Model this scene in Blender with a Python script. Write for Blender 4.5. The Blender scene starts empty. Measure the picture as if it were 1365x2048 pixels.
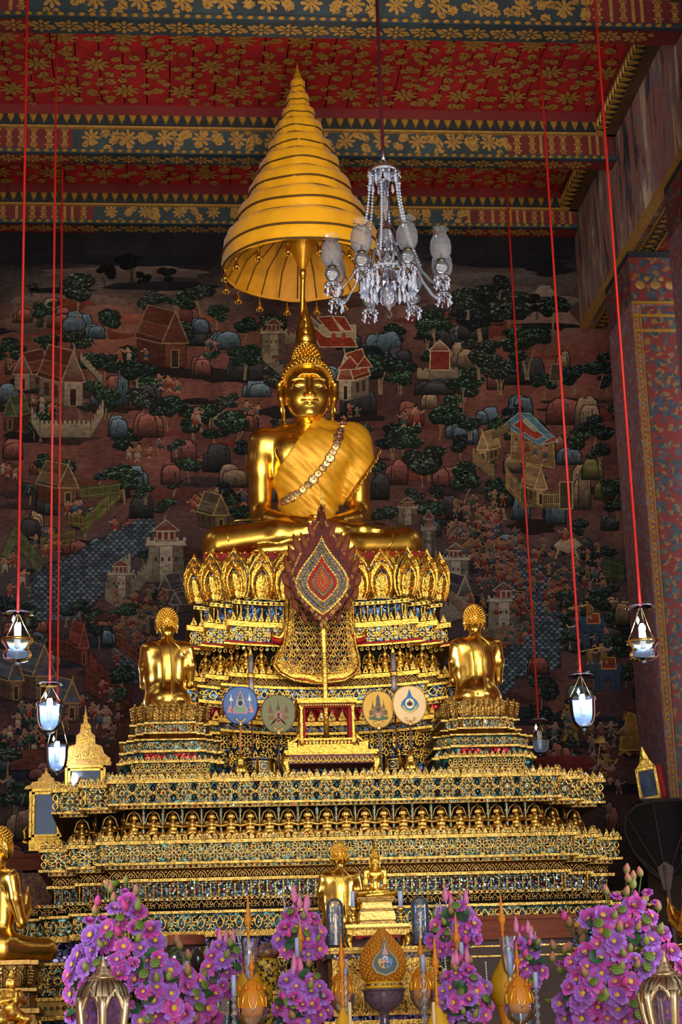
import bpy, math, random
import numpy as np
from mathutils import Vector, Matrix
sc = bpy.context.scene
PI = math.pi
rnd = random.Random(7)
# ------------------------------------------------------------------ camera
FPX = 3800.0
_p, _r, _y = [math.radians(a) for a in (15.6, -1.83, 5.7)]
FW = np.array([math.sin(_y)*math.cos(_p), math.cos(_y)*math.cos(_p), math.sin(_p)])
_R0 = np.array([math.cos(_y), -math.sin(_y), 0.0]); _U0 = np.cross(_R0, FW)
RT = _R0*math.cos(_r) + _U0*math.sin(_r); UP = -_R0*math.sin(_r) + _U0*math.cos(_r)
CAM = np.array([-1.36288576, -16.51564069, 1.5])
cd = bpy.data.cameras.new('camera'); cam = bpy.data.objects.new('camera', cd); sc.collection.objects.link(cam)
cd.sensor_fit = 'VERTICAL'; cd.sensor_height = 36.0; cd.lens = 36.0*FPX/2048.0; cd.clip_end = 200; cd.clip_start = 0.05
cam.matrix_world = Matrix(((RT[0], UP[0], -FW[0], CAM[0]), (RT[1], UP[1], -FW[1], CAM[1]), (RT[2], UP[2], -FW[2], CAM[2]), (0, 0, 0, 1)))
sc.camera = cam
def ray(px, py): return FW + RT*(px-682.5)/FPX - UP*(py-1024.0)/FPX
def at(px, py, Y):                     # photo pixel -> point on the plane y = Y
    d = ray(px, py); return CAM + d*((Y-CAM[1])/d[1])
def atX(px, py, X):
    d = ray(px, py); return CAM + d*((X-CAM[0])/d[0])
def atZ(px, py, Z):
    d = ray(px, py); return CAM + d*((Z-CAM[2])/d[2])
# ------------------------------------------------------------------ world, lights, exposure
W = bpy.data.worlds.new('world'); sc.world = W; W.use_nodes = True
W.node_tree.nodes['Background'].inputs[0].default_value = (0.80, 0.78, 0.74, 1)
W.node_tree.nodes['Background'].inputs[1].default_value = 0.72
sc.view_settings.view_transform = 'Standard'; sc.view_settings.look = 'None'
sc.view_settings.gamma = 1.0; sc.view_settings.use_curve_mapping = False
sc.view_settings.exposure = 1.12
def light(name, kind, loc, target, power, col=(1, 1, 1), **kw):
    l = bpy.data.lights.new(name, kind); l.energy = power; l.color = col
    for k, v in kw.items(): setattr(l, k, v)
    o = bpy.data.objects.new(name, l); sc.collection.objects.link(o); o.location = loc
    if target is not None: o.rotation_euler = (Vector(target)-Vector(loc)).to_track_quat('-Z', 'Y').to_euler()
    return o
# area lights added as daylight from unseen doors behind the camera and side openings
for dx in (-3.2, 0.6, 4.4):
    light('door_daylight', 'AREA', (dx, -24.0, 3.2), (dx*0.3, 0, 4.6), 230, (1.0, 0.96, 0.90), shape='RECTANGLE', size=1.9, size_y=4.6)
for sx in (-1, 1):
    light('side_window_daylight', 'AREA', (sx*7.5, -7.5, 3.6), (0, 0, 4.2), 330, (0.90, 0.95, 1.0), shape='RECTANGLE', size=1.6, size_y=3.0)
# added spots without fixtures: highlights on the Buddha, brighter face and umbrella
for lx, ly, lz, tx, tz, pw in ((-3.1, -8.0, 4.2, -0.2, 6.6, 260), (3.1, -8.4, 4.4, 0.2, 6.6, 260), (-1.6, -11.5, 6.8, 0, 7.0, 220), (1.5, -11.5, 6.8, 0, 6.8, 220), (0.2, -12.0, 3.4, 0, 7.0, 240), (-2.4, -9.0, 5.2, -0.1, 9.0, 230), (2.6, -9.0, 5.4, 0.1, 9.2, 230)):
    light('added_spot', 'SPOT', (lx, ly, lz), (tx, -0.6, tz), pw, (1.0, 0.86, 0.62), spot_size=math.radians(38), spot_blend=0.8, shadow_soft_size=0.09)
# ------------------------------------------------------------------ helpers
col = sc.collection
WL = {}                                # world position of empties / parts
def wl(o): return WL.get(o.name, np.zeros(3)) if o is not None else np.zeros(3)
def link(o, parent=None, world=(0, 0, 0)):
    col.objects.link(o); w = np.array(world, float)
    o.location = w - wl(parent)
    if parent is not None: o.parent = parent
    WL[o.name] = w
    return o
def tag(o, label=None, cat=None, group=None, kind=None):
    if label: o['label'] = label
    if cat: o['category'] = cat
    if group: o['group'] = group
    if kind: o['kind'] = kind
    return o
def thing(name, label, cat, loc, group=None):
    o = bpy.data.objects.new(name, None); o.empty_display_size = 0.1
    link(o, None, loc); return tag(o, label, cat, group)
def inst(mesh, name, parent, loc, rz=0.0, scale=None, rot=None, label=None):
    o = bpy.data.objects.new(name, mesh); link(o, parent, loc)
    o.rotation_euler = rot if rot is not None else (0, 0, rz)
    if scale is not None: o.scale = (scale,)*3 if isinstance(scale, (int, float)) else scale
    if label: o['label'] = label
    return o
def copy_tree(o, world, rz=None, scale=None, label=None, parent=None):
    c = o.copy(); col.objects.link(c); c.parent = parent
    if parent is None:
        c.location = world; WL[c.name] = np.array(world, float)
        if rz is not None: c.rotation_euler = (0, 0, rz)
        if scale is not None: c.scale = (scale,)*3
        if label: c['label'] = label
    for ch in list(o.children): copy_tree(ch, None, parent=c)
    return c
class MB:
    """collects shapes and links them as one mesh object"""
    def __init__(s): s.v = []; s.f = []; s.m = []; s.s = []; s.c = []
    def add(s, vs, fs, mi=0, smooth=False, M=None, col=None):
        b = len(s.v)
        if M is not None: vs = [tuple(M @ Vector(v)) for v in vs]
        s.v += [tuple(v) for v in vs]; s.f += [tuple(b+i for i in f) for f in fs]
        s.m += [mi]*len(fs); s.s += [smooth]*len(fs)
        if col is not None: s.c += ([col]*len(vs) if not isinstance(col, list) else col)
        return s
    def box(s, x0, x1, y0, y1, z0, z1, mi=0, M=None):
        return s.add([(x, y, z) for x in (x0, x1) for y in (y0, y1) for z in (z0, z1)],
                     [(0, 1, 3, 2), (4, 6, 7, 5), (0, 4, 5, 1), (2, 3, 7, 6), (0, 2, 6, 4), (1, 5, 7, 3)], mi, False, M)
    def lathe(s, prof, n=16, c=(0, 0, 0), mi=0, smooth=True, M=None, flute=0.0, nf=8, cap=True):
        vs = []; fs = []
        for r, z in prof:
            for i in range(n):
                a = 2*PI*i/n; rr = r*(1+flute*math.cos(nf*a))
                vs.append((c[0]+rr*math.cos(a), c[1]+rr*math.sin(a), c[2]+z))
        for k in range(len(prof)-1):
            for i in range(n):
                j = (i+1) % n; fs.append((k*n+i, k*n+j, (k+1)*n+j, (k+1)*n+i))
        s.add(vs, fs, mi, smooth, M)
        if cap and prof[0][0] > 1e-6: s.f.append(tuple(len(s.v)-len(vs)+i for i in reversed(range(n)))); s.m.append(mi); s.s.append(False)
        if cap and prof[-1][0] > 1e-6: s.f.append(tuple(len(s.v)-n+i for i in range(n))); s.m.append(mi); s.s.append(False)
        return s
    def ball(s, c, r, n=8, k=5, mi=0, sz=1.0):
        return s.lathe([(r*math.sin(PI*i/k)+1e-7, -r*sz*math.cos(PI*i/k)) for i in range(k+1)], n, c, mi)
    def tube(s, pts, r, n=6, mi=0, smooth=True, M=None):
        P = [Vector(p) for p in pts]; rs = r if isinstance(r, (list, tuple)) else [r]*len(P)
        vs = []; fs = []; up = Vector((0.13, 0.31, 0.94)); side = None
        for i, p in enumerate(P):
            t = (P[min(i+1, len(P)-1)]-P[max(i-1, 0)]); t = t.normalized() if t.length > 1e-9 else Vector((0, 0, 1))
            if side is None: side = t.cross(up if abs(t.dot(up)) < 0.95 else Vector((1, 0, 0)))
            side = (side - t*side.dot(t)).normalized(); o = t.cross(side)
            for k in range(n):
                a = 2*PI*k/n; vs.append(tuple(p+(side*math.cos(a)+o*math.sin(a))*rs[i]))
        for i in range(len(P)-1):
            for k in range(n):
                j = (k+1) % n; fs.append((i*n+k, i*n+j, (i+1)*n+j, (i+1)*n+k))
        fs.append(tuple(reversed(range(n)))); fs.append(tuple(range((len(P)-1)*n, len(P)*n)))
        return s.add(vs, fs, mi, smooth, M)
    def prism(s, poly, y0, y1, mi=0, M=None, inset=0.0, peak=0.0):
        """polygon (x,z), front face at y0 (towards the viewer), back at y1; peak: pulled out centre"""
        n = len(poly); cx = sum(p[0] for p in poly)/n; cz = sum(p[1] for p in poly)/n
        vs = [(cx+(x-cx)*(1-inset), y0, cz+(z-cz)*(1-inset)) for x, z in poly] + [(x, y1, z) for x, z in poly]
        fs = [(i, (i+1) % n, n+(i+1) % n, n+i) for i in range(n)]
        if peak: vs.append((cx, y0-peak, cz)); fs += [((i+1) % n, i, 2*n) for i in range(n)]
        else: fs.append(tuple(reversed(range(n))))
        return s.add(vs, fs, mi, False, M)
    def ridge(s, pts, w, h, y=0.0, mi=0, closed=False, M=None):
        """raised line of triangular section along a path of (x,z) points"""
        n = len(pts); vs = []; fs = []
        for i in range(n):
            a = pts[(i-1) % n] if (closed or i > 0) else pts[i]; b = pts[(i+1) % n] if (closed or i < n-1) else pts[i]
            tx, tz = b[0]-a[0], b[1]-a[1]; L = math.hypot(tx, tz) or 1; nx, nz = -tz/L*w/2, tx/L*w/2
            x, z = pts[i]; vs += [(x+nx, y, z+nz), (x+nx*.55, y-h, z+nz*.55), (x-nx*.55, y-h, z-nz*.55), (x-nx, y, z-nz)]
        for i in range(n if closed else n-1):
            j = (i+1) % n; fs += [(i*4+k, j*4+k, j*4+k+1, i*4+k+1) for k in range(3)]
        return s.add(vs, fs, mi, False, M)
    def gem(s, x, z, r, h, y=0.0, mi=1, n=6, M=None, sz=1.0):
        vs = [(x+r*math.cos(2*PI*i/n+.3), y, z+r*sz*math.sin(2*PI*i/n+.3)) for i in range(n)] + [(x+.55*r*math.cos(2*PI*i/n+.3), y-h, z+.55*r*sz*math.sin(2*PI*i/n+.3)) for i in range(n)]
        fs = [(i, n+i, n+(i+1) % n, (i+1) % n) for i in range(n)] + [tuple(reversed(range(n, 2*n)))]
        return s.add(vs, fs, mi, False, M)
    def mesh(s, name, mats):
        me = bpy.data.meshes.new(name); me.from_pydata(s.v, [], s.f); 
        for m in (mats if isinstance(mats, (list, tuple)) else [mats]): me.materials.append(m)
        me.polygons.foreach_set('material_index', np.array(s.m, np.int32)); me.polygons.foreach_set('use_smooth', np.array(s.s, bool))
        if s.c:
            a = me.color_attributes.new('paint', 'FLOAT_COLOR', 'POINT')
            a.data.foreach_set('color', np.array([(c[0], c[1], c[2], 1.0) for c in s.c], np.float32).ravel())
        me.update(); return me
    def build(s, name, mats, parent=None, world=None, label=None, kind=None):
        """vertices are in world space unless world= gives the origin they are relative to"""
        o = bpy.data.objects.new(name, s.mesh(name, mats)); link(o, parent, world if world is not None else (0, 0, 0))
        if label: o['label'] = label
        if kind: o['kind'] = kind
        return o
def arr_mesh(name, V, F, mats, smooth=True):
    me = bpy.data.meshes.new(name); me.from_pydata(V.tolist(), [], F.tolist())
    for m in (mats if isinstance(mats, (list, tuple)) else [mats]): me.materials.append(m)
    me.polygons.foreach_set('use_smooth', np.full(len(me.polygons), smooth)); me.update(); return me
# ------------------------------------------------------------------ materials (all procedural)
def srgb(r, g, b):
    f = lambda c: (c/255/12.92 if c <= 10 else ((c/255+.055)/1.055)**2.4)
    return (f(r), f(g), f(b))
def mat(name, c, rough=0.5, metal=0.0, var=0.25, scale=18.0, bump=0.0, bscale=None, rvar=0.0, emit=None, c2=None, spec=None, coat=0.0, sheen=0.0, trans=0.0, stretch=None, detail=3.0):
    m = bpy.data.materials.new(name); m.use_nodes = True; nt = m.node_tree; N = nt.nodes; L = nt.links
    b = N['Principled BSDF']; b.inputs['Roughness'].default_value = rough; b.inputs['Metallic'].default_value = metal
    tc = N.new('ShaderNodeTexCoord'); src = tc.outputs['Object']
    if stretch:
        mp = N.new('ShaderNodeMapping'); mp.inputs['Scale'].default_value = stretch; L.new(src, mp.inputs[0]); src = mp.outputs[0]
    nz = N.new('ShaderNodeTexNoise'); nz.inputs['Scale'].default_value = scale; nz.inputs['Detail'].default_value = detail; L.new(src, nz.inputs['Vector'])
    rp = N.new('ShaderNodeValToRGB'); rp.color_ramp.elements[0].position = 0.3; rp.color_ramp.elements[1].position = 0.7
    k = 1-var; d = c2 if c2 else (c[0]*k, c[1]*k, c[2]*k)
    rp.color_ramp.elements[0].color = (*d, 1); rp.color_ramp.elements[1].color = (*c, 1)
    L.new(nz.outputs[0], rp.inputs[0]); L.new(rp.outputs[0], b.inputs['Base Color'])
    if rvar:
        mr = N.new('ShaderNodeMapRange'); mr.inputs['To Min'].default_value = max(0, rough-rvar); mr.inputs['To Max'].default_value = rough+rvar
        L.new(nz.outputs[0], mr.inputs['Value']); L.new(mr.outputs[0], b.inputs['Roughness'])
    if bump:
        n2 = N.new('ShaderNodeTexNoise'); n2.inputs['Scale'].default_value = bscale or scale*2; n2.inputs['Detail'].default_value = 2; L.new(src, n2.inputs['Vector'])
        bp = N.new('ShaderNodeBump'); bp.inputs['Strength'].default_value = bump; bp.inputs['Distance'].default_value = 0.02
        L.new(n2.outputs[0], bp.inputs['Height']); L.new(bp.outputs[0], b.inputs['Normal'])
    if spec is not None: b.inputs['Specular IOR Level'].default_value = spec
    if coat: b.inputs['Coat Weight'].default_value = coat; b.inputs['Coat Roughness'].default_value = 0.15
    if sheen: b.inputs['Sheen Weight'].default_value = sheen
    if trans: b.inputs['Transmission Weight'].default_value = trans
    if emit: b.inputs['Emission Color'].default_value = (*emit[0], 1); b.inputs['Emission Strength'].default_value = emit[1]
    return m
def mosaic(name, cols, scale=60.0, metal=0.75, rough=0.12, tilt=0.55, stops=None):
    """little glass tiles: voronoi cells of several colours, each tilted a little"""
    m = bpy.data.materials.new(name); m.use_nodes = True; nt = m.node_tree; N = nt.nodes; L = nt.links
    b = N['Principled BSDF']; b.inputs['Roughness'].default_value = rough; b.inputs['Metallic'].default_value = metal
    tc = N.new('ShaderNodeTexCoord'); v = N.new('ShaderNodeTexVoronoi'); v.inputs['Scale'].default_value = scale
    gm = N.new('ShaderNodeNewGeometry'); L.new(gm.outputs['Position'], v.inputs['Vector'])
    sp = N.new('ShaderNodeSeparateColor'); L.new(v.outputs['Color'], sp.inputs[0])
    rp = N.new('ShaderNodeValToRGB'); rp.color_ramp.interpolation = 'CONSTANT'; e = rp.color_ramp.elements
    for i, c in enumerate(cols):
        q = stops[i] if stops else i/len(cols)
        if i == 0: e[0].color = (*c, 1); e[0].position = 0
        elif i == 1: e[1].position = q; e[1].color = (*c, 1)
        else: x = e.new(q); x.color = (*c, 1)
    L.new(sp.outputs[0], rp.inputs[0]); L.new(rp.outputs[0], b.inputs['Base Color'])
    g = N.new('ShaderNodeVectorMath'); g.operation = 'SUBTRACT'; g.inputs[1].default_value = (.5, .5, .5); L.new(v.outputs['Color'], g.inputs[0])
    h = N.new('ShaderNodeVectorMath'); h.operation = 'SCALE'; h.inputs['Scale'].default_value = tilt; L.new(g.outputs[0], h.inputs[0])
    a = N.new('ShaderNodeVectorMath'); a.operation = 'ADD'; L.new(h.outputs[0], a.inputs[0]); L.new(gm.outputs['Normal'], a.inputs[1])
    n = N.new('ShaderNodeVectorMath'); n.operation = 'NORMALIZE'; L.new(a.outputs[0], n.inputs[0]); L.new(n.outputs[0], b.inputs['Normal'])
    return m
def glass(name, tint=(.95, .97, 1), rough=0.02, body=0.10, bodycol=(.8, .85, .95), edge=0.35, frost=0.0, gloss=(1, 1, 1)):
    """thin clear glass: see-through with fresnel reflections and a little body"""
    m = bpy.data.materials.new(name); m.use_nodes = True; nt = m.node_tree; N = nt.nodes; L = nt.links; N.remove(N['Principled BSDF'])
    out = N['Material Output']; t = N.new('ShaderNodeBsdfTransparent'); t.inputs[0].default_value = (*tint, 1)
    g = N.new('ShaderNodeBsdfGlossy'); g.inputs['Roughness'].default_value = rough; g.inputs[0].default_value = (*gloss, 1)
    d = N.new('ShaderNodeBsdfTranslucent') if frost else N.new('ShaderNodeBsdfDiffuse'); d.inputs[0].default_value = (*bodycol, 1)
    lw = N.new('ShaderNodeLayerWeight'); lw.inputs[0].default_value = edge
    nz = N.new('ShaderNodeTexNoise'); nz.inputs['Scale'].default_value = 30; tc = N.new('ShaderNodeTexCoord'); L.new(tc.outputs['Object'], nz.inputs['Vector'])
    mr = N.new('ShaderNodeMapRange'); mr.inputs['To Min'].default_value = body*0.7; mr.inputs['To Max'].default_value = body*1.3; L.new(nz.outputs[0], mr.inputs['Value'])
    a = N.new('ShaderNodeMixShader'); L.new(mr.outputs[0], a.inputs[0]); L.new(t.outputs[0], a.inputs[1]); L.new(d.outputs[0], a.inputs[2])
    c = N.new('ShaderNodeMixShader'); L.new(lw.outputs['Fresnel'], c.inputs[0]); L.new(a.outputs[0], c.inputs[1]); L.new(g.outputs[0], c.inputs[2])
    L.new(c.outputs[0], out.inputs[0]); return m
def emitter(name, c, s):
    m = bpy.data.materials.new(name); m.use_nodes = True; b = m.node_tree.nodes['Principled BSDF']
    b.inputs['Emission Color'].default_value = (*c, 1); b.inputs['Emission Strength'].default_value = s; b.inputs['Base Color'].default_value = (*c, 1); return m
def attr_paint(name, rough=0.9, grain=0.35, scale=26.0, spec=0.15, metal=0.0, stretch=None, gain=1.0):
    """colour from the mesh's painted vertex colours, broken up by fine wear"""
    m = bpy.data.materials.new(name); m.use_nodes = True; nt = m.node_tree; N = nt.nodes; L = nt.links; b = N['Principled BSDF']
    b.inputs['Roughness'].default_value = rough; b.inputs['Specular IOR Level'].default_value = spec; b.inputs['Metallic'].default_value = metal
    a = N.new('ShaderNodeVertexColor'); a.layer_name = 'paint'
    tc = N.new('ShaderNodeTexCoord'); src = tc.outputs['Object']
    if stretch:
        mp = N.new('ShaderNodeMapping'); mp.inputs['Scale'].default_value = stretch; L.new(src, mp.inputs[0]); src = mp.outputs[0]
    nz = N.new('ShaderNodeTexNoise'); nz.inputs['Scale'].default_value = scale; nz.inputs['Detail'].default_value = 6; nz.inputs['Roughness'].default_value = 0.65; L.new(src, nz.inputs['Vector'])
    mr = N.new('ShaderNodeMapRange'); mr.inputs['From Min'].default_value = .3; mr.inputs['From Max'].default_value = .7; mr.inputs['To Min'].default_value = gain*(1-grain); mr.inputs['To Max'].default_value = gain*(1+grain*.6); L.new(nz.outputs[0], mr.inputs['Value'])
    mx = N.new('ShaderNodeVectorMath'); mx.operation = 'SCALE'; L.new(a.outputs[0], mx.inputs[0]); L.new(mr.outputs[0], mx.inputs['Scale'])
    L.new(mx.outputs[0], b.inputs['Base Color']); return m
def stencil(name, ground, motifs, scale=9.0, rough=0.6, thr=0.42, scale2=None):
    """small all-over leaf stencil: two voronoi layers of motif colours on a lacquer ground"""
    m = bpy.data.materials.new(name); m.use_nodes = True; nt = m.node_tree; N = nt.nodes; L = nt.links; b = N['Principled BSDF']
    b.inputs['Roughness'].default_value = rough
    tc = N.new('ShaderNodeTexCoord'); nz = N.new('ShaderNodeTexNoise'); nz.inputs['Scale'].default_value = scale*1.6; nz.inputs['Detail'].default_value = 2; L.new(tc.outputs['Object'], nz.inputs['Vector'])
    mv = N.new('ShaderNodeVectorMath'); mv.operation = 'MULTIPLY_ADD'; mv.inputs[1].default_value = (.12, .12, .12); L.new(nz.outputs['Color'], mv.inputs[0]); L.new(tc.outputs['Object'], mv.inputs[2])
    prev = None
    base = N.new('ShaderNodeRGB'); base.outputs[0].default_value = (*ground, 1); prev = base.outputs[0]
    for i, c in enumerate(motifs):
        v = N.new('ShaderNodeTexVoronoi'); v.inputs['Scale'].default_value = scale*(1+.27*i); off = N.new('ShaderNodeVectorMath'); off.operation = 'ADD'; off.inputs[1].default_value = (i*3.7, i*1.3, i*2.1)
        L.new(mv.outputs[0], off.inputs[0]); L.new(off.outputs[0], v.inputs['Vector'])
        r = N.new('ShaderNodeValToRGB'); r.color_ramp.elements[0].position = thr-.03; r.color_ramp.elements[0].color = (1, 1, 1, 1); r.color_ramp.elements[1].position = thr; r.color_ramp.elements[1].color = (0, 0, 0, 1)
        L.new(v.outputs['Distance'], r.inputs[0])
        mx = N.new('ShaderNodeMix'); mx.data_type = 'RGBA'; L.new(r.outputs[0], mx.inputs[0]); L.new(prev, mx.inputs[6]); mx.inputs[7].default_value = (*c, 1); prev = mx.outputs[2]
    L.new(prev, b.inputs['Base Color']); return m
G = {}
G['gold'] = mat('gold_leaf', (1.0, .62, .10), .27, 1.0, var=.22, scale=5, rvar=.07, bump=.03, bscale=40)
G['goldpale'] = mat('gold_leaf_pale', (.86, .55, .16), .42, 1.0, var=.35, scale=14, rvar=.08, bump=.25, bscale=50)
G['relief'] = mat('gilded_relief', (.92, .54, .09), .33, 1.0, var=.5, scale=34, rvar=.08, bump=.35, bscale=70)
G['reliefold'] = mat('gilded_relief_worn', (.86, .53, .13), .32, 1.0, var=.6, scale=26, rvar=.1, bump=.5, bscale=60)
G['darkgold'] = mat('dulled_gilding', (.42, .24, .07), .45, 1.0, var=.5, scale=30)
G['brass'] = mat('brass_fitting', (.80, .52, .16), .25, 1.0, var=.2)
G['bronze'] = mat('dark_bronze', (.10, .08, .06), .35, .8, var=.3)
G['blue'] = mosaic('blue_glass_mosaic', [srgb(14, 36, 74), srgb(18, 58, 110), srgb(22, 34, 52), srgb(40, 44, 54), srgb(40, 110, 160), srgb(30, 28, 30)], 48, metal=.5, rough=.2, tilt=.4)
G['teal'] = mosaic('teal_glass_mosaic', [srgb(8, 46, 50), srgb(10, 62, 66), srgb(16, 34, 34), srgb(22, 36, 40), srgb(30, 100, 108), srgb(40, 30, 20)], 48, metal=.5, rough=.2, tilt=.4)
G['silver'] = mosaic('silver_glass_mosaic', [srgb(60, 80, 90), srgb(130, 140, 140), srgb(30, 70, 90), srgb(90, 70, 40), srgb(50, 40, 34)], 70, metal=.7, rough=.2)
G['violet'] = mosaic('violet_glass_mosaic', [srgb(34, 24, 60), srgb(70, 50, 100), srgb(24, 50, 80), srgb(120, 110, 150), srgb(30, 22, 34)], 55, metal=.6, rough=.2)
G['redjewel'] = mosaic('red_glass', [srgb(150, 10, 25), srgb(190, 25, 35), srgb(110, 5, 20)], 60, metal=.5)
G['jewel'] = mosaic('glass_jewel', [srgb(120, 190, 210), srgb(200, 225, 230), srgb(60, 130, 170), srgb(150, 30, 40), srgb(235, 235, 230)], 40, metal=.85, rough=.08, tilt=.8)
G['red'] = mat('red_lacquer', srgb(150, 14, 14), .55, var=.3, scale=12, spec=.2)
G['redpaint'] = mat('red_ceiling_paint', srgb(186, 28, 30), .65, var=.45, scale=5, c2=srgb(128, 18, 24))
G['maroon'] = mat('maroon_lacquer', srgb(95, 22, 20), .5, var=.35, scale=10)
G['wood'] = mat('dark_brown_wood', srgb(64, 38, 28), .7, var=.45, scale=6, stretch=(1, 8, 8))
G['woodlong'] = mat('reddish_brown_wood', srgb(116, 58, 38), .75, var=.35, scale=5, stretch=(1, 6, 9), spec=.15)
G['cloth'] = mat('yellow_satin', srgb(250, 180, 26), .36, 0.2, var=.10, scale=7, sheen=.2, bump=.35, bscale=11)
G['robe'] = mat('yellow_robe_cloth', srgb(222, 160, 30), .5, .35, var=.25, scale=14, bump=.12, bscale=60)
G['trim'] = mat('brown_braid', srgb(92, 62, 18), .6, .3, var=.4, scale=60)
G['clear'] = glass('clear_glass', body=.09, bodycol=(.55, .72, 1.0))
G['crystal'] = glass('cut_crystal', body=.08, edge=.30, gloss=(.72, .76, .86), bodycol=(.78, .83, .95))
G['frost'] = glass('frosted_glass', body=.42, bodycol=(.20, .20, .23), rough=.45, frost=0, edge=.18, gloss=(.6, .6, .66))
G['prism'] = glass('bluish_prism_glass', body=.34, edge=.35, bodycol=(.62, .68, .85), gloss=(.85, .9, 1.0))
G['cord'] = mat('red_cord', srgb(205, 32, 22), .6, var=.15)
G['cordwine'] = mat('wine_cord', srgb(62, 14, 26), .8, var=.2, spec=.1)
G['bulb'] = emitter('lit_bulb', (.86, .93, 1.0), 90.0)
G['lampglass'] = glass('lamp_bowl_glass', body=.17, bodycol=(.45, .66, 1.0), tint=(.88, .93, 1.0), edge=.25)
G['black'] = mat('black_lacquer', srgb(22, 18, 18), .35, var=.3)
G['white'] = mat('white_enamel', srgb(225, 222, 215), .35, var=.08)
# ================================================================== the hall
YW, XR, ZC, ZB, ZU = 3.0, 3.34, 10.49, 10.12, 9.1      # back wall, nave wall, ceiling, beam underside, arcade soffit
def struct(o): o['kind'] = 'structure'; return o
# floor (marble, far below the frame)
b = MB(); b.box(-9, 9, -27, 3.2, -0.1, 0.0); struct(b.build('floor', mat('polished_floor', srgb(196, 186, 168), .3, var=.2, scale=2)))
# back wall, base coat painted from zones of the mural
def smooth_noise(x, y, s):
    xi, yi = int(math.floor(x)), int(math.floor(y)); fx, fy = x-xi, y-yi; fx = fx*fx*(3-2*fx); fy = fy*fy*(3-2*fy)
    h = lambda a, c: (math.sin(a*127.1+c*311.7+s*74.7)*43758.5453) % 1.0
    return (h(xi, yi)*(1-fx)+h(xi+1, yi)*fx)*(1-fy)+(h(xi, yi+1)*(1-fx)+h(xi+1, yi+1)*fx)*fy
def mixc(a, c, t): t = max(0, min(1, t)); return tuple(a[i]*(1-t)+c[i]*t for i in range(3))
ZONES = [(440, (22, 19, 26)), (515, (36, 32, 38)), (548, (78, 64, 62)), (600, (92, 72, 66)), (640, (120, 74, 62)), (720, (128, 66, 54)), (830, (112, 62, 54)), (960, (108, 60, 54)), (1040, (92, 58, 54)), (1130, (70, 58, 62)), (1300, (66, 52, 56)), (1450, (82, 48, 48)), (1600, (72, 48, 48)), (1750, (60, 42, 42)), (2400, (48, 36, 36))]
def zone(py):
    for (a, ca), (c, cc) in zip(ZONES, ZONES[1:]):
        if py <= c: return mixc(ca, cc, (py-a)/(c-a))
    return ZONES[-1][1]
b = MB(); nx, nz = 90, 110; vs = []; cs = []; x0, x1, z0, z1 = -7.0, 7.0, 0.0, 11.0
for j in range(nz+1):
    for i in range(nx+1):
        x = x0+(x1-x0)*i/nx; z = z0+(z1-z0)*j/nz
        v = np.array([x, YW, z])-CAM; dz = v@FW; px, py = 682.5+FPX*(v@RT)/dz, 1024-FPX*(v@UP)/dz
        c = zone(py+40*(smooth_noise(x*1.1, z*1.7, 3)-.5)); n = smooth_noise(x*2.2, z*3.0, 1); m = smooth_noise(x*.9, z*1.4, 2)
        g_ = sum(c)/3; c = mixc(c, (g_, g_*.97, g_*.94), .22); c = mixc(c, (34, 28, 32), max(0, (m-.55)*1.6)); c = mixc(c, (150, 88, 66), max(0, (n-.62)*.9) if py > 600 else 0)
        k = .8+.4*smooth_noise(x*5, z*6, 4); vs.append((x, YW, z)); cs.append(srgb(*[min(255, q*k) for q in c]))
fs = [(j*(nx+1)+i, j*(nx+1)+i+1, (j+1)*(nx+1)+i+1, (j+1)*(nx+1)+i) for j in range(nz) for i in range(nx)]
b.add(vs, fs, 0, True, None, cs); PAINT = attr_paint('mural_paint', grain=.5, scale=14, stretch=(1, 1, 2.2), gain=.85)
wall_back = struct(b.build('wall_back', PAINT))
b = MB(); b.box(-7, 7, YW+.01, YW+.25, 0, 11); b.build('masonry', G['maroon'], wall_back)
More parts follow.
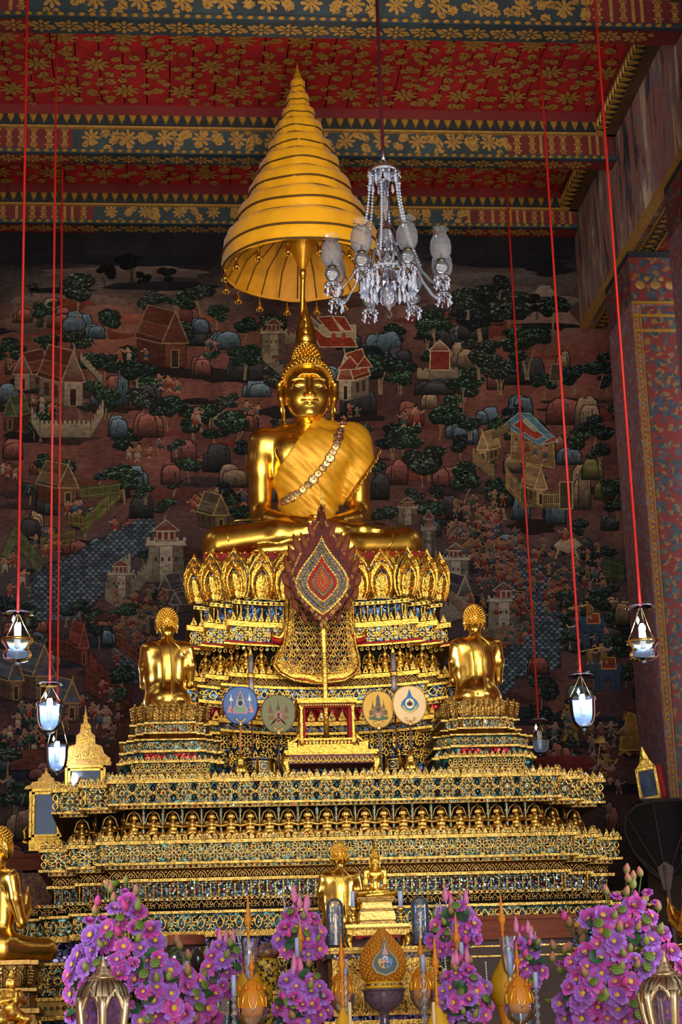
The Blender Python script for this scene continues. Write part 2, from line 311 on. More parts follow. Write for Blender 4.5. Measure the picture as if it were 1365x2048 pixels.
# ---- the mural: flat painted figures on the wall, laid out from the photograph
class Mural:
    def __init__(s): s.b = MB(); s.k = 0
    def poly(s, pts, c, c2=None, lift=True):
        """pts in photo pixels, c top colour, c2 bottom colour"""
        if lift: s.k += 1
        Y = YW-.002-s.k*5e-6; ys = [p[1] for p in pts]; a, e = min(ys), max(ys)
        V = [tuple(at(p[0], p[1], Y)) for p in pts]
        C = [srgb(*(mixc(c, c2, (p[1]-a)/(e-a+1e-6)) if c2 else c)) for p in pts]
        s.b.add(V, [tuple(range(len(pts)))], 0, False, None, C)
    def line(s, pts, w, c):
        for (xa, ya), (xb, yb) in zip(pts, pts[1:]):
            L = math.hypot(xb-xa, yb-ya) or 1; nx, ny = -(yb-ya)/L*w/2, (xb-xa)/L*w/2
            s.poly([(xa+nx, ya+ny), (xb+nx, yb+ny), (xb-nx, yb-ny), (xa-nx, ya-ny)], c)
    def blob(s, x, y, rx, ry, c, c2=None, n=11, j=.18):
        r = [1+rnd.uniform(-j, j) for _ in range(n)]
        s.poly([(x+rx*r[i]*math.cos(2*PI*i/n), y+ry*r[i]*math.sin(2*PI*i/n)) for i in range(n)], c, c2)
    def tree(s, x, y, h, c=(44, 56, 50), n=5, trunk=(128, 104, 80)):
        """foot at (x, y), height h"""
        w = h*.42
        for k in range(rnd.choice((1, 2, 3))):
            dx = rnd.uniform(-.25, .25)*h; s.line([(x+k*3-2, y), (x+dx*.3, y-h*.3), (x+dx, y-h*.62)], max(1.6, h*.035), trunk)
        cl = [(x+rnd.uniform(-w, w)*.8, y-h*rnd.uniform(.45, .95), rnd.uniform(.2, .32)*h) for _ in range(n+2)]
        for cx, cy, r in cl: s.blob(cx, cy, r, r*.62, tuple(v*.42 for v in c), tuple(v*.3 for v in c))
        s.k += 1
        for cx, cy, r in cl:
            for _ in range(int(7+h*.09)):
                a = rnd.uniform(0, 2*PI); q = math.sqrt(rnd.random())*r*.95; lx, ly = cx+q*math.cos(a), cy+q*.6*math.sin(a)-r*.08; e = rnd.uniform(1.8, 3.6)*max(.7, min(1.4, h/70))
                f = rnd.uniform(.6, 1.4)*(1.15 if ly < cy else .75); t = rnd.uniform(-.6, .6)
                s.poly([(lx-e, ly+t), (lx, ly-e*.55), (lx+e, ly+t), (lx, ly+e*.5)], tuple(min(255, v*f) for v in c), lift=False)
        s.k += 1
    def rock(s, x, y, w, h, c=(92, 96, 100), n=3):
        """foot centre (x,y)"""
        for k in range(n):
            rw = w*1.12*rnd.uniform(.38, .6); cx = x+rnd.uniform(-.5, .5)*(w-rw); rh = h*1.15*rnd.uniform(.6, 1.0)
            pts = []
            for i in range(13):
                t = i/12; a = PI*(1-t); pts.append((cx+rw*math.copysign(abs(math.cos(a))**.6, math.cos(a))*.62, y-rh*math.sin(a)**.55*(1+rnd.uniform(-.07, .07))))
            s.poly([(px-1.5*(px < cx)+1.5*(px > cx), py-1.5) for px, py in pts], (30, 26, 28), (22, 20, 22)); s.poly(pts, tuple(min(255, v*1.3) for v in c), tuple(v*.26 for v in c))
            s.k += 1
            for _ in range(7):
                lx = cx+rnd.uniform(-.5, .5)*rw; ly = y-rh*rnd.uniform(.35, .9); s.poly([(lx-1.2, ly), (lx+1.4, ly), (lx+.5, ly+rh*rnd.uniform(.2, .45))], tuple(v*rnd.uniform(.55, 1.15) for v in c), tuple(v*.4 for v in c), lift=False)
        s.k += 1
    def person(s, x, y, h, skin=(158, 112, 90), cl=None):
        cl = cl or rnd.choice([(150, 66, 48), (64, 86, 106), (62, 92, 78), (170, 150, 130), (58, 66, 84), (140, 60, 44)])
        d = rnd.choice((-1, 1)); ln = rnd.uniform(-.12, .12)*h
        s.poly([(x-.16*h, y-.40*h), (x+.16*h, y-.40*h), (x+.24*h, y-.05*h), (x+.02*h, y-.02*h), (x-.2*h, y)], cl, tuple(v*.6 for v in cl))
        s.poly([(x-.15*h+ln, y-.74*h), (x+.15*h+ln, y-.76*h), (x+.13*h, y-.38*h), (x-.13*h, y-.38*h)], skin if rnd.random() < .6 else cl, tuple(v*.75 for v in skin))
        s.line([(x+.12*d*h+ln, y-.7*h), (x+.34*d*h+ln, y-.55*h), (x+.44*d*h, y-.72*h)], .09*h, skin); s.line([(x-.13*d*h+ln, y-.7*h), (x-.25*d*h, y-.45*h)], .09*h, skin)
        s.line([(x-.1*h, y-.05*h), (x-.2*d*h, y+.18*h)], .1*h, skin); s.line([(x+.12*h, y-.05*h), (x+.2*d*h, y+.16*h)], .1*h, skin)
        s.blob(x+ln*1.3, y-.86*h, .115*h, .13*h, skin, n=8, j=.05); s.blob(x+ln*1.3-d*.02*h, y-.95*h, .11*h, .075*h, (28, 22, 22), n=7, j=.05)
    def quad(s, a, c, c2=None, ol=(196, 172, 140), w=1.6):
        s.poly(a, c, c2)
        if ol: s.line(list(a)+[a[0]], w, ol)
    def hall(s, x, y, w, h, wallc=(150, 128, 108), roof=(104, 44, 34), ol=(170, 146, 116), d=1):
        """gabled pavilion, foot centre-left (x,y); d = side on which the long wing recedes"""
        ww = w*.42; wh = h*.45; sx = d*w*.55; sy = h*.12
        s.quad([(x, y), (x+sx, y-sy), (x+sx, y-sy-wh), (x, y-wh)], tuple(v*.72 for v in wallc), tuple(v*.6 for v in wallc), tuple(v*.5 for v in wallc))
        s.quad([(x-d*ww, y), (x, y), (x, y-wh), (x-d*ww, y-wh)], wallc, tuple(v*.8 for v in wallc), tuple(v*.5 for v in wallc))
        s.quad([(x-d*ww*.66, y), (x-d*ww*.3, y), (x-d*ww*.3, y-wh*.7), (x-d*ww*.66, y-wh*.7)], (60, 38, 34), (36, 26, 26), ol)
        for k in (.25, .6): s.quad([(x+sx*k, y-sy*k-wh*.25), (x+sx*(k+.2), y-sy*(k+.2)-wh*.25), (x+sx*(k+.2), y-sy*(k+.2)-wh*.75), (x+sx*k, y-sy*k-wh*.75)], (70, 40, 36), None, tuple(v*.5 for v in wallc), 1.2)
        ap = (x-d*ww*.5, y-h); ap2 = (ap[0]+sx, ap[1]-sy); e = d*w*.06
        s.quad([(x+e, y-wh+3), (x+sx+e, y-sy-wh+3), ap2, ap], roof, tuple(v*.7 for v in roof), ol)
        s.quad([(x+e*.2+d*2, y-wh-h*.05), (x+sx*.98, y-sy-wh-h*.05), ((ap2[0]+x+sx)/2, (ap2[1]+y-sy-wh)/2), ((ap[0]+x)/2, (ap[1]+y-wh)/2)], tuple(v*1.15 for v in roof), roof, tuple(v*.8 for v in ol), 1.2)
        s.quad([(x-d*ww-e, y-wh+2), ap, (x+e, y-wh+2)], tuple(v*.9 for v in wallc), roof, ol, 2.2)
        s.line([ap, (ap[0]-d*3, ap[1]-h*.12)], 1.8, ol)
    def tower(s, x, y, w, h, c=(160, 146, 130), roof=(96, 44, 40)):
        """castle tower with a small pavilion on top, foot centre (x, y)"""
        t = w*.12
        for x0_, x1_, k in ((-.5, -.18, .75), (-.18, .2, 1.0), (.2, .5, .62)):
            s.quad([(x+w*x0_, y), (x+w*x1_, y), (x+w*x1_*.9, y-h*.6), (x+w*x0_*.9, y-h*.6)], tuple(v*k for v in c), tuple(v*k*.78 for v in c), (70, 58, 54), 1.3)
        for k in range(4): s.poly([(x-w*.3+k*w*.18, y-h*.4), (x-w*.24+k*w*.18, y-h*.4), (x-w*.24+k*w*.18, y-h*.34), (x-w*.3+k*w*.18, y-h*.34)], (44, 36, 38))
        s.quad([(x-w*.56, y-h*.58), (x+w*.56, y-h*.58), (x+w*.5, y-h*.67), (x-w*.5, y-h*.67)], c, None, (70, 58, 54), 1.3)
        for k in range(6): s.poly([(x-w*.5+k*w*.19, y-h*.72), (x-w*.42+k*w*.19, y-h*.72), (x-w*.42+k*w*.19, y-h*.66), (x-w*.5+k*w*.19, y-h*.66)], c)
        s.quad([(x-w*.26, y-h*.66), (x+w*.26, y-h*.66), (x+w*.26, y-h*.84), (x-w*.26, y-h*.84)], tuple(v*.9 for v in c), None, (70, 58, 54), 1.2)
        for k in (-1, 0, 1): s.poly([(x+k*w*.16-w*.05, y-h*.68), (x+k*w*.16+w*.05, y-h*.68), (x+k*w*.16+w*.05, y-h*.8), (x+k*w*.16-w*.05, y-h*.8)], roof)
        s.quad([(x-w*.36, y-h*.82), (x+w*.36, y-h*.82), (x, y-h)], tuple(v*.6 for v in c), roof, c, 1.8)
    def rampart(s, pts, h, c=(158, 140, 118)):
        for (xa, ya), (xb, yb) in zip(pts, pts[1:]):
            k = rnd.uniform(.78, 1); s.quad([(xa, ya), (xb, yb), (xb, yb-h), (xa, ya-h)], tuple(v*k for v in c), tuple(v*k*.75 for v in c), (74, 62, 54), 1.3)
            n = max(2, int(math.hypot(xb-xa, yb-ya)/9))
            for i in range(n):
                t0, t1 = (i+.15)/n, (i+.75)/n; q = lambda t, o: (xa+(xb-xa)*t, ya+(yb-ya)*t-h-o)
                s.poly([q(t0, -1), q(t1, -1), q(t1, h*.22), q(t0, h*.22)], tuple(v*k for v in c))
    def fence(s, pts, h, c=(120, 108, 70)):
        for (xa, ya), (xb, yb) in zip(pts, pts[1:]):
            n = max(2, int(math.hypot(xb-xa, yb-ya)/4)); s.poly([(xa, ya), (xb, yb), (xb, yb-h), (xa, ya-h)], tuple(v*.5 for v in c))
            for i in range(n):
                t = (i+.5)/n; x, y = xa+(xb-xa)*t, ya+(yb-ya)*t; s.line([(x, y), (x, y-h)], 1.5, tuple(v*rnd.uniform(.7, 1.1) for v in c))
            for f in (.25, .8): s.line([(xa, ya-h*f), (xb, yb-h*f)], 1.6, c)
    def waves(s, poly, n, c=(112, 118, 126)):
        from_x = [p[0] for p in poly]; from_y = [p[1] for p in poly]
        def inside(x, y):
            r = False; j = len(poly)-1
            for i in range(len(poly)):
                xi, yi = poly[i]; xj, yj = poly[j]
                if (yi > y) != (yj > y) and x < (xj-xi)*(y-yi)/(yj-yi+1e-9)+xi: r = not r
                j = i
            return r
        s.poly(poly, (34, 42, 54), (30, 36, 46)); s.k += 1; y = min(from_y); row = 0
        while y < max(from_y):
            x = min(from_x)+(row % 2)*6
            while x < max(from_x):
                if inside(x, y):
                    k = rnd.uniform(.6, 1.35); w = 5.6
                    s.poly([(x-w, y+3.4), (x-w*.8, y-1), (x, y-3.4), (x+w*.8, y-1), (x+w, y+3.4)], tuple(v*k for v in c), (40, 48, 58), lift=False)
                x += 12
            y += 6; row += 1
        s.k += 1
Mu = Mural()
# distant sky, hills and misty bands at the top
for x, y, rx, ry, c in ((250, 545, 190, 14, (108, 88, 82)), (120, 600, 120, 12, (122, 98, 88)), (420, 585, 120, 9, (116, 90, 80)), (980, 560, 120, 14, (92, 80, 80)), (1070, 600, 90, 16, (124, 108, 100)), (330, 640, 150, 10, (146, 82, 66)), (900, 640, 110, 16, (112, 56, 48)), (700, 600, 160, 14, (88, 60, 54)), (60, 650, 80, 20, (112, 86, 72))): Mu.blob(x, y, rx, ry, c, tuple(v*.7 for v in c), 16, .25)
for x, y, rx, ry in ((60, 520, 70, 14), (250, 520, 150, 12), (300, 572, 120, 9), (560, 560, 120, 16), (1000, 520, 140, 14), (1110, 540, 50, 12), (120, 580, 60, 6)): Mu.blob(x, y, rx, ry, (30, 28, 34), (24, 22, 28), 14, .3)
Mu.poly([(1010, 680), (1080, 570), (1100, 572), (1165, 655), (1165, 720), (1020, 720)], (136, 120, 110), (110, 58, 48))
for x, y, h, c in ((212, 575, 44, (26, 28, 30)), (262, 565, 54, (24, 26, 28)), (285, 578, 32, (26, 28, 30)), (330, 580, 40, (34, 36, 36)), (64, 592, 26, (52, 48, 46)), (1075, 640, 50, (60, 44, 40))): Mu.tree(x, y, h, c, 4, (40, 34, 34))
for k in range(150):                     # brushed ground: dark and russet patches all over the mural
    x, y = rnd.uniform(-30, 1260), rnd.uniform(600, 1660); c = rnd.choice([(40, 30, 30), (52, 36, 34), (34, 28, 32), (118, 58, 46), (100, 56, 48), (64, 50, 50)] if y < 1060 else [(34, 30, 36), (40, 38, 44), (52, 40, 42), (74, 44, 42), (40, 44, 54)])
    w = rnd.uniform(30, 100); Mu.blob(x, y, w, rnd.uniform(5, 16), c, tuple(v*.75 for v in c), 15, .38)
TG = [(60, 80, 70), (70, 92, 76), (56, 70, 72), (76, 98, 78), (84, 92, 84)]
ROCKX = [(96, 112, 122), (136, 84, 72), (146, 120, 96), (70, 70, 72), (120, 72, 62), (84, 92, 96)]
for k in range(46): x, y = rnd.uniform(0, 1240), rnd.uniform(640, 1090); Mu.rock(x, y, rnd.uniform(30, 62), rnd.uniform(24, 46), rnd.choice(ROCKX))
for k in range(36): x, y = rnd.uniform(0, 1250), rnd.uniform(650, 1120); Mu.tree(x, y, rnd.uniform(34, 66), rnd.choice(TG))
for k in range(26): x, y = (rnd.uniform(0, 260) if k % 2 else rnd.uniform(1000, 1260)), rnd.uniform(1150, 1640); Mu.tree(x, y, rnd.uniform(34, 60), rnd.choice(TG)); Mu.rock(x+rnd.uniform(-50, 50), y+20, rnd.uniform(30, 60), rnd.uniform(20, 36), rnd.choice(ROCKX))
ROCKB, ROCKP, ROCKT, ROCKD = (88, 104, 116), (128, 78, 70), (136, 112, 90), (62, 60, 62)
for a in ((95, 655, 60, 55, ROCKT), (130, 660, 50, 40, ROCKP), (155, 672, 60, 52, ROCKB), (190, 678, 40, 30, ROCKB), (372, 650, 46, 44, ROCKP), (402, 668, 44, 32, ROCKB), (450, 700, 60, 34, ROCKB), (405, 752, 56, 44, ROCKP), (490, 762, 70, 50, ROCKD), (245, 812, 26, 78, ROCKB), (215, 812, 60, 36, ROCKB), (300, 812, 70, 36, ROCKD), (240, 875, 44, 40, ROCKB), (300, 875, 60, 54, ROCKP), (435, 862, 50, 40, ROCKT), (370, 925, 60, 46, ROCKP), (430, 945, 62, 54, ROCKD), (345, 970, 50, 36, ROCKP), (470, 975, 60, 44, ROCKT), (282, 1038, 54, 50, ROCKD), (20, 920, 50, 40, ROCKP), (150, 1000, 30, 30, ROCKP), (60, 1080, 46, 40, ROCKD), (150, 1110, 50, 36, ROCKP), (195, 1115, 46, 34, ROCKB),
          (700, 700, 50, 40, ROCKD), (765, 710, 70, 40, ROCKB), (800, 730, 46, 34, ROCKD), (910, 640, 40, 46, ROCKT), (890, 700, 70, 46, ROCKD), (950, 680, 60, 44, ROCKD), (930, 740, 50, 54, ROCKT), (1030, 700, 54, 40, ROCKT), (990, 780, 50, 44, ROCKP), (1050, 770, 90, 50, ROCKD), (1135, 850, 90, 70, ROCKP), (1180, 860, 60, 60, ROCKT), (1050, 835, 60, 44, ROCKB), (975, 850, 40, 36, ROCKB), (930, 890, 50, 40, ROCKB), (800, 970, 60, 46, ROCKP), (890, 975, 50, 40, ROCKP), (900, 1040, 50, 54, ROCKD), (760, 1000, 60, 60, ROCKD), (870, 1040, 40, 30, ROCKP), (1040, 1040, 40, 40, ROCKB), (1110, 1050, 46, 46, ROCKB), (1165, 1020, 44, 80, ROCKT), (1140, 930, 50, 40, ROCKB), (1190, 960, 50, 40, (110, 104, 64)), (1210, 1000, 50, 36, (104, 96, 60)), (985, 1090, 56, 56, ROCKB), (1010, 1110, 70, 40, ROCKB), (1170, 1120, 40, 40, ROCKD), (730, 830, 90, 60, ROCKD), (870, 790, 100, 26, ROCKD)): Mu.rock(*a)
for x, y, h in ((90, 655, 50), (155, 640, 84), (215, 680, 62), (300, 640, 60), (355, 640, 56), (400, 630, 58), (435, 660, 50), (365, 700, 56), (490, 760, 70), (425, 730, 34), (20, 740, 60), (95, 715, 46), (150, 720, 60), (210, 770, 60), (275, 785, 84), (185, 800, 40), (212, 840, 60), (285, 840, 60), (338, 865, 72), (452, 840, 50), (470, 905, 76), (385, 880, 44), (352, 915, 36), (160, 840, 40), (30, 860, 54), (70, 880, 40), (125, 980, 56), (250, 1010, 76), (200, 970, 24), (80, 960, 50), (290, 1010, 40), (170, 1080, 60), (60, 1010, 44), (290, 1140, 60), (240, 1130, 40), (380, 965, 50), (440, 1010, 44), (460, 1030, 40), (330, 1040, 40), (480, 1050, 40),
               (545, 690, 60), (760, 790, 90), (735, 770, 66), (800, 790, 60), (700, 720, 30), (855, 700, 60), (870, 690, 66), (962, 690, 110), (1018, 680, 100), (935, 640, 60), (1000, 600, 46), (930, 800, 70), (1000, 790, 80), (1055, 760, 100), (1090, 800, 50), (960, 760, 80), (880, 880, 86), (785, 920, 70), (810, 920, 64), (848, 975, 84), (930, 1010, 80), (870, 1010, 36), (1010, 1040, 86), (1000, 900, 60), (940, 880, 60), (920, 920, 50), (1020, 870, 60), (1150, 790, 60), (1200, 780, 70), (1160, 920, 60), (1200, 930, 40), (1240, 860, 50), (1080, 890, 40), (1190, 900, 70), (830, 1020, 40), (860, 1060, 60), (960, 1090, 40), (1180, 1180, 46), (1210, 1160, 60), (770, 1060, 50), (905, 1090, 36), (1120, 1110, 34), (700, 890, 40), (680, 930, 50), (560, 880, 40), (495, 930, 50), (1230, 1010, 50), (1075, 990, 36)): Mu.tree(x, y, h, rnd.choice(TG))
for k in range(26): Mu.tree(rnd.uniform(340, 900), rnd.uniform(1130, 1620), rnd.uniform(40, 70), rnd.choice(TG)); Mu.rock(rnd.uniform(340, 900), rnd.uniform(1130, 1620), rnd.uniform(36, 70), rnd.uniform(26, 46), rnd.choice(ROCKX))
Mu.hall(520, 1250, 90, 90, (120, 100, 84), (92, 48, 40), (150, 124, 100), 1); Mu.hall(760, 1350, 90, 90, (110, 92, 80), (70, 72, 84), (160, 120, 70), -1); Mu.tower(640, 1480, 70, 110, (140, 126, 112))
# buildings of the upper half
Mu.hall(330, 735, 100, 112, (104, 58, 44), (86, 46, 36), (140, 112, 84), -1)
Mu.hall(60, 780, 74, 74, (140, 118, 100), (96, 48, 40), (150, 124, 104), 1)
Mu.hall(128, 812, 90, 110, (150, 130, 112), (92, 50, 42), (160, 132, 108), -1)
Mu.rampart([(62, 845), (80, 875), (182, 875), (208, 830)], 28)
Mu.rampart([(160, 720), (205, 770)], 14)
Mu.tower(548, 712, 52, 76, (150, 130, 106)); Mu.rampart([(525, 720), (590, 775)], 20, (140, 120, 96)); Mu.rampart([(570, 690), (605, 680)], 18, (140, 120, 96))
Mu.quad([(640, 690), (712, 690), (712, 650), (640, 650)], (164, 146, 122), (130, 112, 94)); Mu.quad([(640, 690), (640, 650), (616, 628), (616, 660)], (120, 104, 88))
Mu.quad([(612, 640), (640, 694), (716, 694), (704, 674), (652, 674)], (126, 46, 32)); Mu.quad([(634, 634), (660, 664), (684, 664), (664, 632)], (132, 50, 34)); Mu.quad([(664, 632), (690, 662), (706, 662), (690, 634)], (126, 48, 34))
for x in (668, 688): Mu.blob(x, 672, 5, 7, (150, 60, 44), None, 10, .02)
Mu.hall(704, 800, 62, 92, (160, 140, 116), (124, 52, 34), (196, 170, 136), 1); Mu.quad([(676, 740), (700, 712), (722, 738)], (120, 50, 36)); Mu.quad([(712, 736), (730, 712), (746, 734)], (120, 50, 36))
Mu.tower(882, 758, 44, 76, (150, 122, 100)); Mu.rampart([(834, 758), (860, 758), (918, 756)], 18, (160, 138, 114)); Mu.quad([(860, 740), (900, 740), (900, 700), (862, 700)], (112, 44, 34)); Mu.quad([(858, 702), (902, 702), (880, 680)], (150, 130, 108), (110, 50, 40))
Mu.quad([(1100, 762), (1104, 728), (1124, 728), (1126, 762)], (70, 60, 50), None, (140, 118, 92), 2)
Mu.quad([(1022, 920), (1110, 936), (1108, 880), (1024, 862)], (150, 116, 76), (110, 84, 56), (176, 140, 92))
for a, c in (([(1008, 850), (1040, 824), (1116, 880), (1080, 890)], (78, 110, 126)), ([(1026, 850), (1044, 838), (1090, 872), (1072, 880)], (150, 58, 40)), ([(1040, 826), (1060, 826), (1118, 884), (1102, 884)], (84, 116, 130)), ([(1046, 842), (1052, 836), (1078, 860), (1070, 864)], (160, 150, 120)), ([(1080, 890), (1116, 882), (1108, 872)], (150, 62, 44))): Mu.quad(a, c, None, (150, 172, 178), 1.6)
Mu.hall(975, 925, 44, 60, (158, 128, 88), (140, 112, 76), (186, 156, 110), 1); Mu.rampart([(945, 925), (990, 962)], 26, (150, 122, 84)); Mu.rampart([(985, 880), (1020, 862)], 16, (150, 122, 84))
Mu.fence([(1012, 976), (1046, 1014), (1086, 1016)], 44, (160, 130, 88)); Mu.hall(1072, 1010, 50, 74, (158, 128, 88), (140, 112, 76), (186, 156, 110), -1); Mu.fence([(1086, 1016), (1146, 1016)], 34, (160, 130, 88)); Mu.quad([(1120, 1018), (1146, 1018), (1146, 964), (1120, 964)], (70, 58, 44), None, (170, 140, 96), 2.4)
Mu.hall(120, 1010, 80, 80, (110, 70, 50), (92, 70, 56), (150, 142, 96), -1); Mu.fence([(155, 1036), (165, 1070), (240, 1000)], 34, (118, 112, 66)); Mu.fence([(160, 1000), (240, 990)], 26, (110, 104, 62)); Mu.fence([(80, 1100), (150, 1084)], 26, (126, 106, 62)); Mu.fence([(0, 1160), (30, 1090), (85, 1160)], 44, (92, 96, 66)); Mu.fence([(135, 1050), (165, 1056)], 26, (130, 104, 60))
Mu.hall(30, 860, 50, 66, (96, 60, 44), (66, 74, 50), (110, 104, 70), 1)
for x, y, h in ((240, 720, 26), (258, 716, 24), (292, 716, 22), (322, 775, 26), (338, 778, 30), (356, 782, 26), (320, 765, 20), (415, 695, 20), (430, 698, 18), (66, 805, 18), (84, 820, 30), (100, 826, 22), (115, 826, 18), (258, 915, 24), (275, 918, 32), (298, 914, 24), (320, 898, 24), (396, 842, 30), (390, 850, 26), (494, 824, 24), (514, 830, 24), (412, 1005, 26), (430, 998, 26), (395, 1010, 24), (386, 1020, 26), (488, 1005, 32), (230, 1060, 26), (150, 1025, 28), (135, 1025, 26), (160, 1020, 24), (90, 1110, 24), (100, 1080, 28), (70, 1090, 24), (118, 1100, 24), (15, 950, 24), (30, 955, 22), (5, 945, 22), (25, 1130, 28), (10, 1140, 28), (45, 1165, 30), (20, 1190, 26), (60, 1190, 24), (808, 850, 28), (834, 846, 36), (700, 825, 20), (715, 830, 18), (690, 845, 16), (1055, 905, 26), (1070, 910, 24), (1090, 918, 28), (1030, 900, 22), (1045, 880, 18)): Mu.person(x, y, h)
# sea, castles and battle of the lower half
Mu.waves([(235, 1060), (275, 1040), (310, 1040), (300, 1090), (230, 1150), (190, 1210), (150, 1240), (70, 1240), (60, 1150), (120, 1120)], 0)
Mu.waves([(985, 1085), (1040, 1090), (1080, 1130), (1110, 1190), (1125, 1250), (1120, 1330), (1080, 1360), (1040, 1350), (1000, 1400), (990, 1360), (1060, 1230), (1010, 1150), (960, 1110)], 0, (116, 130, 142))
Mu.waves([(225, 1300), (255, 1280), (300, 1320), (290, 1370), (240, 1360)], 0)
Mu.tower(332, 1165, 76, 126, (156, 140, 122)); Mu.rampart([(215, 1190), (262, 1140)], 30, (150, 134, 116)); Mu.tower(242, 1195, 52, 76, (150, 134, 118)); Mu.rampart([(262, 1200), (305, 1150)], 34, (150, 134, 116)); Mu.rampart([(210, 1200), (300, 1270)], 30, (140, 124, 106)); Mu.hall(340, 1200, 50, 50, (96, 88, 88), (66, 58, 62), (130, 120, 116), 1); Mu.hall(360, 1225, 46, 40, (96, 88, 88), (66, 58, 62), (130, 120, 116), 1)
Mu.hall(430, 1060, 60, 70, (110, 90, 60), (80, 70, 60), (160, 136, 84), -1)
Mu.tower(816, 1050, 40, 56, (150, 130, 110)); Mu.tower(858, 1120, 30, 100, (120, 110, 104)); Mu.tower(912, 1170, 56, 84, (152, 140, 128)); Mu.rampart([(870, 1120), (890, 1190)], 26, (130, 114, 104)); Mu.hall(918, 1226, 60, 74, (126, 116, 110), (58, 52, 58), (150, 140, 132), -1); Mu.tower(1008, 1260, 64, 96, (156, 144, 132)); Mu.rampart([(880, 1250), (950, 1230)], 34, (140, 128, 118)); Mu.rampart([(985, 1290), (1050, 1290)], 34, (120, 110, 104)); Mu.rampart([(890, 1190), (985, 1290)], 20, (120, 92, 80))
BC = [(132, 54, 40), (116, 46, 38), (58, 78, 94), (52, 76, 68), (120, 100, 70)]
for k in range(46): Mu.person(rnd.uniform(895, 1010), 1010+rnd.uniform(0, 110)*(k/46)+rnd.uniform(-10, 30), rnd.uniform(20, 28), (138, 96, 80), rnd.choice(BC))
for k in range(64): t = rnd.random(); Mu.person(930+t*170+rnd.uniform(-20, 30), 1080+rnd.uniform(0, 150)*t+rnd.uniform(-8, 60), rnd.uniform(20, 30), (136, 94, 78), rnd.choice(BC))
for k in range(40): Mu.person(rnd.uniform(1020, 1210), rnd.uniform(1070, 1230), rnd.uniform(20, 30), (136, 94, 78), rnd.choice(BC))
for k in range(34): Mu.person(rnd.uniform(930, 1060), rnd.uniform(1160, 1300), rnd.uniform(18, 28), (132, 92, 76), rnd.choice(BC))
Mu.blob(1135, 1090, 26, 14, (170, 150, 128), (120, 100, 84), 12, .2); Mu.person(1130, 1082, 30, cl=(150, 60, 44)); Mu.line([(1118, 1094), (1112, 1118)], 4, (150, 130, 112)); Mu.line([(1150, 1096), (1158, 1120)], 4, (150, 130, 112))
Mu.fence([(1205, 1150), (1250, 1165)], 40, (86, 92, 68)); Mu.fence([(1250, 1165), (1262, 1150)], 36, (70, 76, 58))
for k in range(52): Mu.person(rnd.uniform(225, 330), rnd.uniform(1190, 1330), rnd.uniform(18, 27), (128, 90, 74), rnd.choice(BC))
Mu.fence([(160, 1260), (172, 1340), (260, 1420)], 40, (112, 62, 46)); Mu.hall(160, 1330, 40, 80, (104, 52, 42), (96, 46, 38), (130, 76, 58), -1); Mu.fence([(105, 1310), (145, 1320)], 40, (104, 56, 44)); Mu.fence([(170, 1380), (250, 1430)], 50, (104, 56, 44)); Mu.fence([(230, 1290), (290, 1340)], 26, (110, 62, 48))
Mu.hall(70, 1400, 90, 110, (112, 88, 70), (70, 72, 84), (164, 124, 70), -1); Mu.hall(20, 1400, 60, 90, (104, 80, 66), (66, 70, 84), (160, 120, 70), -1); Mu.hall(130, 1440, 70, 80, (110, 84, 66), (72, 76, 88), (170, 126, 66), -1)
for x, y, h in [(44, 1430, 32), (58, 1434, 30), (36, 1452, 30), (20, 1475, 28), (52, 1484, 30), (70, 1480, 28), (40, 1496, 28), (68, 1500, 28), (85, 1490, 28), (8, 1480, 26), (200, 1450, 40), (214, 1450, 44), (186, 1430, 30), (20, 1590, 44), (1210, 1280, 30), (1190, 1290, 26)]: Mu.person(x, y, h)
Mu.quad([(20, 1500), (90, 1500), (90, 1540), (20, 1540)], (100, 56, 44), (80, 46, 38), (60, 34, 30))
for x, y, h in ((14, 1560, 70), (30, 1640, 80), (45, 1610, 50), (60, 1500, 30), (245, 1385, 56), (250, 1250, 44), (130, 1255, 40), (200, 1300, 50), (175, 1600, 40), (235, 1420, 40), (10, 1240, 50), (160, 1240, 40), (1190, 1240, 60), (1130, 1230, 44), (1155, 1330, 44), (1085, 1420, 60), (1230, 1330, 56), (1140, 1300, 40), (1080, 1390, 40)): Mu.tree(x, y, h, rnd.choice(TG))
for a in ((40, 1680, 60, 60, ROCKT), (30, 1730, 70, 40, ROCKP), (1228, 1680, 30, 60, ROCKP), (1250, 1250, 40, 50, ROCKT), (1080, 1350, 50, 40, ROCKP), (80, 1560, 40, 30, ROCKP), (220, 1290, 30, 30, ROCKB)): Mu.rock(*a)
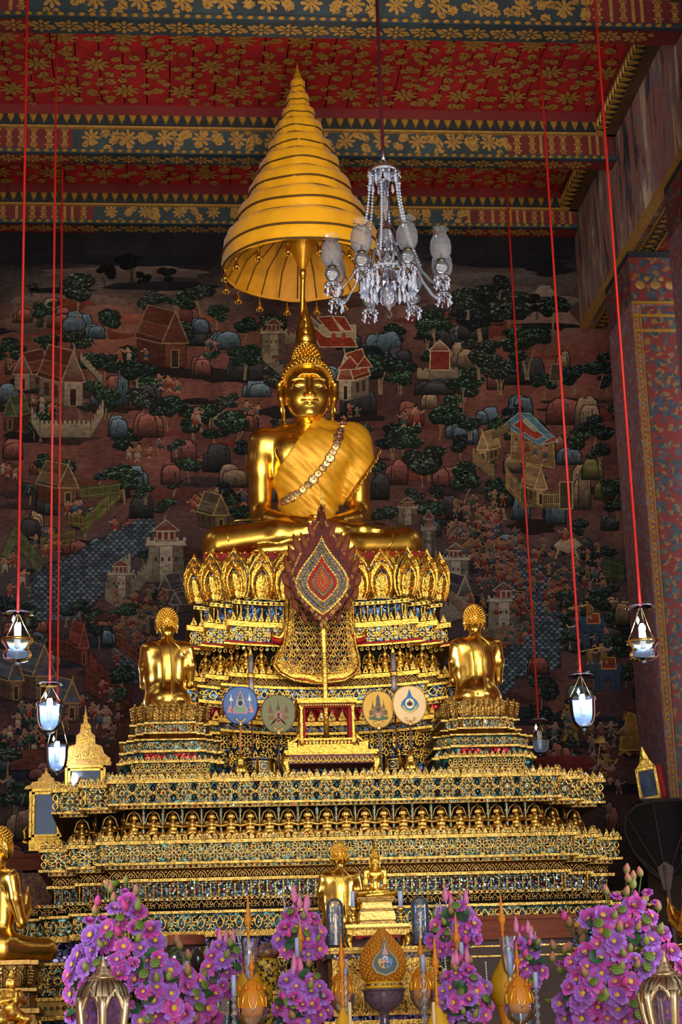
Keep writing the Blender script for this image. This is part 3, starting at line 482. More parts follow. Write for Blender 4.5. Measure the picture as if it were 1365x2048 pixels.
# war elephants, gilded figures and an umbrella at the lower right
for x, y, s_ in ((1185, 1275, 1.0), (1215, 1370, 1.15)):
    Mu.blob(x, y-26*s_, 28*s_, 18*s_, (62, 78, 96), (38, 48, 66), 12, .08); Mu.blob(x-26*s_, y-32*s_, 12*s_, 12*s_, (62, 78, 96), (40, 52, 70), 10, .08)
    for q in (-18, -8, 10, 20): Mu.line([(x+q*s_, y-18*s_), (x+q*s_, y+10*s_)], 8*s_, (46, 60, 80))
    Mu.line([(x-34*s_, y-28*s_), (x-40*s_, y-8*s_), (x-44*s_, y-4*s_)], 5*s_, (52, 66, 86)); Mu.line([(x-30*s_, y-24*s_), (x-46*s_, y-20*s_), (x-52*s_, y-26*s_)], 2.2*s_, (196, 184, 150)); Mu.quad([(x-10*s_, y-28*s_), (x+16*s_, y-28*s_), (x+14*s_, y-48*s_), (x-8*s_, y-48*s_)], (120, 50, 40), None, (180, 150, 80))
    Mu.person(x-6*s_, y-42*s_, 34*s_, cl=(130, 104, 48)); Mu.person(x-30*s_, y-40*s_, 26*s_, cl=(130, 104, 48)); Mu.line([(x-48*s_, y-58*s_), (x-6*s_, y-66*s_)], 2.4, (190, 160, 80))
GOLDP = (130, 102, 50)
for x, y, h in ((1142, 1470, 70), (1210, 1560, 60), (1178, 1460, 50), (1250, 1500, 60)):
    Mu.person(x, y, h, GOLDP, GOLDP); Mu.poly([(x-4, y-h), (x, y-h*1.35), (x+4, y-h)], GOLDP)
Mu.quad([(1186, 1486), (1218, 1486), (1202, 1470)], (186, 150, 76), None, (150, 110, 50)); Mu.line([(1202, 1480), (1196, 1530)], 2, (180, 150, 90))
Mu.quad([(1240, 1500), (1280, 1500), (1272, 1430), (1256, 1424)], (150, 110, 50), (110, 80, 40), (190, 150, 80))
for k in range(30): Mu.person(rnd.uniform(1060, 1250), rnd.uniform(1440, 1640), rnd.uniform(24, 34), (140, 108, 98), rnd.choice([(96, 92, 96), (120, 56, 48), (70, 82, 90), (110, 84, 64)]))
for k in range(14): Mu.person(rnd.uniform(60, 250), rnd.uniform(1380, 1560), rnd.uniform(24, 30), (150, 106, 90), rnd.choice(BC))
for x, y, rx, ry, c in ((1130, 1530, 60, 20, (110, 40, 40)), (1085, 1570, 50, 14, (96, 40, 38))): Mu.blob(x, y, rx, ry, c, tuple(v*.7 for v in c), 12, .2)
Mu.b.build('mural_painting', PAINT, wall_back, label='painted trees, rocks, pavilions, castles and small figures')
# plain painted dado with a dark rail below the mural
b = MB(); b.box(-7, 7, YW-.03, YW, 2.55, 2.72); struct(b.build('trim_1', G['wood']))

# ------------------------------------------------------------------ nave side walls, arcade and pillars
WALLM = bpy.data.materials.new('streaky_rock_mural'); WALLM.use_nodes = True
def _wm():
    nt = WALLM.node_tree; N = nt.nodes; L = nt.links; bs = N['Principled BSDF']; bs.inputs['Roughness'].default_value = .85
    tc = N.new('ShaderNodeTexCoord'); mp = N.new('ShaderNodeMapping'); mp.inputs['Scale'].default_value = (1, 2.6, .55); L.new(tc.outputs['Object'], mp.inputs[0])
    n1 = N.new('ShaderNodeTexNoise'); n1.inputs['Scale'].default_value = 1.7; n1.inputs['Detail'].default_value = 8; n1.inputs['Roughness'].default_value = .68; n1.inputs['Distortion'].default_value = .7; L.new(mp.outputs[0], n1.inputs['Vector'])
    r = N.new('ShaderNodeValToRGB'); e = r.color_ramp.elements; e[0].position = .34; e[0].color = (*srgb(28, 26, 30), 1); e[1].position = .72; e[1].color = (*srgb(214, 194, 170), 1)
    for p, c in ((.42, (70, 66, 72)), (.47, (160, 88, 60)), (.51, (96, 100, 110)), (.56, (150, 110, 84)), (.63, (186, 164, 140))): x = e.new(p); x.color = (*srgb(*c), 1)
    L.new(n1.outputs[0], r.inputs[0]); L.new(r.outputs[0], bs.inputs['Base Color'])
_wm()
PILF = stencil('pillar_stencil_red', srgb(112, 32, 28), [srgb(52, 64, 74), srgb(60, 76, 82), srgb(122, 88, 44), srgb(44, 56, 64)], 8, thr=.36)
PILN = stencil('pillar_stencil_dim', srgb(128, 72, 68), [srgb(116, 112, 134), srgb(150, 110, 82), srgb(100, 98, 122)], 12, thr=.36)
SOFF = stencil('soffit_stencil', srgb(112, 22, 22), [srgb(126, 92, 40), srgb(112, 80, 38)], 12, thr=.33)
GOLDP_ = mat('gilt_paint', srgb(178, 130, 46), .45, .35, var=.35, scale=40)
GOLDD_ = mat('dull_gilt_paint', srgb(176, 130, 60), .55, .1, var=.45, scale=30)
NAVY = mat('blue_black_paint', srgb(26, 30, 38), .6, var=.3)
for sgn, nm in ((1, 'wall_right'), (-1, 'wall_left')):
    b = MB(); X0, X1 = (XR, XR+.95) if sgn > 0 else (-XR-.95, -XR)
    b.box(X0, X1, -13.0, YW-.003, ZU, 11.0, 0); wall = struct(b.build(nm, WALLM))
    xf = XR*sgn
    # gilded soffit with a black and gold border along the nave edge
    b = MB(); b.box(min(xf+.3*sgn, xf+.95*sgn), max(xf+.3*sgn, xf+.95*sgn), -13, YW-.01, ZU-.012, ZU-.002); b.build('soffit_panel', SOFF, wall)
    b = MB(); b.box(min(xf+.12*sgn, xf+.3*sgn), max(xf+.12*sgn, xf+.3*sgn), -13, YW-.01, ZU-.014, ZU-.002); sb = b.build('soffit_border', NAVY, wall)
    b = MB(); b.box(min(xf-.012*sgn, xf+.06*sgn), max(xf-.012*sgn, xf+.06*sgn), -13, YW-.01, ZU-.03, ZU+.045); b.build('gilded_edge', GOLDD_, wall)
    b = MB()
    for q in (.12, .29): b.box(min(xf+q*sgn, xf+(q+.02)*sgn), max(xf+q*sgn, xf+(q+.02)*sgn), -13, YW-.01, ZU-.024, ZU-.012)
    b.build('gilded_fillet', GOLDP_, wall)
    b = MB()
    for k in range(56 if sgn > 0 else 0):
        y = YW-.12-k*.12; x = xf+.205*sgn; b.add([(x-.06, y, ZU-.017), (x, y-.05, ZU-.017), (x+.06, y, ZU-.017), (x, y+.045, ZU-.017)], [(0, 1, 2, 3)])
        b.add([(x-.09, y+.06, ZU-.0165), (x-.03, y+.04, ZU-.0165), (x-.05, y+.075, ZU-.0165)], [(0, 1, 2)]); b.add([(x+.09, y+.06, ZU-.0165), (x+.03, y+.04, ZU-.0165), (x+.05, y+.075, ZU-.0165)], [(2, 1, 0)])
    if sgn > 0: b.build('border_leaves', GOLDP_, wall, kind='stuff')
    # square pillars, a bay of 2.61 m apart
    for k, yf in enumerate((0.82, -1.62, -4.06, -6.50)):
        pl = thing('pillar', 'square lacquered pillar with red floral stencil beside the altar' if (sgn > 0 and k == 0) else ('square stencilled pillar standing nearer along the right nave wall' if sgn > 0 else 'square stencilled pillar along the left nave wall'), 'pillar', (xf+.5*sgn, yf+.5, 0), 'nave pillars')
        b = MB(); xa, xb = (XR+.005, XR+.93) if sgn > 0 else (-XR-.93, -XR-.005)
        b.box(xa, xb, yf, yf+.98, 0.0, ZU-.03); sh = b.build('shaft', [PILN], pl)
        b = MB(); b.box(xa+.095, xb-.095, yf-.012, yf+.002, .3, ZU-.62); b.build('front_panel', PILF, pl)
        b = MB(); xs = xf+.04*sgn
        for q in (xf+.018*sgn, xf+.082*sgn): b.box(min(q, q+.010*sgn), max(q, q+.010*sgn), yf-.016, yf+.002, .3, ZU-.6)
        for z in (ZU-.6, ZU-.74, ZU-.9): b.box(xa, xb, yf-.018, yf, z, z+.03)
        b.build('gilded_border', GOLDP_, pl)
        if sgn > 0 and k == 0:
            b = MB()
            for i in range(110): z = ZU-.7-i*.055; b.gem(xf+.055, z, .022, .006, yf-.003, 0, 5)
            b.build('border_studs', GOLDP_, pl, kind='stuff')
        b = MB(); b.box(xa-.002, xb+.002, yf-.016, yf+.99, ZU-.10, ZU-.036); b.box(xa-.001, xb+.001, yf-.014, yf+.985, ZU-.56, ZU-.1, 1); b.build('capital', [NAVY, PILF], pl)
        b = MB()
        for i in range(6): b.gem(xa+.1+i*.15, ZU-.40, .05, .01, yf-.021, 0, 7); b.gem(xa+.17+i*.15, ZU-.33, .03, .01, yf-.021, 0, 6)
        b.build('capital_flower', GOLDD_, pl, kind='stuff')
        b = MB(); b.box(xa-.06, xb+.06, yf-.06, yf+1.04, 0, .3); b.build('plinth', G['maroon'], pl)
# outer aisle walls stay plain; the hall is left open behind the camera
b = MB(); b.box(8.6, 8.9, -27, 3.2, 0, 11); struct(b.build('wall_aisle_right', G['maroon']))
b = MB(); b.box(-8.9, -8.6, -27, 3.2, 0, 11); struct(b.build('wall_aisle_left', G['maroon']))

# ------------------------------------------------------------------ ceiling: two coffers of boards between painted beams
MC = [0]
def motif_flower(b, T, u, v, r, mi=0, n=8, ang=0.0):
    """gilt stencil flower: ring of petals, dark gaps between, mapped by T(u,v)"""
    MC[0] += 1
    for i in range(n):
        a = ang+2*PI*i/n; d = 2*PI/n*.42; P = [(.26, -.0), (.62, -d), (.98, -d*.45), (1.06, 0), (.98, d*.45), (.62, d)]
        b.add([T(u+r*q*math.cos(a+e), v+r*q*math.sin(a+e)) for q, e in P], [tuple(range(6))], mi)
    b.add([T(u+r*.22*math.cos(2*PI*i/7), v+r*.22*math.sin(2*PI*i/7)) for i in range(7)], [tuple(range(7))], mi)
def motif_leaf(b, T, u, v, L, ang, w=.34, mi=0):
    c, s_ = math.cos(ang), math.sin(ang); MC[0] += 1
    for sg in (1, -1):
        P = [(0, 0), (.25, .8*w), (.42, .55*w), (.55, w), (.72, .45*w), (1, .1*w), (.5, .07*w)]
        b.add([T(u+L*(x*c-sg*y*s_), v+L*(x*s_+sg*y*c)) for x, y in P], [tuple(range(7)) if sg > 0 else tuple(reversed(range(7)))], mi)
ceiling = MB(); ceiling.box(-3.4, 3.4, -14, 3.0, ZC+.18, ZC+.3); ceiling = struct(ceiling.build('ceiling', G['maroon']))
COFF = [(1.16, 2.75), (-1.40, 0.93), (-4.0, -1.68)]
pw = 6.5/29
pm = MB(); pm.box(-pw/2+.006, pw/2-.006, -.5, .5, 0, .03); pm = pm.mesh('plank', G['redpaint'])
for ya, yb in COFF:
    for i in range(29):
        inst(pm, 'plank', ceiling, (-3.25+pw*(i+.5), (ya+yb)/2, ZC+.13+rnd.uniform(.0, .014)), scale=(1, yb-ya, 1))
    b = MB(); zz = ZC+.126; MC[0] = 0; T = lambda u, v: (u, v, zz-MC[0]*1e-5)
    nxm = 11; nym = max(2, round((yb-ya)/.52))
    for j in range(nym):
        for i in range(nxm+1):
            u = -3.05+6.1*(i+(.5 if j % 2 else 0))/nxm; v = ya+.15+(yb-ya-.3)*(j+.5)/nym
            if abs(u) > 3.1: continue
            motif_flower(b, T, u, v, .13, 0, 9, rnd.random()); motif_flower(b, T, u, v, .08, 0, 7, rnd.random())
            for k in range(7): a = 2*PI*k/7+.3+rnd.uniform(-.2, .2); motif_leaf(b, T, u+.17*math.cos(a), v+.16*math.sin(a), rnd.uniform(.11, .16), a+rnd.uniform(-.8, .8), .44)
            for k in range(8):
                du, dv = rnd.uniform(-.34, .34), rnd.uniform(-.3, .3)
                if math.hypot(du, dv) > .24 and abs(u+du) < 3.15 and ya+.1 < v+dv < yb-.1: motif_leaf(b, T, u+du, v+dv, rnd.uniform(.08, .13), rnd.uniform(0, 6.28), .42)
    b.build('gilt_stencil', GOLDD_, ceiling, label='dull gold flowers and leaves stencilled on the red boards')
# beams with stencilled faces and gilded mouldings; each runs across the nave
BEAMF = mat('blue_green_beam_paint', srgb(44, 62, 66), .6, var=.4, scale=4, c2=srgb(34, 40, 46)); BEAMR = mat('red_beam_paint', srgb(112, 30, 30), .6, var=.4, scale=4)
G['edgebrown'] = mat('dark_gilt_edge', srgb(92, 60, 30), .6, .1, var=.6, scale=30)
G['maroonp'] = mat('plain_maroon_paint', srgb(112, 24, 26), .65, var=.25, scale=4)
lp = MB(); lp.prism([(-.04, .055), (.04, .055), (.035, .02), (0, -.055), (-.035, .02)], -.012, .004, 0, None, .3); lp = lp.mesh('molding_petal', GOLDP_)
bd = MB(); bd.prism([(-.035, 0), (-.01, .02), (.03, .012), (.03, -.012), (-.01, -.02)], -.012, .003, 0, None, .4); bd = bd.mesh('bead', GOLDP_)
def beam(idx, yf, yb_, zt, zb, xs):
    """front face at yf, underside from yf to yb_; xs: half width of the blue-green middle part"""
    b = MB(); b.box(-3.33, 3.33, yf, yb_, zb, zt); o = struct(b.build('trim_%d' % idx, BEAMF))
    b = MB()
    for s_ in (-1, 1): b.box(min(s_*xs, s_*3.32), max(s_*xs, s_*3.32), yf-.006, yb_, zb-.004, zt-.02)
    b.build('red_end_panel', BEAMR, o)
    b = MB(); hz = zt-zb; MC[0] = 0; T = lambda u, v: (u, yf-.008-MC[0]*1e-5, zb+v)
    m = hz*.47; n = int(2*xs/.36)
    for i in range(n):
        u = -xs+2*xs*(i+.5)/n; motif_flower(b, T, u, m, hz*.25, 0, 8); motif_flower(b, T, u, m, hz*.13, 0, 6, .3)
        for k in range(4): motif_leaf(b, T, u+.18+rnd.uniform(-.03, .03), m+(k-1.5)*hz*.13, rnd.uniform(.09, .13), rnd.uniform(0, 6.28), .5)
        for k in range(3): motif_leaf(b, T, u+rnd.uniform(-.1, .1), m+rnd.choice((-1, 1))*hz*.25, .08, rnd.uniform(0, 6.28), .5)
    for s_ in (-1, 1):
        x = xs+.03
        while x < 3.25:
            w = rnd.choice((.05, .09, .16))
            if w == .05: b.add([T(s_*x, hz*.14), T(s_*(x+.03), hz*.14), T(s_*(x+.03), hz*.78), T(s_*x, hz*.78)], [(0, 1, 2, 3)])
            else:
                for q in (.24, .46, .68): motif_flower(b, T, s_*(x+w/2), hz*q, w*.42 if w < .1 else hz*.12, 0, 6); motif_leaf(b, T, s_*(x+w/2), hz*(q+.06), .05, 1.57, .4)
            x += w+.03
    MC[0] = 0; Tu = lambda u, v: (u, v, zb-.006-MC[0]*1e-5)
    w = yb_-yf
    for i in range(int(6.4/.24)):
        u = -3.2+.24*(i+.5); motif_flower(b, Tu, u, yf+w*.5, min(.1, w*.36), 0, 8); motif_leaf(b, Tu, u+.12, yf+w*.28, .08, .8, .4); motif_leaf(b, Tu, u+.12, yf+w*.72, .08, -2.2, .4)
    b.build('gilt_stencil', GOLDD_, o)
    b = MB(); b.box(-3.33, 3.33, yf-.03, yf+.02, zb-.01, zb+.035, 0); b.box(-3.33, 3.33, yf-.05, yf, zt-.10, zt-.075, 1); b.box(-3.33, 3.33, yf-.07, yf, zt-.078, zt+.03, 2); b.build('moulding', [BEAMF, GOLDD_, NAVY], o)
    for i in range(72): inst(bd, 'bead', o, (-3.28+i*.0912, yf-.03, zb+.014))
    for i in range(60): inst(lp, 'molding_petal', o, (-3.25+i*.11, yf-.071, zt-.022))
    b = MB(); b.box(-3.33, 3.33, yf-.068, yf+.0, zt+.031, ZC+.16); b.box(-3.33, 3.33, yb_-.05, yb_, zt, ZC+.16); b.build('border_board', G['maroonp'], o)
    return o
beam(2, 2.75, 2.995, ZC, 10.19, 2.05); beam(3, 0.93, 1.16, ZC, ZB+.01, 2.2); beam(4, -1.68, -1.40, ZC+.02, ZB+.01, 2.45); beam(5, -4.3, -4.0, ZC, ZB, 2.4)
for s_ in (-1, 1):                      # side mouldings of the coffers along the nave wall
    for n_, (ya, yb) in enumerate(COFF):
        b = MB(); x = s_*3.33
        b.box(min(x, x-s_*.10), max(x, x-s_*.10), ya, yb, ZC-.10, ZC+.02, 0); b.box(min(x-s_*.1, x-s_*.2), max(x-s_*.1, x-s_*.2), ya, yb, ZC-.075, ZC+.02, 1); b.box(min(x-s_*.16, x-s_*.2), max(x-s_*.16, x-s_*.2), ya, yb, ZC+.021, ZC+.16, 2)
        o = struct(b.build('trim_%d' % (6+n_+(3 if s_ > 0 else 0)), [G['edgebrown'], NAVY, G['maroonp']]))
        k = int((yb-ya)/.11)
        for i in range(k):
            inst(lp, 'molding_petal', o, (x-s_*.203, ya+(i+.5)*(yb-ya)/k, ZC-.03), rot=(0, 0, -s_*PI/2))
            inst(lp, 'molding_petal', o, (x-s_*.15, ya+(i+.5)*(yb-ya)/k, ZC-.079), rot=(PI/2, 0, -s_*PI/2))
# ================================================================== ornament units (front towards -y, centred on x, foot at z=0)
def petal_loop(cx, cz, L, w, ang, n=5):
    """closed leaf outline from its root at (cx,cz) pointing along ang"""
    c, s_ = math.cos(ang), math.sin(ang); P = []
    for i in range(n+1): t = i/n; P.append((L*t, w*math.sin(PI*t**.8)*.5))
    for i in range(n-1, 0, -1): t = i/n; P.append((L*t, -w*math.sin(PI*t**.8)*.5))
    return [(cx+x*c-y*s_, cz+x*s_+y*c) for x, y in P]
def curl(cx, cz, r, a0, turns, d=1, n=9, shrink=.25):
    return [(cx+r*(1-(1-shrink)*i/n)*math.cos(a0+d*turns*2*PI*i/n), cz+r*(1-(1-shrink)*i/n)*math.sin(a0+d*turns*2*PI*i/n)) for i in range(n+1)]
def rosette_cell(w, h, mats, k=0):
    b = MB(); g = min(w, h); lw = g*.074; hh = g*.085; m = h/2; rw = random.Random(k)
    for i in range(8):
        a = PI/4*i; L = g*(.44 if i % 2 == 0 else .36); b.ridge(petal_loop(g*.09*math.cos(a), m+g*.09*math.sin(a), L, g*.20, a), lw, hh, 0, 0, True)
        b.gem(g*.3*math.cos(a), m+g*.3*math.sin(a), g*.045, g*.03, 0, 2 if i % 2 else 1, 5)
    b.gem(0, m, g*.085, g*.09, 0, 1, 7); b.ridge([(g*.11*math.cos(2*PI*i/9), m+g*.11*math.sin(2*PI*i/9)) for i in range(9)], lw, hh*1.2, 0, 0, True)
    for sx in (-1, 1):
        b.ridge(petal_loop(sx*w/2, m, g*.2, g*.16, PI if sx > 0 else 0), lw, hh, 0, 0, True)
        for sz in (-1, 1):
            b.ridge(petal_loop(sx*w/2, m+sz*h*.05, h*.40, g*.20, sz*PI/2), lw, hh, 0, 0, True); b.gem(sx*w*.5*.99, m+sz*h*.25, g*.04, g*.03, 0, 1, 5)
            b.ridge(curl(sx*w*.30, m+sz*h*.36, g*.10, PI/2*sz, .8, sx*sz), lw*.9, hh, 0, 0); b.ridge(curl(sx*w*.33, m+sz*h*.16, g*.07, 0, .7, -sx*sz), lw*.8, hh, 0, 0)
            b.ridge(petal_loop(sx*w*.12, m+sz*h*.47, g*.13, g*.09, PI/2-sz*PI/2+.0+(0 if sx > 0 else PI)), lw*.8, hh, 0, 0, True)
    return b.mesh('floral_relief', mats)
def scroll_cell(w, h, mats):
    b = MB(); g = h; lw = g*.115; hh = g*.11; m = h/2
    b.ridge(petal_loop(0, h*.08, h*.8, w*.36, PI/2), lw, hh, 0, 0, True); b.gem(0, h*.42, g*.09, g*.06, 0, 1, 6)
    for sx in (-1, 1):
        b.ridge(curl(sx*w*.29, h*.62, h*.24, PI/2, .9, -sx), lw, hh, 0, 0); b.ridge(curl(sx*w*.36, h*.25, h*.18, -PI/2, .8, sx), lw, hh, 0, 0); b.gem(sx*w*.29, h*.62, g*.06, g*.05, 0, 2, 5)
        b.ridge(petal_loop(sx*w*.5, h*.5, h*.4, w*.16, PI/2), lw*.8, hh, 0, 0, True); b.gem(sx*w*.44, h*.12, g*.05, g*.04, 0, 1, 5)
    return b.mesh('scroll_relief', mats)
def crest_leaf(w, h, mats):
    b = MB(); P = [(-.5, 0), (-.5, .2), (-.34, .42), (-.2, .66), (0, 1), (.2, .66), (.34, .42), (.5, .2), (.5, 0)]
    b.prism([(x*w, z*h) for x, z in P], -.006, .006, 0, None, .12); b.ridge([(x*w*.72, .05*h+z*h*.82) for x, z in P], w*.13, w*.16, -.006, 0)
    b.gem(0, h*.30, w*.20, w*.18, -.007, 1, 6); b.gem(0, h*.62, w*.10, w*.1, -.007, 1, 5); return b.mesh('crest_leaf', mats)
def colonnette(w, h, mats):
    b = MB(); b.lathe([(w*.40, 0), (w*.40, h*.06), (w*.22, h*.10), (w*.28, h*.2), (w*.17, h*.34), (w*.17, h*.60), (w*.30, h*.70), (w*.18, h*.78), (w*.42, h*.9), (w*.42, h)], 7)
    b.gem(0, h*.88, w*.30, w*.2, -w*.40, 1, 6); b.gem(0, h*.2, w*.16, w*.1, -w*.26, 1, 5); return b.mesh('colonnette', mats)
def arch_cell(w, h, mats):
    b = MB(); lw = w*.09
    for k, q in enumerate((1, .64)):
        b.ridge([(-w*.46*q, 0), (-w*.42*q, h*.3*q), (-w*.26*q, h*.62*q), (0, h*.97*q), (w*.26*q, h*.62*q), (w*.42*q, h*.3*q), (w*.46*q, 0)], lw, lw*.9, 0, 0)
    b.ridge(petal_loop(0, h*.02, h*.42, w*.24, PI/2), lw*.8, lw*.8, 0, 0, True); b.gem(0, h*.2, w*.07, w*.06, 0, 1, 5)
    for sx in (-1, 1): b.ridge(curl(sx*w*.42, h*.78, h*.2, -PI/2, .8, sx), lw*.8, lw*.8, 0, 0)
    return b.mesh('arch_relief', mats)
def big_petal(w, h, mats, lean=.10):
    """lotus petal of the throne: broad, pointed, bowed forward, with nested borders"""
    b = MB(); P = [(-.40, 0), (-.54, .16), (-.62, .40), (-.56, .62), (-.36, .82), (-.10, .96), (.0, 1.05), (.10, .96), (.36, .82), (.56, .62), (.62, .40), (.54, .16), (.40, 0)]
    yo = lambda z: -lean*math.sin(min(1, z)*PI*.62)**2*h-.012*(1 if z > 0 else 1)
    n = len(P)
    for q, dy, mi in ((1, 0, 0), (.86, -.012, 3), (.76, -.017, 0), (.50, -.022, 3), (.40, -.027, 0)):
        L = [(x*w*q, yo(z)+dy, (.06*(1-q)+z*(.2+.8*q) if q < 1 else z)*h) for x, z in P]
        C = [(0, yo(z)+dy-.012, (.06*(1-q)+z*(.2+.8*q) if q < 1 else z)*h) for x, z in P]
        for i in range(n-1): b.add([L[i], L[i+1], C[i+1], C[i]], [(0, 1, 2, 3)], mi)
    for q, dy in ((.98, -.004), (.78, -.022), (.50, -.034)):
        vs = []; fs = []; lw = w*.045
        pts = [(x*w*q, z*(.2+.8*q)*h+.06*(1-q)*h, yo(z)+dy) for x, z in P]
        for i in range(n):
            a, e = pts[max(0, i-1)], pts[min(n-1, i+1)]; tx, tz = e[0]-a[0], e[1]-a[1]; L_ = math.hypot(tx, tz) or 1; nx, nz = -tz/L_*lw, tx/L_*lw
            x, z, y = pts[i]; vs += [(x+nx, y, z+nz), (x, y-lw*.9, z), (x-nx, y, z-nz)]
        for i in range(n-1): fs += [(i*3, i*3+3, i*3+4, i*3+1), (i*3+1, i*3+4, i*3+5, i*3+2)]
        b.add(vs, fs, 0)
    for k in range(5):
        z = (.16+.15*k)*h; q = .17*(1-.7*max(0, .16+.15*k-.35))*w
        for sx in (-1, 1): b.ridge(curl(sx*q, z, w*.085, PI/2, .8, -sx), w*.03, .014, yo(.16+.15*k)-.034, 0)
        for sx in (-1, 1): b.ridge(petal_loop(sx*q*1.9, z-.02*h, h*.11, w*.09, PI/2), w*.028, .012, yo(.16+.15*k)-.022, 0, True)
    for k in range(6): z = .14+.12*k; b.gem(0, z*h, w*.045, .012, yo(z)-.036, 1 if k % 2 else 2, 6)
    for k in range(7):
        z = .1+.11*k; xx = .33*(1-.75*max(0, z-.35))
        for sx in (-1, 1): b.gem(sx*xx*w, z*h, w*.035, .01, yo(z)-.022, 1 if k % 2 else 2, 5)
    return b.mesh('lotus_petal', mats)
class Tier:
    """redented plan: half widths W and depths D of successive corner steps, centre (cx, cy), sagging base lines"""
    def __init__(s, W_, D_, cx, cy, back, sag=0.0):
        s.W, s.D, s.cx, s.cy, s.back, s.sg = W_, D_, cx, cy, back, sag
    def sag(s, x): 
        t = (x-s.cx)/(s.W[-1]+.1); return -s.sg*max(0, 1-t*t)
    def plan(s, e):
        R = []; n = len(s.W)
        for i in range(n):
            R.append((s.W[i]+e, -(s.D[i]+e)))
            R.append((s.W[i]+e, -(s.D[i+1]+e)) if i < n-1 else (s.W[i]+e, s.back))
        return [(-x, y) for x, y in reversed(R)] + R
    def segs(s, e):
        P = s.plan(e); out = []
        for (xa, ya), (xb, yb) in zip(P, P[1:]):
            rz = 0 if abs(ya-yb) < 1e-6 else (-PI/2 if xa < 0 else PI/2); out.append(((xa+s.cx, ya+s.cy), (xb+s.cx, yb+s.cy), rz))
        return out
    def body(s, prof, name, mats, parent, sub=10):
        """prof: list of (z, e, material index of the face running down to the next entry), from the top down"""
        b = MB(); rings = []
        P0 = s.plan(0); k = len(P0)
        for z, e, mi in prof:
            P = s.plan(e); pts = []
            for i in range(k):
                xa, ya = P[i]; xb, yb = P[(i+1) % k]; n = sub if (abs(ya-yb) < 1e-6 and s.sg and i < k-1) else 1
                for t in range(n): f = t/n; x = xa+(xb-xa)*f+s.cx; pts.append((x, ya+(yb-ya)*f+s.cy, z+s.sag(x)))
            rings.append(pts)
        m = len(rings[0]); vs = [p for r in rings for p in r]
        for j in range(len(rings)-1):
            b_ = [(j*m+i, (j+1)*m+i, (j+1)*m+(i+1) % m, j*m+(i+1) % m) for i in range(m)]
            if j == 0: b.add(vs, b_, prof[j][2])
            else: b.f += b_; b.m += [prof[j][2]]*m; b.s += [False]*m
        b.f.append(tuple(range(m))); b.m.append(prof[0][2]); b.s.append(False)
        return b.build(name, mats, parent)
    def band(s, mesh, name, parent, z, e, uw, only=None, skip=None, zs=None, dz=0, w0=None, kind=None):
        """row of ornament units of width uw along every visible face"""
        for (xa, ya), (xb, yb), rz in s.segs(e)[1:-1] if True else []:
            L = math.hypot(xb-xa, yb-ya); n = max(1, round(L/uw)); 
            if L < uw*.55: continue
            for i in range(n):
                t = (i+.5)/n; x, y = xa+(xb-xa)*t, ya+(yb-ya)*t
                if skip and skip(x, y): continue
                inst(mesh, name, parent, (x, y, z+s.sag(x)), rz, (L/n/uw, 1, 1))
    def band_joined(s, fn, parent, z, e, uw, name, mats, skip=None):
        """the same for pieces too small to pick apart: joined into one part"""
        b = MB()
        for (xa, ya), (xb, yb), rz in s.segs(e)[1:-1]:
            L = math.hypot(xb-xa, yb-ya); n = max(1, round(L/uw))
            for i in range(n):
                t = (i+.5)/n; x, y = xa+(xb-xa)*t, ya+(yb-ya)*t
                if skip and skip(x, y): continue
                fn(b, Matrix.Translation((x, y, z+s.sag(x))) @ Matrix.Rotation(rz, 4, 'Z'))
        return b.build(name, mats, parent, kind='stuff')
def stud(r, mi=1): return lambda b, M: (b.gem(0, 0, r, r*.7, 0, mi, 6, M), b.ridge([(r*1.25*math.cos(2*PI*i/7), r*1.25*math.sin(2*PI*i/7)) for i in range(7)], r*.5, r*.5, 0, 0, True, M))
RM = [G['relief'], G['jewel'], G['redjewel'], G['blue'], G['darkgold']]; RO = [G['reliefold'], G['jewel'], G['redjewel'], G['teal'], G['darkgold']]; RD = [G['darkgold'], G['jewel'], G['redjewel'], G['teal']]

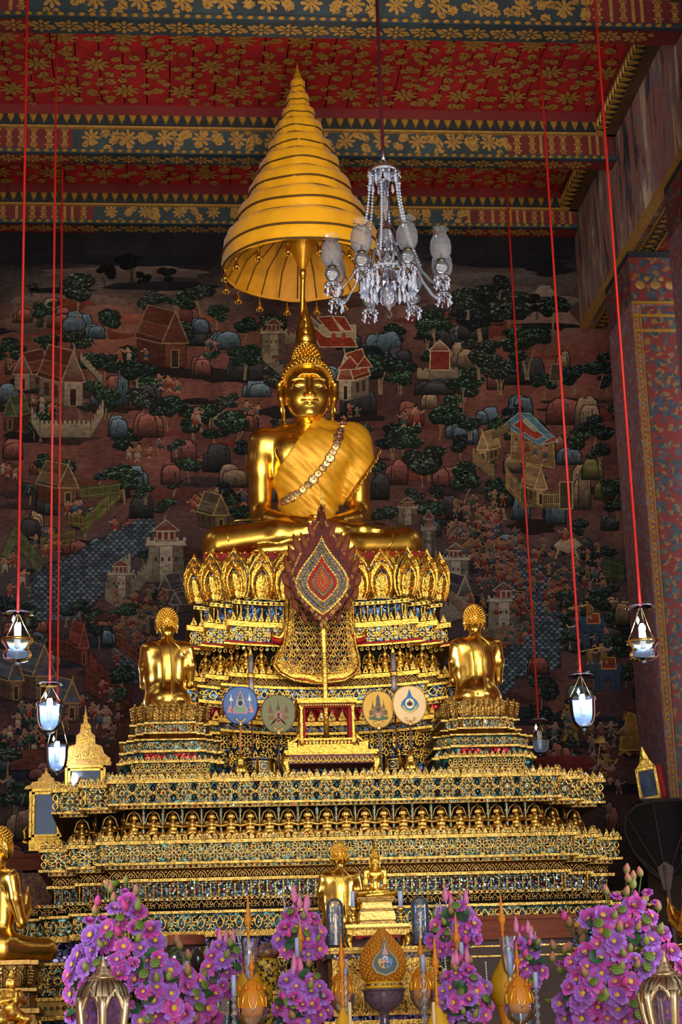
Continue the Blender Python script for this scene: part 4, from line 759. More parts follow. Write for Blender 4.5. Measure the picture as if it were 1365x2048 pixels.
# ------------------------------------------------------------------ signed distance modelling for figures
def sdf_mesh(fn, lo, hi, h):
    """naive surface nets; fn takes X,Y,Z arrays"""
    ax = [np.arange(lo[i], hi[i]+h, h, dtype=np.float32) for i in range(3)]
    X, Y, Z = np.meshgrid(*ax, indexing='ij', sparse=True); d = fn(X, Y, Z).astype(np.float32)
    nx, ny, nz = d.shape; ins = d < 0
    cs = np.zeros((nx-1, ny-1, nz-1), np.int8)
    for a in (0, 1):
        for b_ in (0, 1):
            for c in (0, 1): cs += ins[a:nx-1+a, b_:ny-1+b_, c:nz-1+c]
    act = np.argwhere((cs > 0) & (cs < 8)); idx = -np.ones(cs.shape, np.int64); idx[tuple(act.T)] = np.arange(len(act))
    acc = np.zeros((len(act), 3)); cnt = np.zeros(len(act))
    corners = [(a, b_, c) for a in (0, 1) for b_ in (0, 1) for c in (0, 1)]
    for p in corners:
        for k in range(3):
            if p[k]: continue
            q = list(p); q[k] = 1
            v0 = d[act[:, 0]+p[0], act[:, 1]+p[1], act[:, 2]+p[2]]; v1 = d[act[:, 0]+q[0], act[:, 1]+q[1], act[:, 2]+q[2]]
            m = (v0 < 0) != (v1 < 0); t = np.where(m, v0/(v0-v1+1e-12), 0)
            o = np.tile(np.array(p, float), (len(act), 1)); o[:, k] += t; acc[m] += o[m]; cnt[m] += 1
    V = (act+acc/np.maximum(cnt, 1)[:, None])*h+np.array([a[0] for a in ax])
    F = []
    for k in range(3):
        sl0 = [slice(None)]*3; sl1 = [slice(None)]*3; sl0[k] = slice(0, -1); sl1[k] = slice(1, None)
        a, b_ = ins[tuple(sl0)], ins[tuple(sl1)]; E = np.argwhere(a != b_); u, w = (k+1) % 3, (k+2) % 3
        E = E[(E[:, u] > 0) & (E[:, w] > 0) & (E[:, u] < d.shape[u]-1) & (E[:, w] < d.shape[w]-1)]
        if not len(E): continue
        du = np.zeros(3, int); du[u] = 1; dw = np.zeros(3, int); dw[w] = 1
        Q = np.stack([idx[tuple((E-du-dw).T)], idx[tuple((E-dw).T)], idx[tuple(E.T)], idx[tuple((E-du).T)]], 1)
        fl = ~a[tuple(E.T)]; Q[fl] = Q[fl][:, ::-1]; F.append(Q)
    return V, np.concatenate(F)
def smin(a, b, k): h = np.clip(.5+.5*(b-a)/k, 0, 1); return b*(1-h)+a*h-k*h*(1-h)
def ell(X, Y, Z, c, r):
    q = np.sqrt(((X-c[0])/r[0])**2+((Y-c[1])/r[1])**2+((Z-c[2])/r[2])**2); return (q-1)*min(r)*(.5+.5*np.minimum(1, 1))
def cone(X, Y, Z, a, b, ra, rb):
    a = np.array(a, float); b = np.array(b, float); ab = b-a; L2 = ab@ab
    t = np.clip(((X-a[0])*ab[0]+(Y-a[1])*ab[1]+(Z-a[2])*ab[2])/L2, 0, 1)
    return np.sqrt((X-a[0]-t*ab[0])**2+(Y-a[1]-t*ab[1])**2+(Z-a[2]-t*ab[2])**2)-(ra+(rb-ra)*t)
def chain(X, Y, Z, P, k=.02):
    d = None
    for (a, ra), (b, rb) in zip(P, P[1:]): q = cone(X, Y, Z, a, b, ra, rb); d = q if d is None else smin(d, q, k)
    return d
# kneeling deva, hands pressed together, tall crown; 0.245 m high, faces -y
def deva_fn(X, Y, Z):
    d = ell(X, Y, Z, (0, 0, .105), (.034, .026, .045)); d = smin(d, ell(X, Y, Z, (0, .005, .055), (.036, .034, .03)), .012)
    for s_ in (-1, 1):
        d = smin(d, chain(X, Y, Z, [((s_*.025, 0, .05), .024), ((s_*.052, -.035, .03), .019), ((s_*.03, .02, .012), .015)], .008), .01)
        d = smin(d, chain(X, Y, Z, [((s_*.034, 0, .135), .014), ((s_*.052, -.012, .10), .012), ((s_*.008, -.042, .112), .009)], .006), .008)
    d = smin(d, cone(X, Y, Z, (0, -.044, .10), (0, -.046, .14), .009, .004), .004)
    d = smin(d, cone(X, Y, Z, (0, 0, .14), (0, 0, .165), .012, .011), .006); d = smin(d, ell(X, Y, Z, (0, -.003, .172), (.020, .021, .024)), .004)
    d = np.minimum(d, cone(X, Y, Z, (0, 0, .190), (0, 0, .245), .019, .002)); d = np.minimum(d, ell(X, Y, Z, (0, 0, .188), (.026, .026, .006)))
    for s_ in (-1, 1): d = np.minimum(d, ell(X, Y, Z, (s_*.023, 0, .170), (.005, .008, .016)))
    d = np.minimum(d, np.maximum(ell(X, Y, Z, (0, 0, .004), (.062, .055, .012)), -Z)); return d
dv, df = sdf_mesh(deva_fn, (-.075, -.07, -.006), (.075, .06, .255), .0052); DEVA = arr_mesh('deva_figure', dv, df, mat('gilded_deva', (.80, .46, .10), .34, 1.0, var=.4, scale=40)); DEVAG = arr_mesh('deva_figure', dv, df, G['relief'])

# ================================================================== lower terrace of the altar
TW, TD, TCY = (1.67, 1.895, 2.12), (1.77, 1.545, 1.32), 0.0
T1 = Tier(TW, TD, 0.0, 0.0, 1.02)
def zt(py, e): return float(at(674, py+3, -(TD[0]+e))[2])
G['nichedark'] = mat('dark_niche_brown', srgb(30, 26, 22), .85, var=.4, scale=20, spec=.1)  # one dark brown tone for the recessed niches and coves
terrace = thing('altar_terrace', 'wide stepped altar terrace in gilded relief with teal glass mosaic bands', 'altar', (0, 0, 0))
prof = []
def seg(py0, py1, e, mi, e2=None): prof.append((zt(py0, e), e, mi)); prof.append((zt(py1, e2 if e2 is not None else e), e2 if e2 is not None else e, mi))
# material slots: 0 gold, 1 teal mosaic, 2 dull gilding, 3 dark recess, 4 violet mosaic, 5 silver mosaic
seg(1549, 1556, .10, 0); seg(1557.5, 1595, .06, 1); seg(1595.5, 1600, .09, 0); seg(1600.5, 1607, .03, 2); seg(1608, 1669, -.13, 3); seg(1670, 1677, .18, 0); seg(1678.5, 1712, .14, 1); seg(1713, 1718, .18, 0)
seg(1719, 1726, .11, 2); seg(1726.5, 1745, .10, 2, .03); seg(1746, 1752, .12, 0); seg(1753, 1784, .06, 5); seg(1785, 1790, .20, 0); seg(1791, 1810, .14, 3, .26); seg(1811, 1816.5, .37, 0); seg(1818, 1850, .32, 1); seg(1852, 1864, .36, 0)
seg(1866, 1902, .28, 4); seg(1904, 1910, .38, 0); seg(1912, 1972, .34, 1); seg(1974, 1981, .42, 0); seg(1983, 2010, .38, 2); seg(2012, 2020, .46, 0); seg(2022, 2070, .42, 1)
prof += [(1.32, .5, 0), (1.26, .5, 2), (.9, .5, 2), (.3, .6, 2), (0.0, .6, 2)]
TMATS = [G['reliefold'], G['teal'], G['darkgold'], G['nichedark'], G['violet'], G['silver']]
t_top = T1.body(prof, 'terrace_body', TMATS, terrace)
ROS_T = rosette_cell(.16, zt(1558, .06)-zt(1595, .06), RO, 1); ROS_B = rosette_cell(.155, zt(1679, .14)-zt(1712, .14), RO, 2); SCR_C = scroll_cell(.14, zt(1818, .32)-zt(1850, .32), RO); ROS_L = rosette_cell(.2, zt(1912, .34)-zt(1972, .34), RO, 3)
T1.band(ROS_T, 'floral_relief', t_top, zt(1595, .06), .062, .16); T1.band(ROS_B, 'floral_relief', t_top, zt(1712, .14), .142, .155); T1.band(SCR_C, 'scroll_relief', t_top, zt(1850, .32), .322, .14); T1.band(ROS_L, 'floral_relief', t_top, zt(1972, .34), .342, .2)
CL_T = crest_leaf(.054, zt(1531, .09)-zt(1549, .09), RO); CL_F = crest_leaf(.046, .075, RO); CL_S = crest_leaf(.034, .042, RO)
T1.band(CL_T, 'crest_leaf', t_top, zt(1549.5, .085), .085, .060)
T1.band(CL_F, 'crest_leaf', t_top, zt(1670, .15), .15, .056)
T1.band_joined(lambda b, M: (b.prism([(-.022, 0), (-.02, .02), (0, .05), (.02, .02), (.022, 0)], -.006, .004, 0, M, .2), b.gem(0, .018, .009, .01, -.006, 1, 5, M)), t_top, zt(1549.5, .10), .098, .05, 'small_crest', RO)
T1.band_joined(lambda b, M: (b.prism([(-.02, 0), (-.018, .02), (0, .045), (.018, .02), (.02, 0)], -.006, .004, 0, M, .2), b.gem(0, .018, .008, .01, -.006, 1, 5, M)), t_top, zt(1670, .17), .172, .046, 'small_crest', RO)
T1.band_joined(stud(.012), t_top, zt(1603.5, .03), .034, .042, 'glass_studs', RO); T1.band_joined(stud(.012), t_top, zt(1722.5, .11), .114, .042, 'glass_studs', RO)
T1.band_joined(stud(.011), t_top, zt(1787.5, .2), .202, .04, 'glass_studs', RO)
AR = arch_cell(.105, zt(1727, .1)-zt(1745, .04), RD); T1.band(AR, 'arch_relief', t_top, zt(1745, .04), .075, .105)
CO = colonnette(.042, zt(1752, .10)-zt(1784, .10), RO); T1.band(CO, 'colonnette', t_top, zt(1784, .085), .085, .062)
T1.band_joined(lambda b, M: (b.gem(0, .03, .013, .01, 0, 1, 6, M), b.gem(0, .055, .011, .01, 0, 2, 5, M), b.gem(0, .085, .013, .01, 0, 1, 6, M), b.ridge(petal_loop(0, .1, .035, .025, PI/2), .008, .008, 0, 0, True, M)), t_top, zt(1784, .06), .063, .062, 'glass_inlay', RO)
AR2 = scroll_cell(.11, zt(1792, .16)-zt(1810, .2), RD); T1.band(AR2, 'scroll_relief', t_top, zt(1810, .2), .222, .11)
T1.band_joined(lambda b, M: b.ridge([(-.014, 0), (.014, .045)], .018, .012, 0, 0, False, M), t_top, zt(1863, .36), .362, .034, 'rope_moulding', RO)
T1.band_joined(stud(.014), t_top, zt(1996, .38), .384, .05, 'glass_studs', RO)
# niche dividers and the row of kneeling devas
zn = zt(1668, .02); hn = zt(1608, -.02)-zn
dvd = MB(); dvd.box(-.012, .012, -.02, .02, 0, hn, 1); dvd.ridge([(0, 0), (0, hn)], .010, .008, -.02, 0); dvd = dvd.mesh('niche_divider', RO[:1]+[G['teal']])
nar = MB(); nar.ridge([(-.068, .02), (-.064, hn*.55), (-.04, hn*.85), (0, hn*.98), (.04, hn*.85), (.064, hn*.55), (.068, .02)], .011, .008, 0, 0); nar = nar.mesh('niche_arch', RD[:1])
for (xa, ya), (xb, yb), rz in T1.segs(-.03)[1:-1]:
    L = math.hypot(xb-xa, yb-ya); n = max(1, round(L/.152)) if rz == 0 else 1
    for i in range(n):
        t = (i+.5)/n; x, y = xa+(xb-xa)*t, ya+(yb-ya)*t; inst(DEVA, 'deva_figure', t_top, (x, y, zn), rz, (1.22, 1.0, hn/.245))
        ox, oy = (0, .06) if rz == 0 else (.06*(1 if rz < 0 else -1), 0); inst(nar, 'niche_arch', t_top, (x+ox, y+oy, zn), rz)
        if rz == 0 and i: q = i/n; inst(dvd, 'niche_divider', t_top, (xa+(xb-xa)*q, ya+.03, zn), rz)

# ================================================================== throne pedestal of the main statue
P1 = Tier((.74, .93, 1.07), (1.02, .84, .66), 0.0, 0.0, .95, .085)
def zp(py, e): return float(at(640, py, -(1.02+e))[2])+.085
T1Z = zt(1549, .10)
throne = thing('throne_pedestal', 'tall gilded lotus throne pedestal with blue glass mosaic under the great Buddha', 'pedestal', (0, 0, T1Z))
prof = []
def seg(py0, py1, e, mi, e2=None): prof.append((zp(py0, e), e, mi)); e3 = e if e2 is None else e2; prof.append((zp(py1, e3), e3, mi))
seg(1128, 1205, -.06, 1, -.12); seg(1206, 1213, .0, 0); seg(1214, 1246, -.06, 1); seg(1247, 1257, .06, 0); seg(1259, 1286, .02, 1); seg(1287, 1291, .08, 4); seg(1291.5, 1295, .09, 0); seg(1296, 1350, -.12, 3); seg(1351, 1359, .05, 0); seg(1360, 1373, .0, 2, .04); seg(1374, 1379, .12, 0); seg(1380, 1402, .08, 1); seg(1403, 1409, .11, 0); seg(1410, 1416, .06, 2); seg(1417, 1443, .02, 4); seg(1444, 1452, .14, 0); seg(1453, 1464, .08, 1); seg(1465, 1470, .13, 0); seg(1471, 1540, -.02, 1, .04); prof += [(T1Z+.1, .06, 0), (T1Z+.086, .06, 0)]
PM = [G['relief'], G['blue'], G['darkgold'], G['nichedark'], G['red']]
pb = P1.body(prof, 'pedestal_body', PM, throne)
hz = zp(1109, 0)-zp(1206, -.02)
BP = big_petal(.225, hz, RM, .10); BP2 = big_petal(.19, hz*.96, RM, .06)
P1.band(BP2, 'lotus_petal', pb, zp(1204, -.09), -.06, .215); 
for (xa, ya), (xb, yb), rz in P1.segs(-.035)[1:-1]:
    L = math.hypot(xb-xa, yb-ya); n = max(1, round(L/.215))
    for i in range(n+1):
        x, y = xa+(xb-xa)*i/n, ya+(yb-ya)*i/n
        if rz == 0: inst(BP, 'lotus_petal', pb, (x, y-.03, zp(1205, -.05)+P1.sag(x)), rz+(0 if 0 < i < n else (-.5 if i == 0 else .5)*(1 if True else 0)), (L/n/.215 if L/n > .15 else .8, 1, 1))
cl = crest_leaf(.05, .075, RM); cl2 = crest_leaf(.07, .10, RM)
ROS_P = rosette_cell(.15, zp(1259, .02)-zp(1286, .02), RM, 4); P1.band(ROS_P, 'floral_relief', pb, zp(1286, .02), .022, .15)
SC2 = scroll_cell(.13, zp(1380, .08)-zp(1402, .08), RM); P1.band(SC2, 'scroll_relief', pb, zp(1402, .08), .082, .13)
CO2 = colonnette(.040, zp(1214, -.02)-zp(1246, -.02), RM); P1.band(CO2, 'colonnette', pb, zp(1246, -.03), -.03, .058)
P1.band(cl, 'crest_leaf', pb, zp(1247, .03), .035, .058); P1.band(cl, 'crest_leaf', pb, zp(1351, .02), .03, .058); P1.band(cl2, 'crest_leaf', pb, zp(1444, .1), .11, .085)
P1.band(arch_cell(.10, zp(1360, .02)-zp(1373, .02), RD), 'arch_relief', pb, zp(1373, .03), .035, .10)
P1.band_joined(stud(.012), pb, zp(1209.5, .0), .004, .045, 'glass_studs', RM); P1.band_joined(stud(.012), pb, zp(1302, -.03), .0, .05, 'glass_studs', RM); P1.band_joined(stud(.011), pb, zp(1413, .06), .064, .045, 'glass_studs', RM)
P1.band(scroll_cell(.12, zp(1453, .08)-zp(1464, .08), RM), 'scroll_relief', pb, zp(1464, .08), .082, .12)
P1.band(rosette_cell(.2, (zp(1471, .1)-zp(1540, .1))*.5, RM, 6), 'floral_relief', pb, zp(1503, 0), .012, .2); P1.band(rosette_cell(.2, (zp(1471, .1)-zp(1540, .1))*.5, RM, 7), 'floral_relief', pb, zp(1540, .03), .042, .2)
trg = MB(); trg.prism([(-.05, 0), (.05, 0), (0, -.07)], -.012, .01, 0, None, .2); trg = trg.mesh('red_glass_pendant', G['redjewel']); P1.band(trg, 'red_glass_pendant', pb, zp(1418, .04), .05, .11)
zn = zp(1350, .0); hn = zp(1297, 0)-zn
for (xa, ya), (xb, yb), rz in P1.segs(-.03)[1:-1]:
    L = math.hypot(xb-xa, yb-ya); n = max(1, round(L/.125)) if rz == 0 else 1
    for i in range(n):
        t = (i+.5)/n; x, y = xa+(xb-xa)*t, ya+(yb-ya)*t
        if abs(x) < .33 and rz == 0: continue
        inst(DEVAG, 'deva_figure', pb, (x, y, zn+P1.sag(x)), rz, (.95, .9, hn/.25))
        if rz == 0: inst(nar, 'niche_arch', pb, (x, y+.05, zn+P1.sag(x)), rz, (.85, 1, hn/.28))
# red seat slab under the statue
b = MB(); b.box(-.98, .98, -.66, .6, zp(1128, -.06)-.09, 5.590); b.build('red_seat_slab', G['red'], throne)
b = MB(); 
for i in range(30):
    b.ball((-.96+i*.066, -.665, 5.585), .018, 7, 4)
b.build('seat_studs', G['relief'], throne, kind='stuff')
# the long embroidered apron hanging down the front of the throne
ap = []                                  # outline from photo pixels, on a surface that bows outwards towards its foot
AY = lambda py: -1.12-.16*max(0, (py-1110)/255)**1.5
def apx(px, py, dy=0.0): p = at(px, py, AY(py)+dy); return (p[0], p[1], p[2])
def apron_sheet(sc_, dy, mi, b, shrink=0):
    rows = [(1112, 578, 702), (1150, 577, 703), (1190, 576, 704), (1230, 575, 706), (1265, 573, 709), (1290, 567, 712), (1312, 556, 716), (1330, 549, 720), (1345, 560, 713), (1356, 580, 698), (1364, 608, 672), (1367, 634, 646)]
    V = []; F = []; n = 9
    for py, xa, xb in rows:
        m = (xa+xb)/2; xa, xb = m+(xa-m)*sc_, m+(xb-m)*sc_; q = py-shrink*(py-1112)/255
        for i in range(n): t = i/(n-1); V.append(apx(xa+(xb-xa)*t, q, dy-.03*math.sin(PI*t)))
    for j in range(len(rows)-1):
        for i in range(n-1): F.append((j*n+i, (j+1)*n+i, (j+1)*n+i+1, j*n+i+1))
    b.add(V, F, mi, True)
apron = None
b = MB(); apron_sheet(1.02, .0, 0, b, -4); apron = b.build('apron_lining', G['red'], throne)
b = MB(); apron_sheet(.96, -.012, 0, b, 3); b.build('apron_border', G['relief'], throne)
b = MB(); apron_sheet(.80, -.02, 0, b, 16); b.build('apron_field', mosaic('green_red_mosaic', [srgb(20, 70, 60), srgb(110, 24, 20), srgb(150, 110, 40), srgb(90, 30, 20), srgb(30, 60, 70)], 70), throne)
b = MB(); apron_sheet(.52, -.03, 0, b, 26); b.build('apron_inner', mosaic('dark_red_mosaic', [srgb(100, 26, 20), srgb(60, 20, 16), srgb(140, 100, 40), srgb(24, 50, 44)], 80), throne)
fl = MB(); fl.ridge(petal_loop(0, 0, .05, .028, PI/2), .008, .010, 0, 0, True); fl.gem(0, .022, .007, .008, 0, 1, 5); fl.ridge(curl(-.02, .01, .014, 0, .7), .006, .008, 0, 0); fl.ridge(curl(.02, .01, .014, PI, .7, -1), .006, .008, 0, 0); fld = fl.mesh('apron_flower', RD); fl = fl.mesh('apron_flower', RM)
for j, py in enumerate(range(1128, 1352, 11)):
    half = (66 if py < 1265 else 66+(py-1265)*.28)*(1 if py < 1335 else max(.25, 1-(py-1335)/42)); n = 11
    for i in range(n):
        t = (i+.5+(.5 if j % 2 else 0))/n
        if t > 1: continue
        p = apx(640-half*.92+2*half*.92*t-(1 if py > 1290 else 0)*6, py, -.036-.03*math.sin(PI*t)); inst(fl if (i+j) % 3 == 0 else fld, 'apron_flower', throne, p, 0, (.92, 1, 1))
b = MB()
for xs in ((577, 576, 574, 568, 552, 549, 562, 590, 634), (703, 705, 708, 712, 719, 720, 711, 688, 634)):
    pts = [apx(x, y, -.03) for x, y in zip(xs, (1112, 1190, 1250, 1288, 1318, 1332, 1348, 1361, 1368))]; b.tube(pts, .013, 6)
for xs in ((588, 588, 588, 584, 578, 590, 634), (693, 694, 695, 697, 700, 690, 634)): b.tube([apx(x, y, -.045) for x, y in zip(xs, (1112, 1190, 1260, 1295, 1325, 1342, 1350))], .011, 6)
b.build('apron_cord', G['relief'], throne)
for s_ in (-1, 1):                       # upturned naga tails either side of the apron
    b = MB(); x0_ = 640; c = [(63, 1112), (64, 1180), (66, 1240), (70, 1262), (80, 1276), (92, 1272), (96, 1258)] ; b.tube([apx(x0_+s_*x-(4 if s_ > 0 else 0), y, -.015) for x, y in c], [.02, .02, .022, .024, .022, .016, .006], 7); b.build('naga_scroll', G['relief'], throne)
    b = MB(); b.tube([apx(x0_+s_*(x+1)-(4 if s_ > 0 else 0), y+7, -.0) for x, y in c[2:]], [.02, .03, .03, .018, .006], 7); b.build('red_backing', G['red'], throne)

# ================================================================== two side pedestals for the disciples
def side_pedestal(cx, cy, label):
    S = Tier((.22, .28, .34), (.34, .28, .22), cx, cy, .25); base = T1Z+.003
    t = thing('side_pedestal', label, 'pedestal', (cx, cy, base), 'disciple pedestals on the terrace')
    z0 = base; H = 4.09-z0
    prof = [(z0+H*q, e, mi) for q, e, mi in ((1, -.03, 0), (.985, -.03, 1), (.80, -.05, 1), (.79, -.02, 0), (.765, -.02, 0), (.755, -.06, 2), (.66, -.06, 2), (.65, -.01, 0), (.63, -.01, 0), (.62, -.06, 3), (.55, .0, 3), (.545, .06, 0), (.525, .06, 0), (.515, .02, 1), (.41, .02, 1), (.40, .06, 0), (.37, .06, 0), (.36, .02, 1), (.27, .02, 1), (.26, .08, 0), (.23, .08, 0), (.22, .05, 1), (.03, .08, 1), (.02, .10, 0), (0, .10, 0))]
    bo = S.body(prof, 'pedestal_body', [G['reliefold'], G['teal'], G['silver'], G['darkgold'], G['redjewel']], t)
    S.band(PETS, 'lotus_petal', bo, z0+H*.80, -.035, .085); S.band(PETS, 'lotus_petal', bo, z0+H*.80, -.028, .128)
    for k in (-1, 1): b = MB(); b.box(cx+k*.115-.085, cx+k*.115+.085, cy-.366, cy-.355, z0+H*.285, z0+H*.355); b.build('red_glass_panel', G['redjewel'], bo)
    S.band_joined(stud(.012), bo, z0+H*.735, -.055, .04, 'glass_studs', RO); S.band_joined(stud(.012), bo, z0+H*.69, -.055, .04, 'glass_studs', RO)
    S.band(scroll_cell(.10, H*.1, RO), 'scroll_relief', bo, z0+H*.412, .024, .10); S.band(CL_S, 'crest_leaf', bo, z0+H*.26, .07, .044); S.band(rosette_cell(.13, H*.18, RO, 9), 'floral_relief', bo, z0+H*.035, .075, .13)
    S.band(CL_S, 'crest_leaf', bo, z0+H*.02, .095, .044)
    return t
PETS = big_petal(.085, .145, RO, .10)
DLX, DRX, DY = -1.28, 1.20, -1.36
side_pedestal(DLX, DY, 'small gilded stepped pedestal under the disciple nearest the gilt mirrors'); side_pedestal(DRX, DY, 'small gilded stepped pedestal under the disciple nearest the pillars')
# ================================================================== the great Buddha (local: x right, y towards the back, z up from the seat)
BZ = 5.595
def body_fn(X, Y, Z, arms=True, legs=True):
    Z0 = Z; Z = np.where(Z < .35, Z, .35+(Z-.35)/1.135)
    C = lambda *a: cone(X, Y, Z, *a); E_ = lambda c, r: ell(X, Y, Z, c, r)
    d = E_((0, .03, .16), (.37, .27, .22))
    d = smin(d, E_((0, .05, .48), (.245, .185, .30)), .10); d = smin(d, E_((.0, .03, .90), (.335, .225, .30)), .10)
    d = smin(d, C((-.34, .04, 1.10), (.36, .04, 1.10), .13, .13), .07)
    d = smin(d, C((-.20, .05, 1.20), (.22, .05, 1.20), .06, .06), .10); d = smin(d, C((.01, .06, 1.16), (.01, .04, 1.42), .135, .112), .05)
    for s_ in (-1, 1): d = smin(d, E_((s_*.155+.01, -.155, .99), (.17, .07, .12)), .06)
    if arms:
        for s_ in (-1, 1):
            o = .02 if s_ > 0 else 0
            d = smin(d, chain(X, Y, Z, [((s_*.415+o, .04, 1.10), .132), ((s_*.432+o, .05, .92), .122), ((s_*.44+o, .06, .52), .098)], .04), .035)
            d = smin(d, chain(X, Y, Z, [((s_*.44+o, .06, .50), .098), ((s_*.36+o, -.22, .385), .088), ((s_*.17+o, -.42, .325), .062)], .04), .04)
    if legs:
        L = chain(X, Y, Z, [((.22, .05, .17), .21), ((.61, -.08, .17), .190), ((.81, -.22, .165), .172)], .05)           # thighs
        L = smin(L, chain(X, Y, Z, [((-.22, .05, .19), .21), ((-.61, -.08, .19), .190), ((-.81, -.22, .18), .174)], .05), .05)
        L = smin(L, chain(X, Y, Z, [((.81, -.25, .155), .162), ((.30, -.40, .115), .128), ((-.25, -.46, .075), .078), ((-.46, -.47, .06), .058)], .05), .03)   # lower shin and foot
        U = chain(X, Y, Z, [((-.81, -.25, .18), .164), ((-.30, -.42, .215), .136), ((.22, -.44, .24), .086), ((.34, -.43, .245), .064)], .05)                # upper shin
        L = smin(L, U, .015); d = smin(d, L, .03)
        F = chain(X, Y, Z, [((.30, -.43, .235), .062), ((.44, -.42, .262), .052), ((.56, -.41, .255), .040)], .03); d = smin(d, F, .02)
        for k in range(4): d = smin(d, C((.54, -.385-.016*k-.01, .262-.004*k), (.625-.012*k, -.40-.014*k, .250), .016, .013), .006)
        for k in range(4): d = smin(d, C((-.46, -.44-.018*k, .065), (-.56+.01*k, -.455-.016*k, .05), .018, .014), .006)
    if arms:                              # hands in the lap, right over left
        d = smin(d, chain(X, Y, Z, [((-.17, -.42, .325), .058), ((-.04, -.47, .318), .048)], .03), .03); d = smin(d, chain(X, Y, Z, [((.19, -.42, .315), .058), ((.06, -.47, .296), .048)], .03), .03)
        for k in range(4):
            d = smin(d, chain(X, Y, Z, [((-.05, -.445-.026*k, .325-.006*k), .021), ((.06, -.45-.026*k, .332-.010*k), .018), ((.155-.012*k, -.44-.026*k, .326-.012*k), .013)], .01), .007)
            d = smin(d, chain(X, Y, Z, [((.08, -.44-.028*k, .288-.008*k), .021), ((-.04, -.45-.028*k, .284-.010*k), .019), ((-.16+.012*k, -.445-.026*k, .284-.010*k), .014)], .01), .007)
        d = smin(d, chain(X, Y, Z, [((-.11, -.43, .345), .026), ((-.03, -.44, .368), .020), ((.015, -.445, .374), .014)], .01), .012); d = smin(d, chain(X, Y, Z, [((.13, -.43, .335), .026), ((.06, -.44, .364), .020), ((.025, -.445, .372), .014)], .01), .012)
    return np.maximum(d, -Z+.002)
def head_fn(X, Y, Z):
    """head with its centre at the origin: chin at -.30, hair from +.12"""
    E_ = lambda c, r: ell(X, Y, Z, c, r); C = lambda *a: cone(X, Y, Z, *a); ax = np.abs(X)
    d = E_((0, .02, .05), (.212, .235, .245)); d = smin(d, E_((0, -.035, -.10), (.188, .182, .20)), .07); d = smin(d, E_((0, -.105, -.235), (.106, .088, .070)), .06)
    d = smin(d, C((0, .05, -.22), (0, .06, -.46), .118, .125), .035)
    for z in (-.335, -.375, -.415): d = np.minimum(d, np.maximum(np.abs(Z-z)-.006, np.sqrt(X**2+(Y-.055)**2)-.132))
    # brow ridges, lids, nose, lips
    xb = np.clip(ax, .02, .15); zb = .075-1.9*(xb-.085)**2*1.6; d = smin(d, np.sqrt((ax-xb)**2+(Y+.205-.75*xb**2*1.4)**2+(Z-zb)**2)-.011, .022)
    d = smin(d, E_((0, -.20, .02), (.02, .03, .05)), .03)
    d = smin(d, ell(ax, Y, Z, (.085, -.182, .022), (.056, .030, .030)), .022)
    xl = np.clip(ax, .036, .135); zl = .008+.9*(xl-.085)**2*-2.0; d = smin(d, np.sqrt((ax-xl)**2+(Y+.212-.9*xl**2)**2+(Z-zl)**2)-.006, .008)
    d = smin(d, chain(X, Y, Z, [((0, -.205, .045), .017), ((0, -.228, -.04), .019), ((0, -.252, -.085), .023)], .01), .016); d = smin(d, ell(ax, Y, Z, (.030, -.222, -.092), (.020, .026, .017)), .012)
    xm = np.clip(ax, 0, .066); d = smin(d, np.sqrt((ax-xm)**2+(Y+.214-1.7*xm**2*1.6)**2+(Z+.148-.9*xm**2*1.6+.006*np.exp(-(xm/.018)**2))**2)-(.0115-.07*xm), .007)
    d = smin(d, np.sqrt((ax-xm*.8)**2+(Y+.208-1.8*xm**2*1.6)**2+(Z+.176-1.4*xm**2*1.6)**2)-(.0145-.12*xm), .008)
    d = smin(d, ell(ax, Y, Z, (.105, -.14, -.10), (.06, .05, .07)), .04); d = smin(d, E_((0, -.165, -.245), (.045, .035, .035)), .03)
    # hair cap and cranial dome
    H = E_((0, .035, .085), (.236, .262, .262)); H = smin(H, E_((0, .05, .33), (.128, .130, .17)), .05)
    cut = (.115+.05*np.cos(np.clip(X/.17, -1, 1)*PI)*-.35-Z)*.8-(Y+.02)*.62; cut = np.maximum(cut, -.30-Z+Y*0); H = np.maximum(H, np.maximum(cut-.0, -(Z+.16+.0*X)) ); d = np.minimum(d, H)
    # long ears
    Ea = chain(ax, Y, Z, [((.238, .02, .115), .020), ((.262, .045, .10), .024), ((.250, .035, -.04), .030), ((.232, .02, -.16), .022), ((.222, .01, -.30), .014), ((.232, .0, -.335), .013)], .02)
    Ea = np.maximum(Ea, -ell(ax, Y, Z, (.262, -.01, .04), (.02, .028, .055))); Ea = np.maximum(Ea, -ell(ax, Y, Z, (.245, -.005, -.20), (.02, .016, .07))); return np.minimum(d, Ea)
HC = (.012, .0, 1.680)                   # head centre above the seat
def join(a, b_): return np.concatenate([a[0], b_[0]]), np.concatenate([a[1], b_[1]+len(a[0])])
BODY = sdf_mesh(body_fn, (-1.02, -.64, -.02), (1.02, .40, 1.52), .0135)
_hv, _hf = sdf_mesh(head_fn, (-.31, -.30, -.42), (.31, .36, .53), .0062); HEAD = (_hv, _hf)
bm_ = join(BODY, (_hv+np.array(HC), _hf)); BUD = arr_mesh('body', bm_[0], bm_[1], G['gold'])
buddha = thing('buddha_statue', 'great seated golden Buddha in a yellow cloth on the lotus throne', 'statue', (0, 0, BZ)); BO = np.array((0, 0, BZ))
inst(BUD, 'body', buddha, BO)
